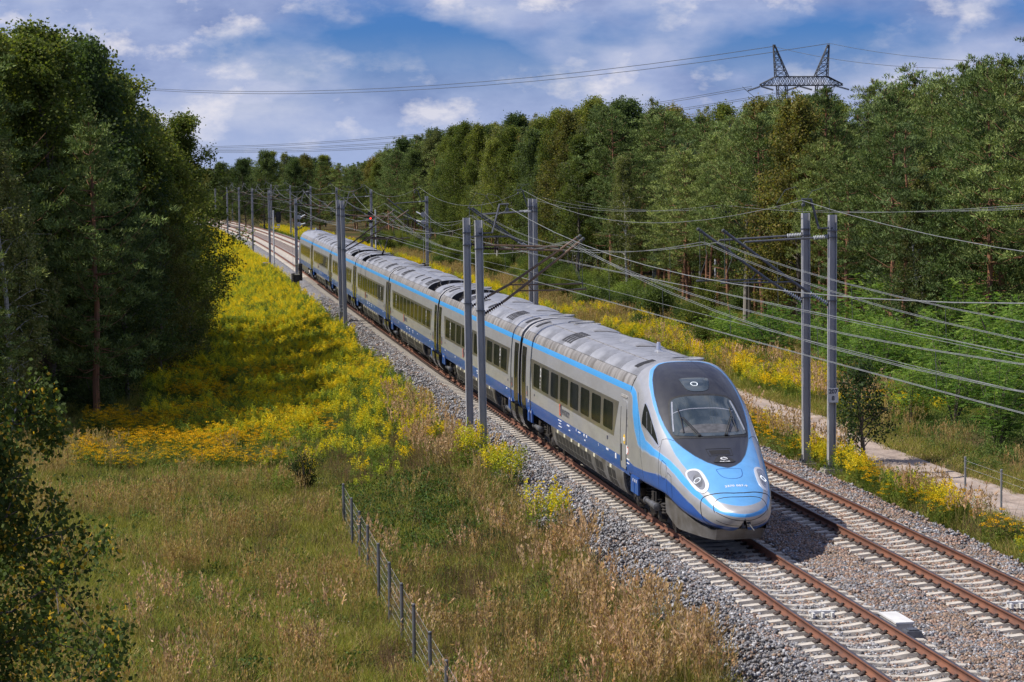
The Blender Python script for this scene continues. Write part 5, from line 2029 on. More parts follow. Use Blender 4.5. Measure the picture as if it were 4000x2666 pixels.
PY = Vector((73.2, 600, 0))
pylon(PY + Vector((0, 0, -1)), R(10), 'dark steel lattice power pylon with two horns rising above the pine wood')
for (a, b, sag, lb) in (((66.2, 600, 40.0), (-300, 1050, 73), 17.3, 'upper earth wire from the left pylon horn across the sky'), ((80.3, 600, 40.6), (-290, 1050, 70), 17.3, 'second earth wire from the right pylon horn across the sky')):
    A, B = Vector(a), Vector(b)
    lone_wire('earth_wire', [A.lerp(B, t) - Vector((0, 0, 4 * sag * t * (1 - t))) for t in np.linspace(0, 1, 26)], .075, M_WIRED, lb, 'power line')
for k, (a, b, sag) in enumerate((((61.0, 602, 30.2), (-300, 1050, 41), 16.0), ((70.5, 603, 29.0), (-292, 1050, 40.4), 16.0), ((79.0, 604, 28.2), (-284, 1050, 39.6), 16.0))):
    A, B = Vector(a), Vector(b)
    for d in (0, .45):
        lone_wire('conductor_wire', [A.lerp(B, t) - Vector((0, 0, 4 * sag * t * (1 - t) + d)) for t in np.linspace(0, 1, 26)], .06, M_WIRED, ('outer', 'middle', 'inner')[k] + ' bundled power conductor from the pylon arm behind the treetops', 'power line', 'power conductors in pairs')
for a, b, lb in (((80.3, 600, 40.6), (150, 300, 36), 'earth wire from the right horn towards the right edge'), ((66.2, 600, 40.0), (130, 300, 34), 'earth wire from the left horn passing behind the right one')):
    A, B = Vector(a), Vector(b)
    lone_wire('earth_wire', [A.lerp(B, t) - Vector((0, 0, 4 * 9 * t * (1 - t))) for t in np.linspace(0, 1, 20)], .05, M_WIRED, lb, 'power line')
for x0 in (62.5, 72, 81):
    pass
for (a, c, b) in (((58.4, 599.5, 30.0), (66, 600, 25.6), (71.5, 601, 29.6)), ((71.5, 600, 29.9), (77, 601, 26), (81.5, 601, 29.4))):
    A, Cc, B = Vector(a), Vector(c), Vector(b)
    lone_wire('jumper_loop', [A * (1 - t) ** 2 + (Cc * 2 - (A + B) / 2) * 2 * t * (1 - t) + B * t * t for t in np.linspace(0, 1, 12)], .07, M_WIRED, ('left' if c[0] < 70 else 'right') + ' drooping jumper loop under the pylon cross arm', 'power line')

# A-shaped line pole in front of the right wood
ap = empty('line_pole', (15.2, 153.5, -1.0), R(3), 'two-legged grey line pole with a cross arm in front of the pines', 'utility pole')
for y in (-1.1, 1.1):
    mb = MB(); mb.tube([(y * .28, y, 0), (0, y * .12, 7.4)], [.16, .11], 8); mb.build('pole_leg', [M_POLEC], ap)
mb = MB()
mb.box((0, -.1, 7.25), (3.4, .12, .14)); mb.tube([(-1.4, -.1, 7.2), (0, -.1, 5.9)], .035, 5); mb.tube([(1.4, -.1, 7.2), (0, -.1, 5.9)], .035, 5); mb.box((0, 0, 5.9), (.3, .4, .3))
mb.build('cross_arm', [M_LATT], ap)
for x in (-1.6, 0, 1.6):
    mb = MB(); insulator(mb, (x, -.1, 7.32), (x, -.1, 7.72), 0, .10, 4, .03); mb.build('insulator', [M_INSD], ap)
for k, x in enumerate((-1.6, 0, 1.6)):
    A = Vector((15.2 + x, 153.4, 6.72)); 
    B = Vector((23.0 + x, 74, 8.2)); Cn = Vector((3 + x, 225, 6.6))
    lone_wire('pole_wire', [A.lerp(B, t) - Vector((0, 0, 2.6 * t * (1 - t))) for t in np.linspace(0, 1, 14)], .009, M_WIRE, 'thin pole line wire running right from the two-legged pole', 'wire', 'wires of the two-legged pole to the right')
    lone_wire('pole_wire', [A.lerp(Cn, t) - Vector((0, 0, 3.2 * t * (1 - t))) for t in np.linspace(0, 1, 14)], .009, M_WIRE, 'thin pole line wire running left behind the train', 'wire', 'wires of the two-legged pole to the left')
gpole = empty('lamp_post', (15.17, 176.9, -1.0), 0, 'slim pale post standing in the shrubs left of the two-legged pole', 'post')
mb = MB(); mb.tube([(0, 0, 0), (0, 0, 4.3)], [.11, .08], 8); mb.build('post', [M_SIGGREY], gpole)
mb = MB(); mb.lathe((0, 0, 4.2), [(.09, 0), (.15, .1), (.12, .6), (.05, .7)], 'z', 10); mb.build('cable_head', [M_GALVD], gpole)
# ================================================================ vegetation
M_LEAF = leaf_mat('broad_leaves', .42, .6, .30)
M_NEEDLE = leaf_mat('pine_needles', .16, .6, .36)
M_HERB = leaf_mat('herbs_and_grass', .35, .7, .20)
M_BARKP = mat('pine_bark_orange', (.30, .135, .065), (.16, .085, .055), scale=4, detail=7, rough=.9, stretch=(1, 1, .3), bump=.01)
M_BARKB = mat('birch_bark_white', (.52, .50, .46), (.10, .09, .08), scale=5, detail=4, rough=.8, stretch=(.6, .6, 2.2), lo=.52, hi=.66)
M_BARKG = mat('grey_brown_bark', (.15, .125, .10), (.09, .075, .06), scale=5, detail=6, rough=.9, stretch=(1, 1, .3))


def unit(v):
    return v / np.maximum(np.linalg.norm(v, axis=-1, keepdims=True), 1e-9)


def leaves_mesh(name, pos, dirs, L, Wd, col, m, r, tri=False):
    """one small rhombic (or triangular) leaf per point, lying along dirs"""
    n = len(pos)
    d = unit(dirs)
    q = unit(np.cross(d, r.normal(size=(n, 3))))
    L = np.broadcast_to(np.asarray(L, float), (n,))[:, None]
    Wd = np.broadcast_to(np.asarray(Wd, float), (n,))[:, None]
    if tri:
        V = np.stack([pos - q * Wd / 2, pos + q * Wd / 2, pos + d * L], 1)
        k = 3
    else:
        V = np.stack([pos, pos + d * L * .45 - q * Wd / 2, pos + d * L, pos + d * L * .45 + q * Wd / 2], 1)
        k = 4
    F = np.arange(n * k).reshape(n, k)
    return fast_mesh(name, V.reshape(-1, 3), F, m, col=np.repeat(col, k, 0))


def join_np(parts):
    """parts: list of (verts, faces(k=4 or 3), col) -> quads as given"""
    V, F, Cc, b = [], [], [], 0
    for v, f, c in parts:
        V.append(v); F.append(f + b); Cc.append(c); b += len(v)
    return np.concatenate(V), np.concatenate(F), np.concatenate(Cc)


def pick(r, cols, n, jit=.2):
    c = np.array(cols)[r.integers(0, len(cols), n)]
    return c * r.uniform(1 - jit, 1 + jit, (n, 1))


def tree_wood(trunk, branches, m, n0=8):
    mb = MB()
    pts, rs = trunk
    mb.tube(pts, rs, n0, 0, False)
    for p, rr in branches:
        mb.tube(p, rr, 4, 0, False)
    return mb.mesh('trunk', [m], True)


def broad_tree(seed, H=14.0, Rad=2.8, cb=.22, nb=46, nleaf=34000, leaf=.10, cols=None, bark=None, droop=0.0, up=.7, top_w=.25, gap=.0, sub=6, sig=.22):
    r = np.random.default_rng(seed)
    cols = cols or [(.055, .085, .022), (.075, .105, .028), (.04, .065, .018), (.095, .115, .030)]
    tp = []
    x = y = 0.0
    for k in range(9):
        tp.append((x, y, H * .97 * k / 8)); x += r.normal(0, .10); y += r.normal(0, .10)
    tr = [(.055 + .085 * H / 14) * (1 - k / 8.6) ** .8 + .012 for k in range(9)]
    tpn = np.array(tp)

    def trunk_at(h):
        return np.array([np.interp(h, tpn[:, 2], tpn[:, i]) for i in range(3)])
    br, cl = [], []
    az = r.uniform(0, 6.28)
    for k in range(nb):
        f = (k + r.uniform(0, 1)) / nb
        h = H * (cb + (1 - cb) * f ** .9) * .985
        u = (h / H - cb) / (1 - cb)
        prof = math.sin(math.pi * min(1, .18 + .82 * u) ** .8) ** .7 * (1 - top_w * u) + .10
        L = Rad * prof * r.uniform(.65, 1.15)
        az += 2.4 + r.normal(0, .4)
        el = up * r.uniform(.55, 1.15) + .35 * u
        p0 = trunk_at(h * (1 - .10 * (1 - u)))
        d = np.array([math.cos(az), math.sin(az), math.tan(min(el, 1.25)) * .8])
        d = d / np.linalg.norm(d)
        pts = []
        for j in range(5):
            t = j / 4
            q = p0 + d * L * t + np.array([0, 0, -droop * .5 * L * t * t]) + r.normal(0, .05 * L * t, 3)
            pts.append(q)
        br.append(([tuple(q) for q in pts], [.018 + .010 * L, .014 + .006 * L, .016, .011, .006]))
        P = np.array(pts)
        for j in range(sub):
            t = r.uniform(.30, 1.0)
            q0 = np.array([np.interp(t, np.linspace(0, 1, 5), P[:, i]) for i in range(3)])
            dd = d * .6 + r.normal(0, .6, 3) + np.array([0, 0, .25 - droop * .9])
            dd = dd / np.linalg.norm(dd)
            l2 = L * r.uniform(.22, .45) + .12
            q1 = q0 + dd * l2
            if droop > .4:
                q2 = q1 + np.array([r.normal(0, .08), r.normal(0, .08), -r.uniform(.5, 1.5) * droop])
            else:
                q2 = q1 + dd * .15
            cl.append((q0, q1, q2, r.uniform(.55, 1.3)))
            if j < 3: br.append(([tuple(q0), tuple(q1)], [.010, .004]))
    # leader shoots at the top
    for k in range(10):
        q0 = trunk_at(H * r.uniform(.80, .97)); q1 = q0 + np.array([r.normal(0, .35), r.normal(0, .35), r.uniform(.5, 1.1)])
        cl.append((q0, q1, q1 + (0, 0, .1), .8))
    n_c = len(cl)
    w = np.array([c[3] for c in cl]); w /= w.sum()
    which = r.choice(n_c, nleaf, p=w)
    A, B, D = [np.array([c[i] for c in cl]) for i in range(3)]
    t = r.uniform(0, 1, nleaf)[:, None]
    seg = r.uniform(size=nleaf)[:, None] < (.65 if droop > .4 else .15)
    base = np.where(seg, B[which] * (1 - t) + D[which] * t, A[which] * (1 - t) + B[which] * t)
    sg = np.where(seg, .09 if droop > .4 else sig, sig)
    pos = base + r.normal(size=(nleaf, 3)) * sg
    dirs = r.normal(size=(nleaf, 3)) * .8 + np.array([0, 0, -.25 - .8 * droop])
    cvar = r.uniform(.62, 1.38, (n_c, 1))[which]
    col = pick(r, cols, nleaf, .22) * cvar
    lf = leaf * r.uniform(.75, 1.3, nleaf)
    crown = leaves_mesh('crown', pos, dirs, lf, lf * .78, col, M_LEAF, r)
    return tree_wood((tp, tr), br, bark or M_BARKG), crown


def pine_tree(seed, H=15.0, Rad=2.6, cb=.35, tufts=0, cols=None, dead=6, cone=.75, dens=1.0):
    r = np.random.default_rng(seed)
    cols = cols or [(.125, .175, .050), (.155, .205, .060), (.090, .135, .042), (.185, .225, .070)]
    tp, tr = [], []
    x = y = 0.0
    for k in range(9):
        tp.append((x, y, H * .985 * k / 8)); x += r.normal(0, .09); y += r.normal(0, .09)
        tr.append(.16 * (H / 15) * (1 - k / 8.5) ** .85 + .015)
    tpn = np.array(tp)

    def trunk_at(h):
        return np.array([np.interp(h, tpn[:, 2], tpn[:, i]) for i in range(3)])
    br, tips = [], []
    h = H * cb
    az = r.uniform(0, 6)
    lop = r.uniform(.7, 1.3, 8)
    while h < H * .97:
        u = (h / H - cb) / (1 - cb)
        nbr = r.integers(3, 6)
        prof = (1 - u) ** cone * (.60 + .40 * min(1, u * 4)) + .05
        for k in range(nbr):
            a = az + k * 6.283 / nbr + r.normal(0, .3)
            L = Rad * prof * r.uniform(.50, 1.25) * lop[int((a % 6.283) / 6.284 * 8)]
            rise = .05 + .80 * u + r.normal(0, .10)
            p0 = trunk_at(h + r.normal(0, .15))
            pts = [p0 + np.array([math.cos(a) * L * t, math.sin(a) * L * t, L * (rise * t * .6 + .34 * t * t - .12 * math.sin(3.14 * t))]) for t in (0, .35, .7, 1.)]
            br.append(([tuple(q) for q in pts], [.02 + .008 * L, .016, .012, .006]))
            P = np.array(pts)
            for j in range(max(2, int(2.6 * L + 1.5))):
                t = 1 - r.uniform(0, .62) ** 1.2
                q = np.array([np.interp(t, (0, .35, .7, 1.), P[:, i]) for i in range(3)])
                w = (1.15 - t) * L * .55 + .12
                sd = r.normal(0, w, 2)
                q = q + np.array([sd[0], sd[1], r.normal(.04, .10)])
                tips.append(np.r_[q, a, u, r.uniform(.7, 1.35) * (.55 + .45 * min(1, L))])
        h += H * .040 * r.uniform(.75, 1.3)
        az += 1.0
    for k in range(9):       # upright candles at the top
        q = trunk_at(H * r.uniform(.90, .985)) + np.r_[r.normal(0, .16, 2), 0]
        tips.append(np.r_[q, 0, 1.3, .6])
    for k in range(dead):
        h = H * r.uniform(.12, cb + .08); a = r.uniform(0, 6.28); L = r.uniform(.5, 1.8)
        p0 = trunk_at(h)
        br.append(([tuple(p0), tuple(p0 + np.array([math.cos(a) * L * .6, math.sin(a) * L * .6, r.uniform(-.1, .3)])), tuple(p0 + np.array([math.cos(a) * L, math.sin(a) * L, r.uniform(-.3, .3)]))], [.024, .015, .006]))
    T = np.array(tips)
    cnt = np.maximum(14, (48 * dens * T[:, 5] ** 1.6)).astype(int)
    w = np.repeat(np.arange(len(T)), cnt)
    n = len(w)
    a, u, rs = T[w, 3], T[w, 4], T[w, 5]
    # each clump: a flattish ball of needle sprays whose tips point up and out
    off = unit(r.normal(size=(n, 3))) * (r.uniform(0, 1, n) ** .45 * .30 * rs)[:, None] * np.array([1.15, 1.15, .62])
    off[:, 2] = np.where(u > 1.1, np.abs(off[:, 2]) * 2.4, off[:, 2])
    off[:, :2] *= np.where(u > 1.1, .45, 1.)[:, None]
    grow = np.stack([np.cos(a) * .35, np.sin(a) * .35, np.full(n, .75)], -1) + off / .3 * .7
    d = unit(grow + r.normal(0, .45, (n, 3)))
    pos = T[w, :3] + off
    col = pick(r, cols, n, .15) * r.uniform(.5, 1.5, (len(T), 1))[w]
    crown = leaves_mesh('crown', pos, d, r.uniform(.14, .24, n), .062, col, M_NEEDLE, r, tri=True)
    return tree_wood((tp, tr), br, M_BARKP), crown


def shrub(seed, H=2.2, Rad=1.3, nleaf=9000, leaf=.085, cols=None, tall=1.0, stems=9):
    r = np.random.default_rng(seed)
    cols = cols or [(.06, .10, .025), (.085, .13, .03), (.045, .075, .02)]
    br, ends = [], []
    for k in range(stems):
        a, f = r.uniform(0, 6.28), r.uniform(.15, 1)
        e = np.array([math.cos(a) * Rad * f, math.sin(a) * Rad * f, H * (1 - .45 * f * f) * r.uniform(.7, 1.05)])
        br.append(([(0, 0, 0), tuple(e * (.35, .35, .55)), tuple(e)], [.025, .016, .005]))
        for j in range(7):
            t = r.uniform(.15, 1.0)
            q = e * np.array([t ** 1.3, t ** 1.3, t])
            ends.append(np.r_[q + r.normal(0, .16 * Rad, 3) * (1, 1, .8), r.uniform(.6, 1.4)])
    E_ = np.array(ends); E_[:, 2] = np.maximum(E_[:, 2], .12)
    w = r.choice(len(E_), nleaf, p=E_[:, 3] / E_[:, 3].sum())
    pos = E_[w, :3] + r.normal(size=(nleaf, 3)) * .17 * Rad
    pos[:, 2] = np.maximum(pos[:, 2], .05)
    col = pick(r, cols, nleaf, .22) * r.uniform(.75, 1.25, (len(E_), 1))[w]
    lf = leaf * r.uniform(.7, 1.3, nleaf)
    crown = leaves_mesh('foliage', pos, r.normal(size=(nleaf, 3)) + np.array([0, 0, -.1]), lf, lf * .6, col, M_LEAF, r)
    mb = MB()
    for p, rr in br: mb.tube(p, rr, 4, 0, False)
    return mb.mesh('stems', [M_BARKG], True), crown


def acacia_shrub(seed, H=3.2, Rad=1.8, fronds=420):
    """bright green false-acacia: feathery leaves of paired leaflets"""
    r = np.random.default_rng(seed)
    cols = [(.125, .225, .042), (.170, .275, .052), (.090, .17, .036), (.20, .29, .065)]
    pos, dirs, wds, col = [], [], [], []
    br = []
    for k in range(9):
        a, f = r.uniform(0, 6.28), r.uniform(0, 1) ** .5
        e = np.array([math.cos(a) * Rad * f, math.sin(a) * Rad * f, H * (1 - .40 * f * f) * r.uniform(.8, 1.06)])
        br.append(([(0, 0, 0), tuple(e * (.45, .45, .55)), tuple(e)], [.03, .02, .006]))
        for j in range(fronds // 9):
            t = r.uniform(.12, 1.0) ** .75
            q = e * np.array([t, t, t]) + r.normal(0, .18, 3) * (Rad, Rad, .5)
            az = r.uniform(0, 6.28)
            d = np.array([math.cos(az), math.sin(az), r.uniform(-.1, .7)]); d /= np.linalg.norm(d)
            L = r.uniform(.22, .42)
            sd = np.cross(d, (0, 0, 1)); sd /= np.linalg.norm(sd)
            c = np.array(cols[r.integers(4)]) * r.uniform(.8, 1.2)
            for m in range(7):
                b = q + d * L * (m + .5) / 7 + np.array([0, 0, -.12 * L * (m / 7) ** 2])
                for s in (-1, 1):
                    pos.append(b); dirs.append(sd * s + d * .35 + np.array([0, 0, r.uniform(-.25, .15)])); wds.append(.035); col.append(c)
    pos = np.array(pos); pos[:, 2] = np.maximum(pos[:, 2], .1)
    n = len(pos)
    crown = leaves_mesh('foliage', pos, np.array(dirs), r.uniform(.075, .11, n), .045, np.array(col), M_LEAF, r)
    mb = MB()
    for p, rr in br: mb.tube(p, rr, 4, 0, False)
    return mb.mesh('stems', [M_BARKG], True), crown


C_ASPEN = [(.120, .155, .032), (.150, .180, .038), (.085, .120, .026), (.185, .195, .045)]
C_BIRCH = [(.140, .165, .055), (.175, .195, .070), (.105, .130, .042), (.215, .215, .090)]
C_DARK = [(.070, .105, .036), (.092, .128, .044), (.052, .082, .030)]
C_OLIVE = [(.135, .145, .040), (.170, .160, .042), (.100, .112, .034), (.195, .160, .045)]
PINES = [pine_tree(1, 15, 3.1, .16), pine_tree(2, 15, 3.3, .28, cone=.6), pine_tree(3, 15, 2.6, .45, dead=14, cone=.6), pine_tree(4, 15, 3.0, .10, cone=.9), pine_tree(5, 15, 2.7, .22, cone=.85, cols=[(.105, .150, .055), (.13, .175, .065), (.08, .118, .045)])]
BIRCH = [broad_tree(11, 14, 2.6, .14, 40, 24000, .11, C_BIRCH, M_BARKB, droop=.75, up=.85), broad_tree(12, 14, 2.2, .24, 36, 19000, .11, C_BIRCH, M_BARKB, droop=.55, up=.95)]
ASPEN = [broad_tree(21, 15, 3.3, .10, 48, 27000, .13, C_ASPEN, M_BARKG, up=.80), broad_tree(22, 15, 2.9, .08, 44, 24000, .13, C_ASPEN, M_BARKG, up=.9)]
DARKB = [broad_tree(31, 13, 3.5, .05, 46, 28000, .14, C_DARK, M_BARKG, up=.65), broad_tree(32, 13, 3.8, .08, 48, 29000, .14, C_OLIVE, M_BARKG, up=.6)]
SHRUBS = [shrub(41, 2.2, 1.3, 9000, .09, [(.085, .13, .038), (.115, .16, .045), (.065, .10, .03)]), shrub(42, 1.7, 1.4, 8000, .09, [(.13, .19, .04), (.165, .22, .05), (.10, .15, .035)]), shrub(43, 3.0, 1.2, 10000, .09, C_ASPEN), shrub(44, 1.5, 1.2, 7000, .08, C_DARK)]
ACACIA = [acacia_shrub(51), acacia_shrub(52, 2.6, 2.0, 380), acacia_shrub(53, 4.0, 1.6, 460)]
NTREE = 0


def plant(proto, name, cat, xyz, sc, rz, label, group=None, sxy=None):
    e = empty(name, xyz, rz, label, cat, group)
    e.scale = ((sxy or sc), (sxy or sc), sc)
    link(proto[0].name.split('.')[0], proto[0], e)
    link(proto[1].name.split('.')[0], proto[1], e)
    return e


VR = np.random.default_rng(99)


def gxyz(s, off, dz=0.0):
    return TP(s, off, float(GZ(s, off)) + dz)


# how high the treetops stand above eye level, against the direction seen from the bridge
_SR = [-.26, -.215, -.204, -.187, -.169, -.1545, -.147, -.142, -.136, -.127, -.112, -.096, -.080, -.060, -.054, -.0467, -.0376, -.0139, .0099, .0226, .0373, .0464, .0628, .0774, .0993, .114, .130, .161, .196, .215, .26]
_SG = [.074, .076, .078, .077, .072, .066, .056, .044, .033, .0236, .008, .0095, .0066, .006, .007, .0153, .0188, .0223, .0215, .0292, .0318, .0289, .0255, .0236, .0262, .0285, .0335, .0385, .0510, .0575, .058]


def top_limit(q):
    return CAMH + q.y * float(np.interp(q.x / q.y, _SR, _SG))


# ---- the wood on the right: rows behind its front edge
def right_wood():
    spots = []
    for row in range(5):
        s = 74.0 + row * 1.9
        while s < 430:
            step = (5.3 - .1 * row) * (1 + max(0, (s - 220)) / 300)
            off = 26.0 + row * 4.3 + VR.normal(0, .9) + 1.0 * math.sin(s * .045)
            spots.append((s, off, row))
            s += step * VR.uniform(.75, 1.3)
            if row >= 4 and s > 260: s += 3
    return spots


def zone_of(s, row):
    z = 'at the right edge of the picture' if s < 100 else 'behind the right-hand pair of masts' if s < 128 else 'right of the middle' if s < 160 else 'in the middle' if s < 215 else 'behind the middle of the train' if s < 290 else 'above the tail of the train'
    return ('front of the right wood ' if row < 2 else 'inside the right wood ') + z


FRONT_R = []
for (s, off, row) in right_wood():
    q = gxyz(s, off)
    ratio = q.x / q.y
    if ratio > .245: continue
    k = VR.uniform()
    # pines at the right end, mixed birch and aspen in the middle, darker broadleaf beyond
    pf = np.interp(s, [60, 130, 170, 215, 300, 420], [.97, .93, .70, .22, .30, .45])
    rz = VR.uniform(0, 6.28)
    hgt = min(top_limit(q), 15.8 + VR.uniform(-.6, .8)) * (VR.uniform(.55, .98) if row == 0 else VR.uniform(.84, 1.03)) - q.z
    zn = zone_of(s, row)
    if k < pf:
        e = plant(PINES[VR.choice(5, p=[.26, .24, .14, .16, .20])], 'pine_tree', 'pine tree', q, hgt / 15, rz, 'pine at the ' + zn if row < 2 else 'pine ' + zn, 'pines, ' + zn, hgt / 15 * VR.uniform(.95, 1.2))
    elif k < pf + (1 - pf) * .35:
        e = plant(BIRCH[VR.integers(2)], 'birch_tree', 'birch tree', q, hgt / 14, rz, 'pale drooping birch at the ' + zn if row < 2 else 'pale drooping birch ' + zn, 'birches, ' + zn, hgt / 14 * 1.1)
    elif k < pf + (1 - pf) * .72:
        e = plant(ASPEN[VR.integers(2)], 'aspen_tree', 'aspen tree', q, hgt / 15, rz, 'yellow-green aspen at the ' + zn if row < 2 else 'yellow-green aspen ' + zn, 'aspens, ' + zn, hgt / 15 * 1.05)
    else:
        e = plant(DARKB[VR.integers(2)], 'broadleaf_tree', 'tree', q, hgt / 13, rz, 'rounded broadleaf tree at the ' + zn if row < 2 else 'rounded broadleaf tree ' + zn, 'broadleaf trees, ' + zn)
    if row == 0: FRONT_R.append((ratio, e))


def ordinal(n):
    return '%d%s' % (n, 'th' if 10 <= n % 100 <= 20 else {1: 'st', 2: 'nd', 3: 'rd'}.get(n % 10, 'th'))


for n_, (ratio, e) in enumerate(sorted(FRONT_R, key=lambda a: -a[0])):
    if ratio < .222:
        e['label'] = '%s, %s tree from the right in the front row of the right wood' % (e['label'].split(' at the ')[0], ordinal(n_ + 1))
        del e['group']

# single trees that stand out on the right
for (s, off, proto, sc, nm, cat, lb) in (
        (88, 25.0, BIRCH[1], .72, 'birch_tree', 'birch tree', 'yellowish birch with thin white trunks at the right edge of the picture'),
        (86, 24.2, BIRCH[0], .62, 'birch_tree', 'birch tree', 'small birch leaning beside the white-trunked birch at the right edge'),
        (107, 25.2, PINES[2], .72, 'pine_tree', 'pine tree', 'pine with a bare orange trunk and bare top before the right wood'),
        (128, 24.6, PINES[2], .78, 'pine_tree', 'pine tree', 'orange-trunked pine directly behind the right-hand mast bracket'),
        (133, 24.5, PINES[2], .66, 'pine_tree', 'pine tree', 'thin reddish pine left of the two-legged pole'),
        (137, 25.0, PINES[2], .70, 'pine_tree', 'pine tree', 'second thin reddish pine left of the two-legged pole'),
        (165, 24.5, BIRCH[0], .80, 'birch_tree', 'birch tree', 'pale full birch in front of the middle of the right wood'),
        (186, 23.8, ASPEN[0], .88, 'aspen_tree', 'aspen tree', 'lit yellow-green aspen in front of the middle of the right wood'),
        (203, 26, DARKB[1], 1.18, 'broadleaf_tree', 'tree', 'broad olive tree with browning top, highest of the middle wood'),
        (232, 24.5, BIRCH[1], .82, 'birch_tree', 'birch tree', 'white-trunked birch above the second right-hand mast')):
    plant(proto, nm, cat, gxyz(s, off), sc, VR.uniform(0, 6.28), lb)

# ---- far wood closing the view
for k in range(150):
    Y = VR.uniform(425, 600)
    X = VR.uniform(-.235, -.015) * Y
    if abs(X - float(np.interp(Y, Y_, X_)) - 2) < 13 and Y < 540: continue
    q = Vector((X, Y, -1.5))
    pr = [PINES[0], PINES[3], DARKB[0], DARKB[1], BIRCH[0], ASPEN[0], DARKB[0]][VR.integers(7)]
    pn = pr in PINES
    h = min(top_limit(q), 13.5) * VR.uniform(.86, 1.04) + 1.5
    side = 'left of' if X < float(np.interp(Y, Y_, X_)) else 'right of'
    plant(pr, 'pine_tree' if pn else 'broadleaf_tree', 'pine tree' if pn else 'tree', q, h / (15 if pn else 13), VR.uniform(0, 6.28), ('distant pine' if pn else 'distant rounded tree') + ' of the far wood ' + side + ' the bend of the line', ('pines' if pn else 'broadleaf trees') + ' of the far wood ' + side + ' the bend', h / 12)
for X, Y, sc in ((-45, 436, 1.10), (-49, 441, 1.0), (-40, 442, .98), (-53, 434, .95)):
    plant(DARKB[0], 'broadleaf_tree', 'tree', Vector((X, Y, -1.2)), sc, VR.uniform(0, 6), 'taller dark tree of the clump above the far bend', 'taller clump above the far bend')


def far_wood():
    r = np.random.default_rng(5)
    n = 700
    Y = r.uniform(600, 780, n); X = r.uniform(-.30, .30, n) * Y
    pos = np.stack([X, Y, np.full(n, -2.2)], -1)
    rot = np.stack([np.zeros(n), np.zeros(n), r.uniform(0, 6.28, n)], -1)
    scatter('far_woodland', [PINES[0][1], PINES[3][1], DARKB[0][1], DARKB[1][1]], pos, rot, r.uniform(.85, 1.05, n), r.integers(0, 4, n))


far_wood()

# ---- the wood on the left
LEFT = [  # s, off, proto, base height of proto, share of the limit, wide, name, category, label
    (76, -16.2, PINES[0], 15, 11.8, 1.05, 'pine_tree', 'pine tree', 'big pine with orange trunk showing at the front of the left wood'),
    (72, -21.0, BIRCH[0], 14, 12.4, 1.25, 'birch_tree', 'birch tree', 'drooping pale birch left of the big pine on the left side'),
    (69, -19.4, BIRCH[0], 14, 10.2, 1.1, 'birch_tree', 'birch tree', 'smaller drooping birch in front of the left wood'),
    (67, -23.2, PINES[0], 15, 11.5, 1.2, 'pine_tree', 'pine tree', 'dark pine at the left edge of the picture'),
    (66, -20.6, PINES[3], 15, 7.0, 1.2, 'pine_tree', 'pine tree', 'low dark young pine at the left edge of the meadow'),
    (83, -15.0, DARKB[0], 13, 8.6, .95, 'broadleaf_tree', 'tree', 'dark leafy tree right of the big pine on the left side'),
    (96, -13.6, ASPEN[1], 15, 10.5, 1.0, 'aspen_tree', 'aspen tree', 'aspen with light leaves low at the edge of the left wood'),
    (85, -18.6, ASPEN[0], 15, 15.6, 1.2, 'aspen_tree', 'aspen tree', 'tall aspen above the big pine in the left wood'),
    (80, -21.8, ASPEN[1], 15, 16.4, 1.2, 'aspen_tree', 'aspen tree', 'tallest aspen in the middle of the left wood'),
    (77, -25.0, ASPEN[0], 15, 16.0, 1.2, 'aspen_tree', 'aspen tree', 'tall aspen at the upper left edge'),
    (97, -16.0, ASPEN[1], 15, 15.2, 1.25, 'aspen_tree', 'aspen tree', 'tall aspen with twiggy right side in the left wood'),
    (105, -15.0, ASPEN[0], 15, 14.4, 1.15, 'aspen_tree', 'aspen tree', 'aspen leaning towards the line, right shoulder of the left wood'),
    (114, -13.6, ASPEN[1], 15, 12.8, 1.15, 'aspen_tree', 'aspen tree', 'aspen whose twigs reach furthest right of the left wood'),
    (119, -12.0, ASPEN[0], 15, 12.6, 1.2, 'aspen_tree', 'aspen tree', 'rounded aspen crown furthest right in the left wood'),
    (109, -12.4, ASPEN[1], 15, 10.6, 1.15, 'aspen_tree', 'aspen tree', 'mid-height aspen before the tall right shoulder of the left wood'),
    (127, -11.6, ASPEN[0], 15, 9.6, 1.1, 'aspen_tree', 'aspen tree', 'lower aspen at the right edge of the left wood'),
    (92, -13.4, DARKB[1], 13, 6.6, .95, 'broadleaf_tree', 'tree', 'low olive tree at the foot of the left wood'),
    (134, -12.4, DARKB[1], 13, 6.8, .95, 'broadleaf_tree', 'tree', 'dark tree at the far right foot of the left wood'),
]
for s, o, p_, hp, ht, w, nm, cat, lb in LEFT:
    plant(p_, nm, cat, gxyz(s, o), (ht + 1.6) / hp, VR.uniform(0, 6.28), lb, None, (ht + 1.6) / hp * w)
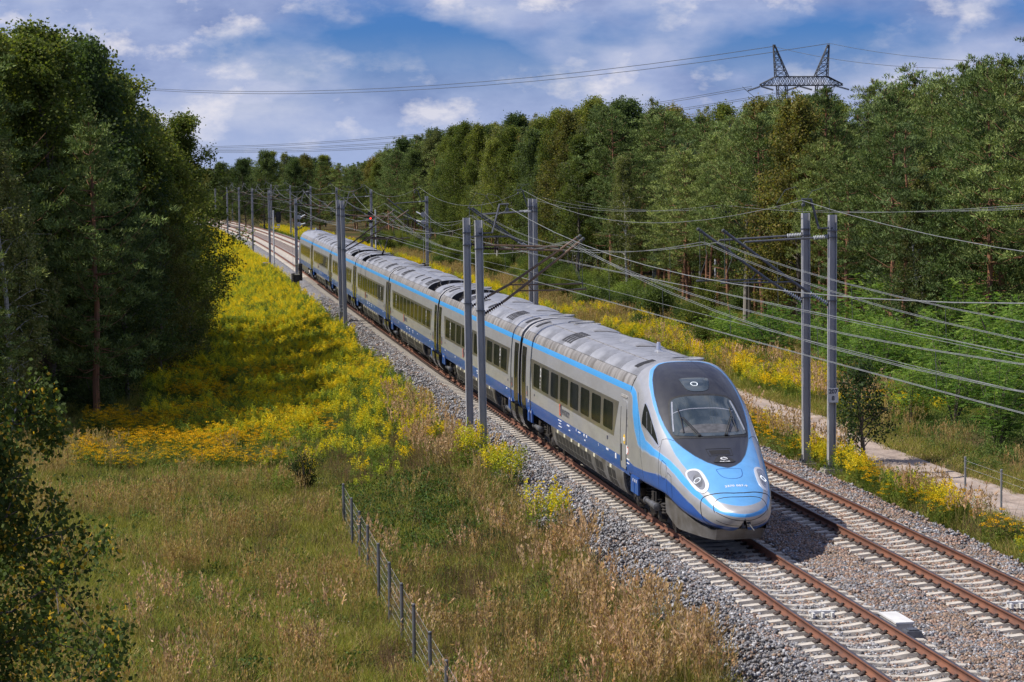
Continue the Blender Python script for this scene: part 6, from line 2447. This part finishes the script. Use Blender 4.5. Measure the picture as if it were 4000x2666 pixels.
for row in range(3):
    s = 70.0 + row
    while s < 300:
        edge = float(np.interp(s, [66, 77, 90, 110, 135, 175, 300], [-23.6, -19.4, -17.4, -16.4, -19.0, -21.0, -21.0]))
        o = edge - row * 3.9 + VR.normal(0, .6)
        q = gxyz(s, o)
        if q.x / q.y > -.25:
            k = VR.integers(5)
            if row == 0 and s > 118 and k < 3: k = 2
            pr = [ASPEN[0], ASPEN[1], DARKB[0], PINES[0], BIRCH[0]][k]
            nm = ['aspen_tree', 'aspen_tree', 'broadleaf_tree', 'pine_tree', 'birch_tree'][k]
            h = min(top_limit(q), 16.2) * VR.uniform(.80, 1.0) - q.z
            if s > 122: h = min(h, 8.5 + row * 1.5)
            wd = nm.split('_')[0]
            zn = ('in the front half' if row < 2 else 'deep inside') + ' of the left wood, ' + ('near end' if s < 105 else 'middle' if s < 160 else 'far end')
            plant(pr, nm, nm.replace('_', ' ') if wd != 'broadleaf' else 'tree', q, h / [15, 15, 13, 15, 14][k], VR.uniform(0, 6.28), ('dark rounded tree ' if wd == 'broadleaf' else wd + ' ') + zn, wd + ' trees ' + zn, h / 13.5)
        s += VR.uniform(4.2, 6.2) * (1 + max(0, s - 150) / 150)
# undergrowth at the foot of the left wood
for k in range(60):
    s = VR.uniform(66, 175)
    o = float(np.interp(s, [66, 77, 90, 110, 140, 175], [-20.5, -16.4, -14.4, -12.6, -11.2, -10.4])) - VR.uniform(-.3, 3.2)
    plant(SHRUBS[3], 'shrub', 'shrub', gxyz(s, o), VR.uniform(.9, 1.7), VR.uniform(0, 6.28), 'dark shady shrub at the foot of the left wood, ' + ('by the meadow' if s < 90 else 'left of the goldenrod' if s < 130 else 'near the line'), 'shrubs under the left wood, ' + ('near' if s < 90 else 'middle' if s < 130 else 'far'))

# ---- shrubs right of the line
for k in range(95):
    s = VR.uniform(38, 98)
    o = VR.uniform(14.6, 25.5) if s < 58 else VR.uniform(16.0, 25.0)
    q = gxyz(s, o)
    if q.x / q.y > .25: continue
    sc = VR.uniform(.45, .95) + .055 * (o - 14)
    plant(ACACIA[VR.integers(3)], 'acacia_shrub', 'shrub', q, sc * .92, VR.uniform(0, 6.28), 'bright green feathery shrub of the thicket, ' + ('by the sandy path' if o < 18 else 'close to the right wood' if o > 22 else 'in its middle'), 'bright green thicket ' + ('by the path' if o < 18 else 'by the wood' if o > 22 else 'middle'))
for k in range(130):
    s = VR.uniform(92, 330)
    o = VR.uniform(16.5, 25.5) + (2.0 if s < 110 else 0)
    if VR.uniform() < .25: o = VR.uniform(14.5, 18)
    q = gxyz(s, o)
    if q.x / q.y > .25: continue
    plant(SHRUBS[VR.integers(3)], 'shrub', 'shrub', q, VR.uniform(.55, 1.1), VR.uniform(0, 6.28), 'green shrub before the right wood, ' + ('behind the front cars' if s < 150 else 'behind the middle of the train' if s < 230 else 'beyond the train tail'), 'shrubs before the right wood, ' + ('near' if s < 150 else 'middle' if s < 230 else 'far'))
for s, o, pr, sc, lb in ((122, 18.2, SHRUBS[0], 1.35, 'large round dark green bush behind the diagonal mast tubes'), (133, 15.6, SHRUBS[0], 1.1, 'rounded bush left of the large dark green bush'), (104, 17.5, SHRUBS[0], .95, 'bush at the upper end of the sandy path')):
    plant(pr, 'bush', 'bush', gxyz(s, o), sc, 1.0, lb)

# ---- small single plants
dk = shrub(61, 1.85, .62, 5200, .055, [(.022, .034, .014), (.03, .044, .016)], stems=7)
plant(dk, 'bush', 'bush', gxyz(50.5, -8.6), .95, .4, 'single small dark bush in the meadow beyond the fence end')
sap = broad_tree(62, 3.1, 1.25, .05, 26, 4200, .085, [(.045, .075, .03), (.06, .095, .035), (.035, .055, .022)], M_BARKG, droop=.3, up=.8, sub=5, sig=.14)
plant(sap, 'birch_sapling', 'sapling', gxyz(48.3, 10.2), 1.0, .3, 'single birch sapling with round leaves beside the sandy path')
# ---------------------------------------------------------------- near birch at the lower left corner
C_NB = [(.060, .092, .022), (.080, .118, .030), (.045, .070, .018), (.10, .13, .034), (.060, .092, .022), (.080, .118, .030), (.045, .070, .018), (.058, .086, .022), (.055, .08, .02), (.42, .28, .03)]
nb = broad_tree(71, 9.6, 3.1, .10, 74, 85000, .066, C_NB, M_BARKG, droop=.42, up=.55, top_w=.72, sub=8, sig=.15)
plant(nb, 'birch_tree', 'birch tree', Vector((-7.15, 28.5, -2.0)), 1.0, 1.1, 'near birch with yellowing leaves reaching in at the lower left corner')


# ================================================================ meadow
def herb_mesh(name, parts):
    """parts: list of (pos, dirs, L, W, col, tri)"""
    V, F, CC, b = [], [], [], 0
    r = np.random.default_rng(len(parts))
    for pos, dirs, L, Wd, col in parts:
        n = len(pos)
        d = unit(dirs)
        q = unit(np.cross(d, r.normal(size=(n, 3))))
        L = np.broadcast_to(np.asarray(L, float), (n,))[:, None]; Wd = np.broadcast_to(np.asarray(Wd, float), (n,))[:, None]
        v = np.stack([pos, pos + d * L * .45 - q * Wd / 2, pos + d * L, pos + d * L * .45 + q * Wd / 2], 1)
        V.append(v.reshape(-1, 3)); F.append(np.arange(n * 4).reshape(n, 4) + b); CC.append(np.repeat(col, 4, 0)); b += n * 4
    return fast_mesh(name, np.concatenate(V), np.concatenate(F), M_HERB, col=np.concatenate(CC))


def blades(r, n, rad, h0, h1, cols, lean=.35, w=.012):
    """curved grass blades in two pieces"""
    a = r.uniform(0, 6.28, n); d = rad * np.sqrt(r.uniform(0, 1, n))
    base = np.stack([d * np.cos(a), d * np.sin(a), np.full(n, -.04)], -1)
    la = r.uniform(0, 6.28, n)
    ln = r.uniform(.05, lean, n)
    h = r.uniform(h0, h1, n)
    d1 = np.stack([np.cos(la) * ln, np.sin(la) * ln, np.ones(n)], -1)
    d2 = np.stack([np.cos(la) * ln * 3.2, np.sin(la) * ln * 3.2, np.full(n, .85)], -1)
    c = pick(r, cols, n, .2)
    m = base + unit(d1) * (h * .55)[:, None]
    return [(base, d1, h * .62, w, c * .9), (m, d2, h * .55, w * .8, c * 1.05)]


CG = [(.21, .235, .045), (.28, .275, .058), (.155, .19, .038), (.34, .30, .085)]
CT = [(.40, .29, .13), (.48, .35, .18), (.32, .23, .10), (.24, .215, .065)]
CR = [(.38, .29, .12), (.46, .36, .17), (.31, .23, .09), (.35, .22, .10)]


def p_grass(seed, cols=CG, h=(.25, .6), n=70, w=.013):
    r = np.random.default_rng(seed)
    return herb_mesh('grass', blades(r, n, .30, h[0], h[1], cols, .45, w))


def p_seedgrass(seed, heads=CR, h=(.65, 1.05), nst=15, fluffy=1.0):
    r = np.random.default_rng(seed)
    P = blades(r, 34, .26, .25, .6, CG + CT[3:], .45, .013)
    hp, hd, hc, sp, sd, sl = [], [], [], [], [], []
    for k in range(nst):
        a, d = r.uniform(0, 6.28), .24 * math.sqrt(r.uniform())
        b = np.array([d * math.cos(a), d * math.sin(a), 0])
        dv = np.array([r.normal(0, .13), r.normal(0, .13), 1.0]); H = r.uniform(*h)
        sp.append(b); sd.append(dv); sl.append(H)
        c = np.array(heads[r.integers(len(heads))]) * r.uniform(.8, 1.25)
        for j in range(int(9 * fluffy)):
            t = r.uniform(.72, 1.06)
            hp.append(b + dv * H * t + r.normal(0, .008 * fluffy, 3)); hd.append(dv + r.normal(0, .30, 3)); hc.append(c * r.uniform(.85, 1.2))
    sp, sd, sl = np.array(sp), np.array(sd), np.array(sl)
    P.append((sp, sd, sl, .007, pick(r, CT, nst, .2)))
    P.append((np.array(hp), np.array(hd), r.uniform(.06, .12, len(hp)), .020 * fluffy, np.array(hc)))
    return herb_mesh('seed_grass', P)


CGL = [(.145, .205, .036), (.185, .25, .048), (.105, .15, .03)]
CY = [(.66, .50, .015), (.76, .56, .012), (.56, .48, .025), (.62, .54, .04)]
CYG = [(.44, .46, .04), (.54, .52, .035), (.36, .40, .04)]
CTAN = [(.62, .36, .008), (.70, .42, .008), (.52, .31, .01)]


def p_goldenrod(seed, yel=CY, H=(.65, 1.15), nst=8, rad=.30):
    r = np.random.default_rng(seed)
    lp, ld, lc, fp, fd, fc, sp, sd, sl = [], [], [], [], [], [], [], [], []
    for k in range(nst):
        a, d = r.uniform(0, 6.28), rad * math.sqrt(r.uniform())
        b = np.array([d * math.cos(a), d * math.sin(a), -.05])
        dv = np.array([r.normal(0, .10), r.normal(0, .10), 1.0]); h = r.uniform(*H)
        sp.append(b); sd.append(dv); sl.append(h)
        g = np.array(CGL[r.integers(3)]) * r.uniform(.8, 1.2)
        for j in range(24):
            t = r.uniform(.18, .82); az = r.uniform(0, 6.28)
            lp.append(b + dv * h * t); ld.append(np.array([math.cos(az), math.sin(az), r.uniform(.0, .7)])); lc.append(g * r.uniform(.8, 1.25))
        y = np.array(yel[r.integers(len(yel))]) * r.uniform(.85, 1.15)
        for j in range(9):
            t = .74 + .27 * j / 9; az = r.uniform(0, 6.28); L = .20 * (1.08 - (t - .74) / .3)
            for m in range(5):
                f = (m + .4) / 5
                q = b + dv * h * t + np.array([math.cos(az) * L * f, math.sin(az) * L * f, .09 * math.sin(f * 2.4)])
                fp.append(q + r.normal(0, .010, 3)); fd.append(r.normal(size=3) + np.array([0, 0, .5])); fc.append(y * r.uniform(.8, 1.2))
    P = [(np.array(sp), np.array(sd), np.array(sl), .010, pick(r, CGL, nst, .2)), (np.array(lp), np.array(ld), r.uniform(.08, .14, len(lp)), .022, np.array(lc)), (np.array(fp), np.array(fd), r.uniform(.035, .060, len(fp)), .034, np.array(fc))]
    return herb_mesh('goldenrod', P)


def p_tansy(seed, H=(.6, .95), nst=9):
    r = np.random.default_rng(seed)
    lp, ld, lc, fp, fd, fc, sp, sd, sl = [], [], [], [], [], [], [], [], []
    for k in range(nst):
        a, d = r.uniform(0, 6.28), .28 * math.sqrt(r.uniform())
        b = np.array([d * math.cos(a), d * math.sin(a), -.05]); dv = np.array([r.normal(0, .13), r.normal(0, .13), 1.0]); h = r.uniform(*H)
        sp.append(b); sd.append(dv); sl.append(h)
        for j in range(22):
            t = r.uniform(.1, .88); az = r.uniform(0, 6.28)
            lp.append(b + dv * h * t); ld.append(np.array([math.cos(az), math.sin(az), r.uniform(.0, .8)])); lc.append(np.array(CGL[r.integers(3)]) * r.uniform(.6, 1.0))
        y = np.array(CTAN[r.integers(3)]) * r.uniform(.85, 1.15)
        for j in range(16):
            az, rr = r.uniform(0, 6.28), .085 * math.sqrt(r.uniform())
            fp.append(b + dv * h + np.array([math.cos(az) * rr - .015, math.sin(az) * rr, r.uniform(-.02, .02)])); fd.append(np.array([1, r.normal(0, .2), r.normal(0, .15)])); fc.append(y * r.uniform(.8, 1.2))
    P = [(np.array(sp), np.array(sd), np.array(sl), .010, pick(r, CGL, nst, .2)), (np.array(lp), np.array(ld), r.uniform(.07, .12, len(lp)), .03, np.array(lc)), (np.array(fp), np.array(fd), .034, .030, np.array(fc))]
    return herb_mesh('tansy', P)


def p_weed(seed, cols, n=110, H=.5, leaf=.06, rad=.3, stems=0, scol=((.10, .065, .04),)):
    r = np.random.default_rng(seed)
    a, d = r.uniform(0, 6.28, n), rad * np.sqrt(r.uniform(0, 1, n))
    pos = np.stack([d * np.cos(a), d * np.sin(a), H * r.uniform(.05, 1, n) * (1 - .5 * (d / rad) ** 2)], -1)
    P = [(pos, r.normal(size=(n, 3)) + np.array([0, 0, .3]), leaf * r.uniform(.7, 1.3, n), leaf * .55, pick(r, cols, n, .25))]
    if stems:
        a, d = r.uniform(0, 6.28, stems), rad * np.sqrt(r.uniform(0, 1, stems))
        b = np.stack([d * np.cos(a), d * np.sin(a), np.zeros(stems)], -1)
        dv = np.stack([r.normal(0, .22, stems), r.normal(0, .22, stems), np.ones(stems)], -1)
        P.append((b, dv, H * r.uniform(.8, 1.6, stems), .009, pick(r, scol, stems, .3)))
    return herb_mesh('weed', P)


GR = [p_grass(i, CG) for i in range(3)] + [p_grass(10 + i, CG + CT, (.2, .5)) for i in range(3)]
SG = [p_seedgrass(20 + i) for i in range(4)]
SGT = [p_seedgrass(30 + i, [(.50, .34, .20), (.58, .41, .26), (.40, .26, .15)], (.95, 1.35), 12, 1.6) for i in range(3)]
GD = [p_goldenrod(40 + i) for i in range(2)] + [p_goldenrod(50 + i, CYG) for i in range(2)] + [p_goldenrod(55 + i, CGL, (.7, 1.15)) for i in range(3)]
GDY = [p_goldenrod(57 + i, CY, (.8, 1.25), 10) for i in range(3)] + [p_goldenrod(47, CYG)]
TN = [p_tansy(60 + i) for i in range(4)]
WG = [p_weed(70 + i, [(.105, .155, .04), (.14, .20, .05), (.085, .12, .034)], 120, .45, .065) for i in range(3)]
WB = [p_weed(80 + i, [(.17, .13, .06), (.14, .13, .045), (.22, .155, .08)], 90, .55, .045, .3, 26, ((.17, .105, .07), (.25, .16, .10), (.12, .085, .06))) for i in range(3)]
BR = [p_weed(90 + i, [(.060, .105, .028), (.085, .145, .036), (.045, .08, .022), (.12, .10, .03)], 150, .45, .085, .35) for i in range(2)]


def spread(name, protos, zones, seed, smin=.8, smax=1.25):
    """zones: (s0, s1, off0, off1, per m2, noise scale, threshold, weight fn)"""
    r = np.random.default_rng(seed)
    S, O, Kk = [], [], []
    for z in zones:
        s0, s1, o0, o1, dens, nsc, thr = z[:7]
        n = int((s1 - s0) * (o1 - o0) * dens)
        s, o = r.uniform(s0, s1, n), r.uniform(o0, o1, n)
        p = TR(s, o)
        keep = vnoise(p[:, 0], p[:, 1], nsc, seed) * .7 + vnoise(p[:, 0], p[:, 1], nsc * .37, seed + 1) * .3 > thr + r.normal(0, .05, n)
        if len(z) > 7: keep &= z[7](s, o, r)
        # stay off the path, the ballast and out of the far sides of the picture
        keep &= np.abs(o - pathc(s)) > 1.0
        keep &= np.abs(p[:, 0] / p[:, 1]) < .245
        ed = (vnoise(p[:, 0], p[:, 1], 1.7, 21) - .5) * .9
        keep &= (o + ed < -2.75) | (o + ed > 7.25)
        S.append(s[keep]); O.append(o[keep])
    s, o = np.concatenate(S), np.concatenate(O)
    n = len(s)
    pos = TR(s, o, GZ(s, o) - .02)
    # the shoulder of the ballast is higher than the ground under it
    pos[:, 2] = np.maximum(pos[:, 2], np.where((o > -3.2) & (o < 7.6), BZ(s, o) - .05, -9))
    rot = np.stack([r.normal(0, .08, n), r.normal(0, .08, n), r.uniform(0, 6.28, n)], -1)
    scatter(name, protos, pos, rot, r.uniform(smin, smax, n), r.integers(0, len(protos), n))
    return n


nobr = lambda s, o, r: ~((s > 35) & (s < 50) & (o > -7.6) & (o < -4.2) & (r.uniform(size=len(s)) < .85))

# left meadow
NB_ = {}
SHORT = [p_grass(400 + i, CG + CT[:2], (.10, .28), 60, .014) for i in range(3)]
NB_['g'] = spread('meadow_grass', GR, [(12, 68, -22, -6.2, 11, 3.0, .16), (12, 68, -6.2, -2.7, 8, 2.0, .30), (66, 130, -20, -3, 4, 3.0, .35), (60, 130, 12.3, 26, 4.5, 2.5, .25), (130, 330, -13, -3, 1.2, 3, .3), (130, 330, 7.2, 26, 1.5, 3, .3), (12, 60, 7.2, 8.8, 8, 2.0, .30)], 201)
NB_['sh'] = spread('short_grass', SHORT, [(12, 130, 8.6, 14.5, 12, 2.0, .22)], 211)
NB_['s'] = spread('red_seed_grass', SG, [(12, 62, -22, -8.2, 2.5, 2.6, .56), (12, 48, -8.2, -3.2, 1.6, 2.5, .5, nobr), (40, 62, 12.8, 14.5, 1.2, 3.5, .45), (62, 130, 12.8, 19, 2.0, 3.5, .45), (60, 220, 7.3, 9, 2, 3, .5), (90, 260, 13, 17, 1.2, 4, .42)], 202)
NB_['t'] = spread('tall_dry_grass', SGT, [(13, 33, -4.6, -2.75, 3.4, 2.0, .52), (13, 40, -8, -4, .7, 2.5, .58, nobr), (14, 34, -14, -9, 1.0, 2.0, .64), (20, 60, 7.6, 8.8, 1.4, 2.5, .5), (45, 70, -4.6, -2.8, 2.0, 2.0, .5), (60, 110, 12.8, 17, .8, 3, .5)], 203)
NB_['w'] = spread('green_weeds', WG, [(44, 72, -17, -5, 6, 3.0, .40), (14, 46, -7.6, -3, 7, 2.0, .36), (14, 46, -20, -8, 3.2, 2.0, .50), (60, 150, -14, -3, 6.0, 3.0, .30), (14, 140, 7.2, 9.2, 3.5, 2, .4), (44, 160, 12.9, 26, 3.0, 3, .36)], 204)
NB_['b'] = spread('brown_weeds', WB, [(14, 60, -7.4, -2.9, 6, 1.8, .40, nobr), (14, 64, -20, -8, 2.2, 1.6, .56), (50, 95, -8, -3, 2.6, 1.6, .5), (20, 90, 7.3, 9, 2, 2, .55)], 205)
NB_['k'] = spread('bramble_patch', BR, [(34, 50, -7.7, -4.0, 11, 2.2, .22), (52, 66, -9, -4, 4, 1.6, .48), (20, 60, -19, -9, 1.6, 1.6, .66)], 206)
gold = lambda s, o, r: r.uniform(size=len(s)) < np.clip((s - 46) / 42, .05, 1) ** 1.3
NB_['y'] = spread('goldenrod', GD, [(44, 110, -10.0, -2.8, 5.0, 2.4, .40, gold), (110, 215, -10.5, -2.8, 3.6, 3.0, .34), (66, 110, -14, -9, 3.5, 3.0, .42), (14, 70, 7.4, 8.5, 3.6, 2.2, .46), (70, 140, 7.3, 9.0, 4.0, 2.6, .42), (58, 130, 13, 18, 3.2, 3.5, .46)], 207, .75, 1.15)
NB_['yy'] = spread('yellow_goldenrod', GDY, [(50, 110, -9.0, -2.8, 4.2, 1.7, .62, gold), (110, 215, -8.5, -2.8, 2.8, 2.0, .57), (215, 420, -9, -2.9, 2.2, 5.0, .30), (66, 110, -12, -8, 2.0, 3.0, .60), (18, 70, 7.4, 8.4, 2.6, 2.2, .58), (70, 140, 7.3, 9.0, 3.0, 2.6, .52), (60, 130, 13, 17, 2.2, 3.5, .58), (130, 420, 7.4, 13, 2.0, 5.0, .34)], 217, .75, 1.1)
NB_['a'] = spread('tansy', TN, [(56, 73, -16.5, -8.2, 6.5, 1.8, .50), (66, 96, -13, -6.5, 4, 3.0, .45), (14, 60, 7.4, 8.8, 4.0, 2.0, .46), (60, 130, 7.4, 9.2, 2.5, 2.5, .46), (58, 110, 13, 16, 1.6, 3, .52), (80, 130, -9, -3, 2.5, 3, .5)], 208)
WF = [p_weed(500 + i, [(.75, .74, .68), (.66, .66, .60)], 14, .62, .03, .28, 8, ((.14, .17, .05),)) for i in range(2)]
NB_['f'] = spread('white_flowers', WF, [(14, 66, -20, -3, .22, 2.5, .45), (14, 60, 7.4, 9.4, .6, 2.0, .45)], 231)
# a few single goldenrods at the foot of the ballast
big_gold = [p_goldenrod(300 + i, CY + CYG, (.9, 1.5), 34, .48) for i in range(3)]
for i, (s, o, sc, lb) in enumerate(((46.6, -3.4, 1.3, 'goldenrod clump in flower around the foot of the nearest left mast'), (41.6, -3.0, 1.15, 'slim goldenrod clump on the ballast edge right of the nearest left masts'), (32.6, -3.15, 1.2, 'bright goldenrod clump on the ballast edge, nearest to the viewer'), (45.6, -2.8, .9, 'small goldenrod between the mast foot and the ballast'))):
    tag(link('goldenrod_plant', big_gold[i % 3], None, gxyz(s, o), i * 1.7), lb, 'goldenrod', None).scale = (sc, sc, sc)
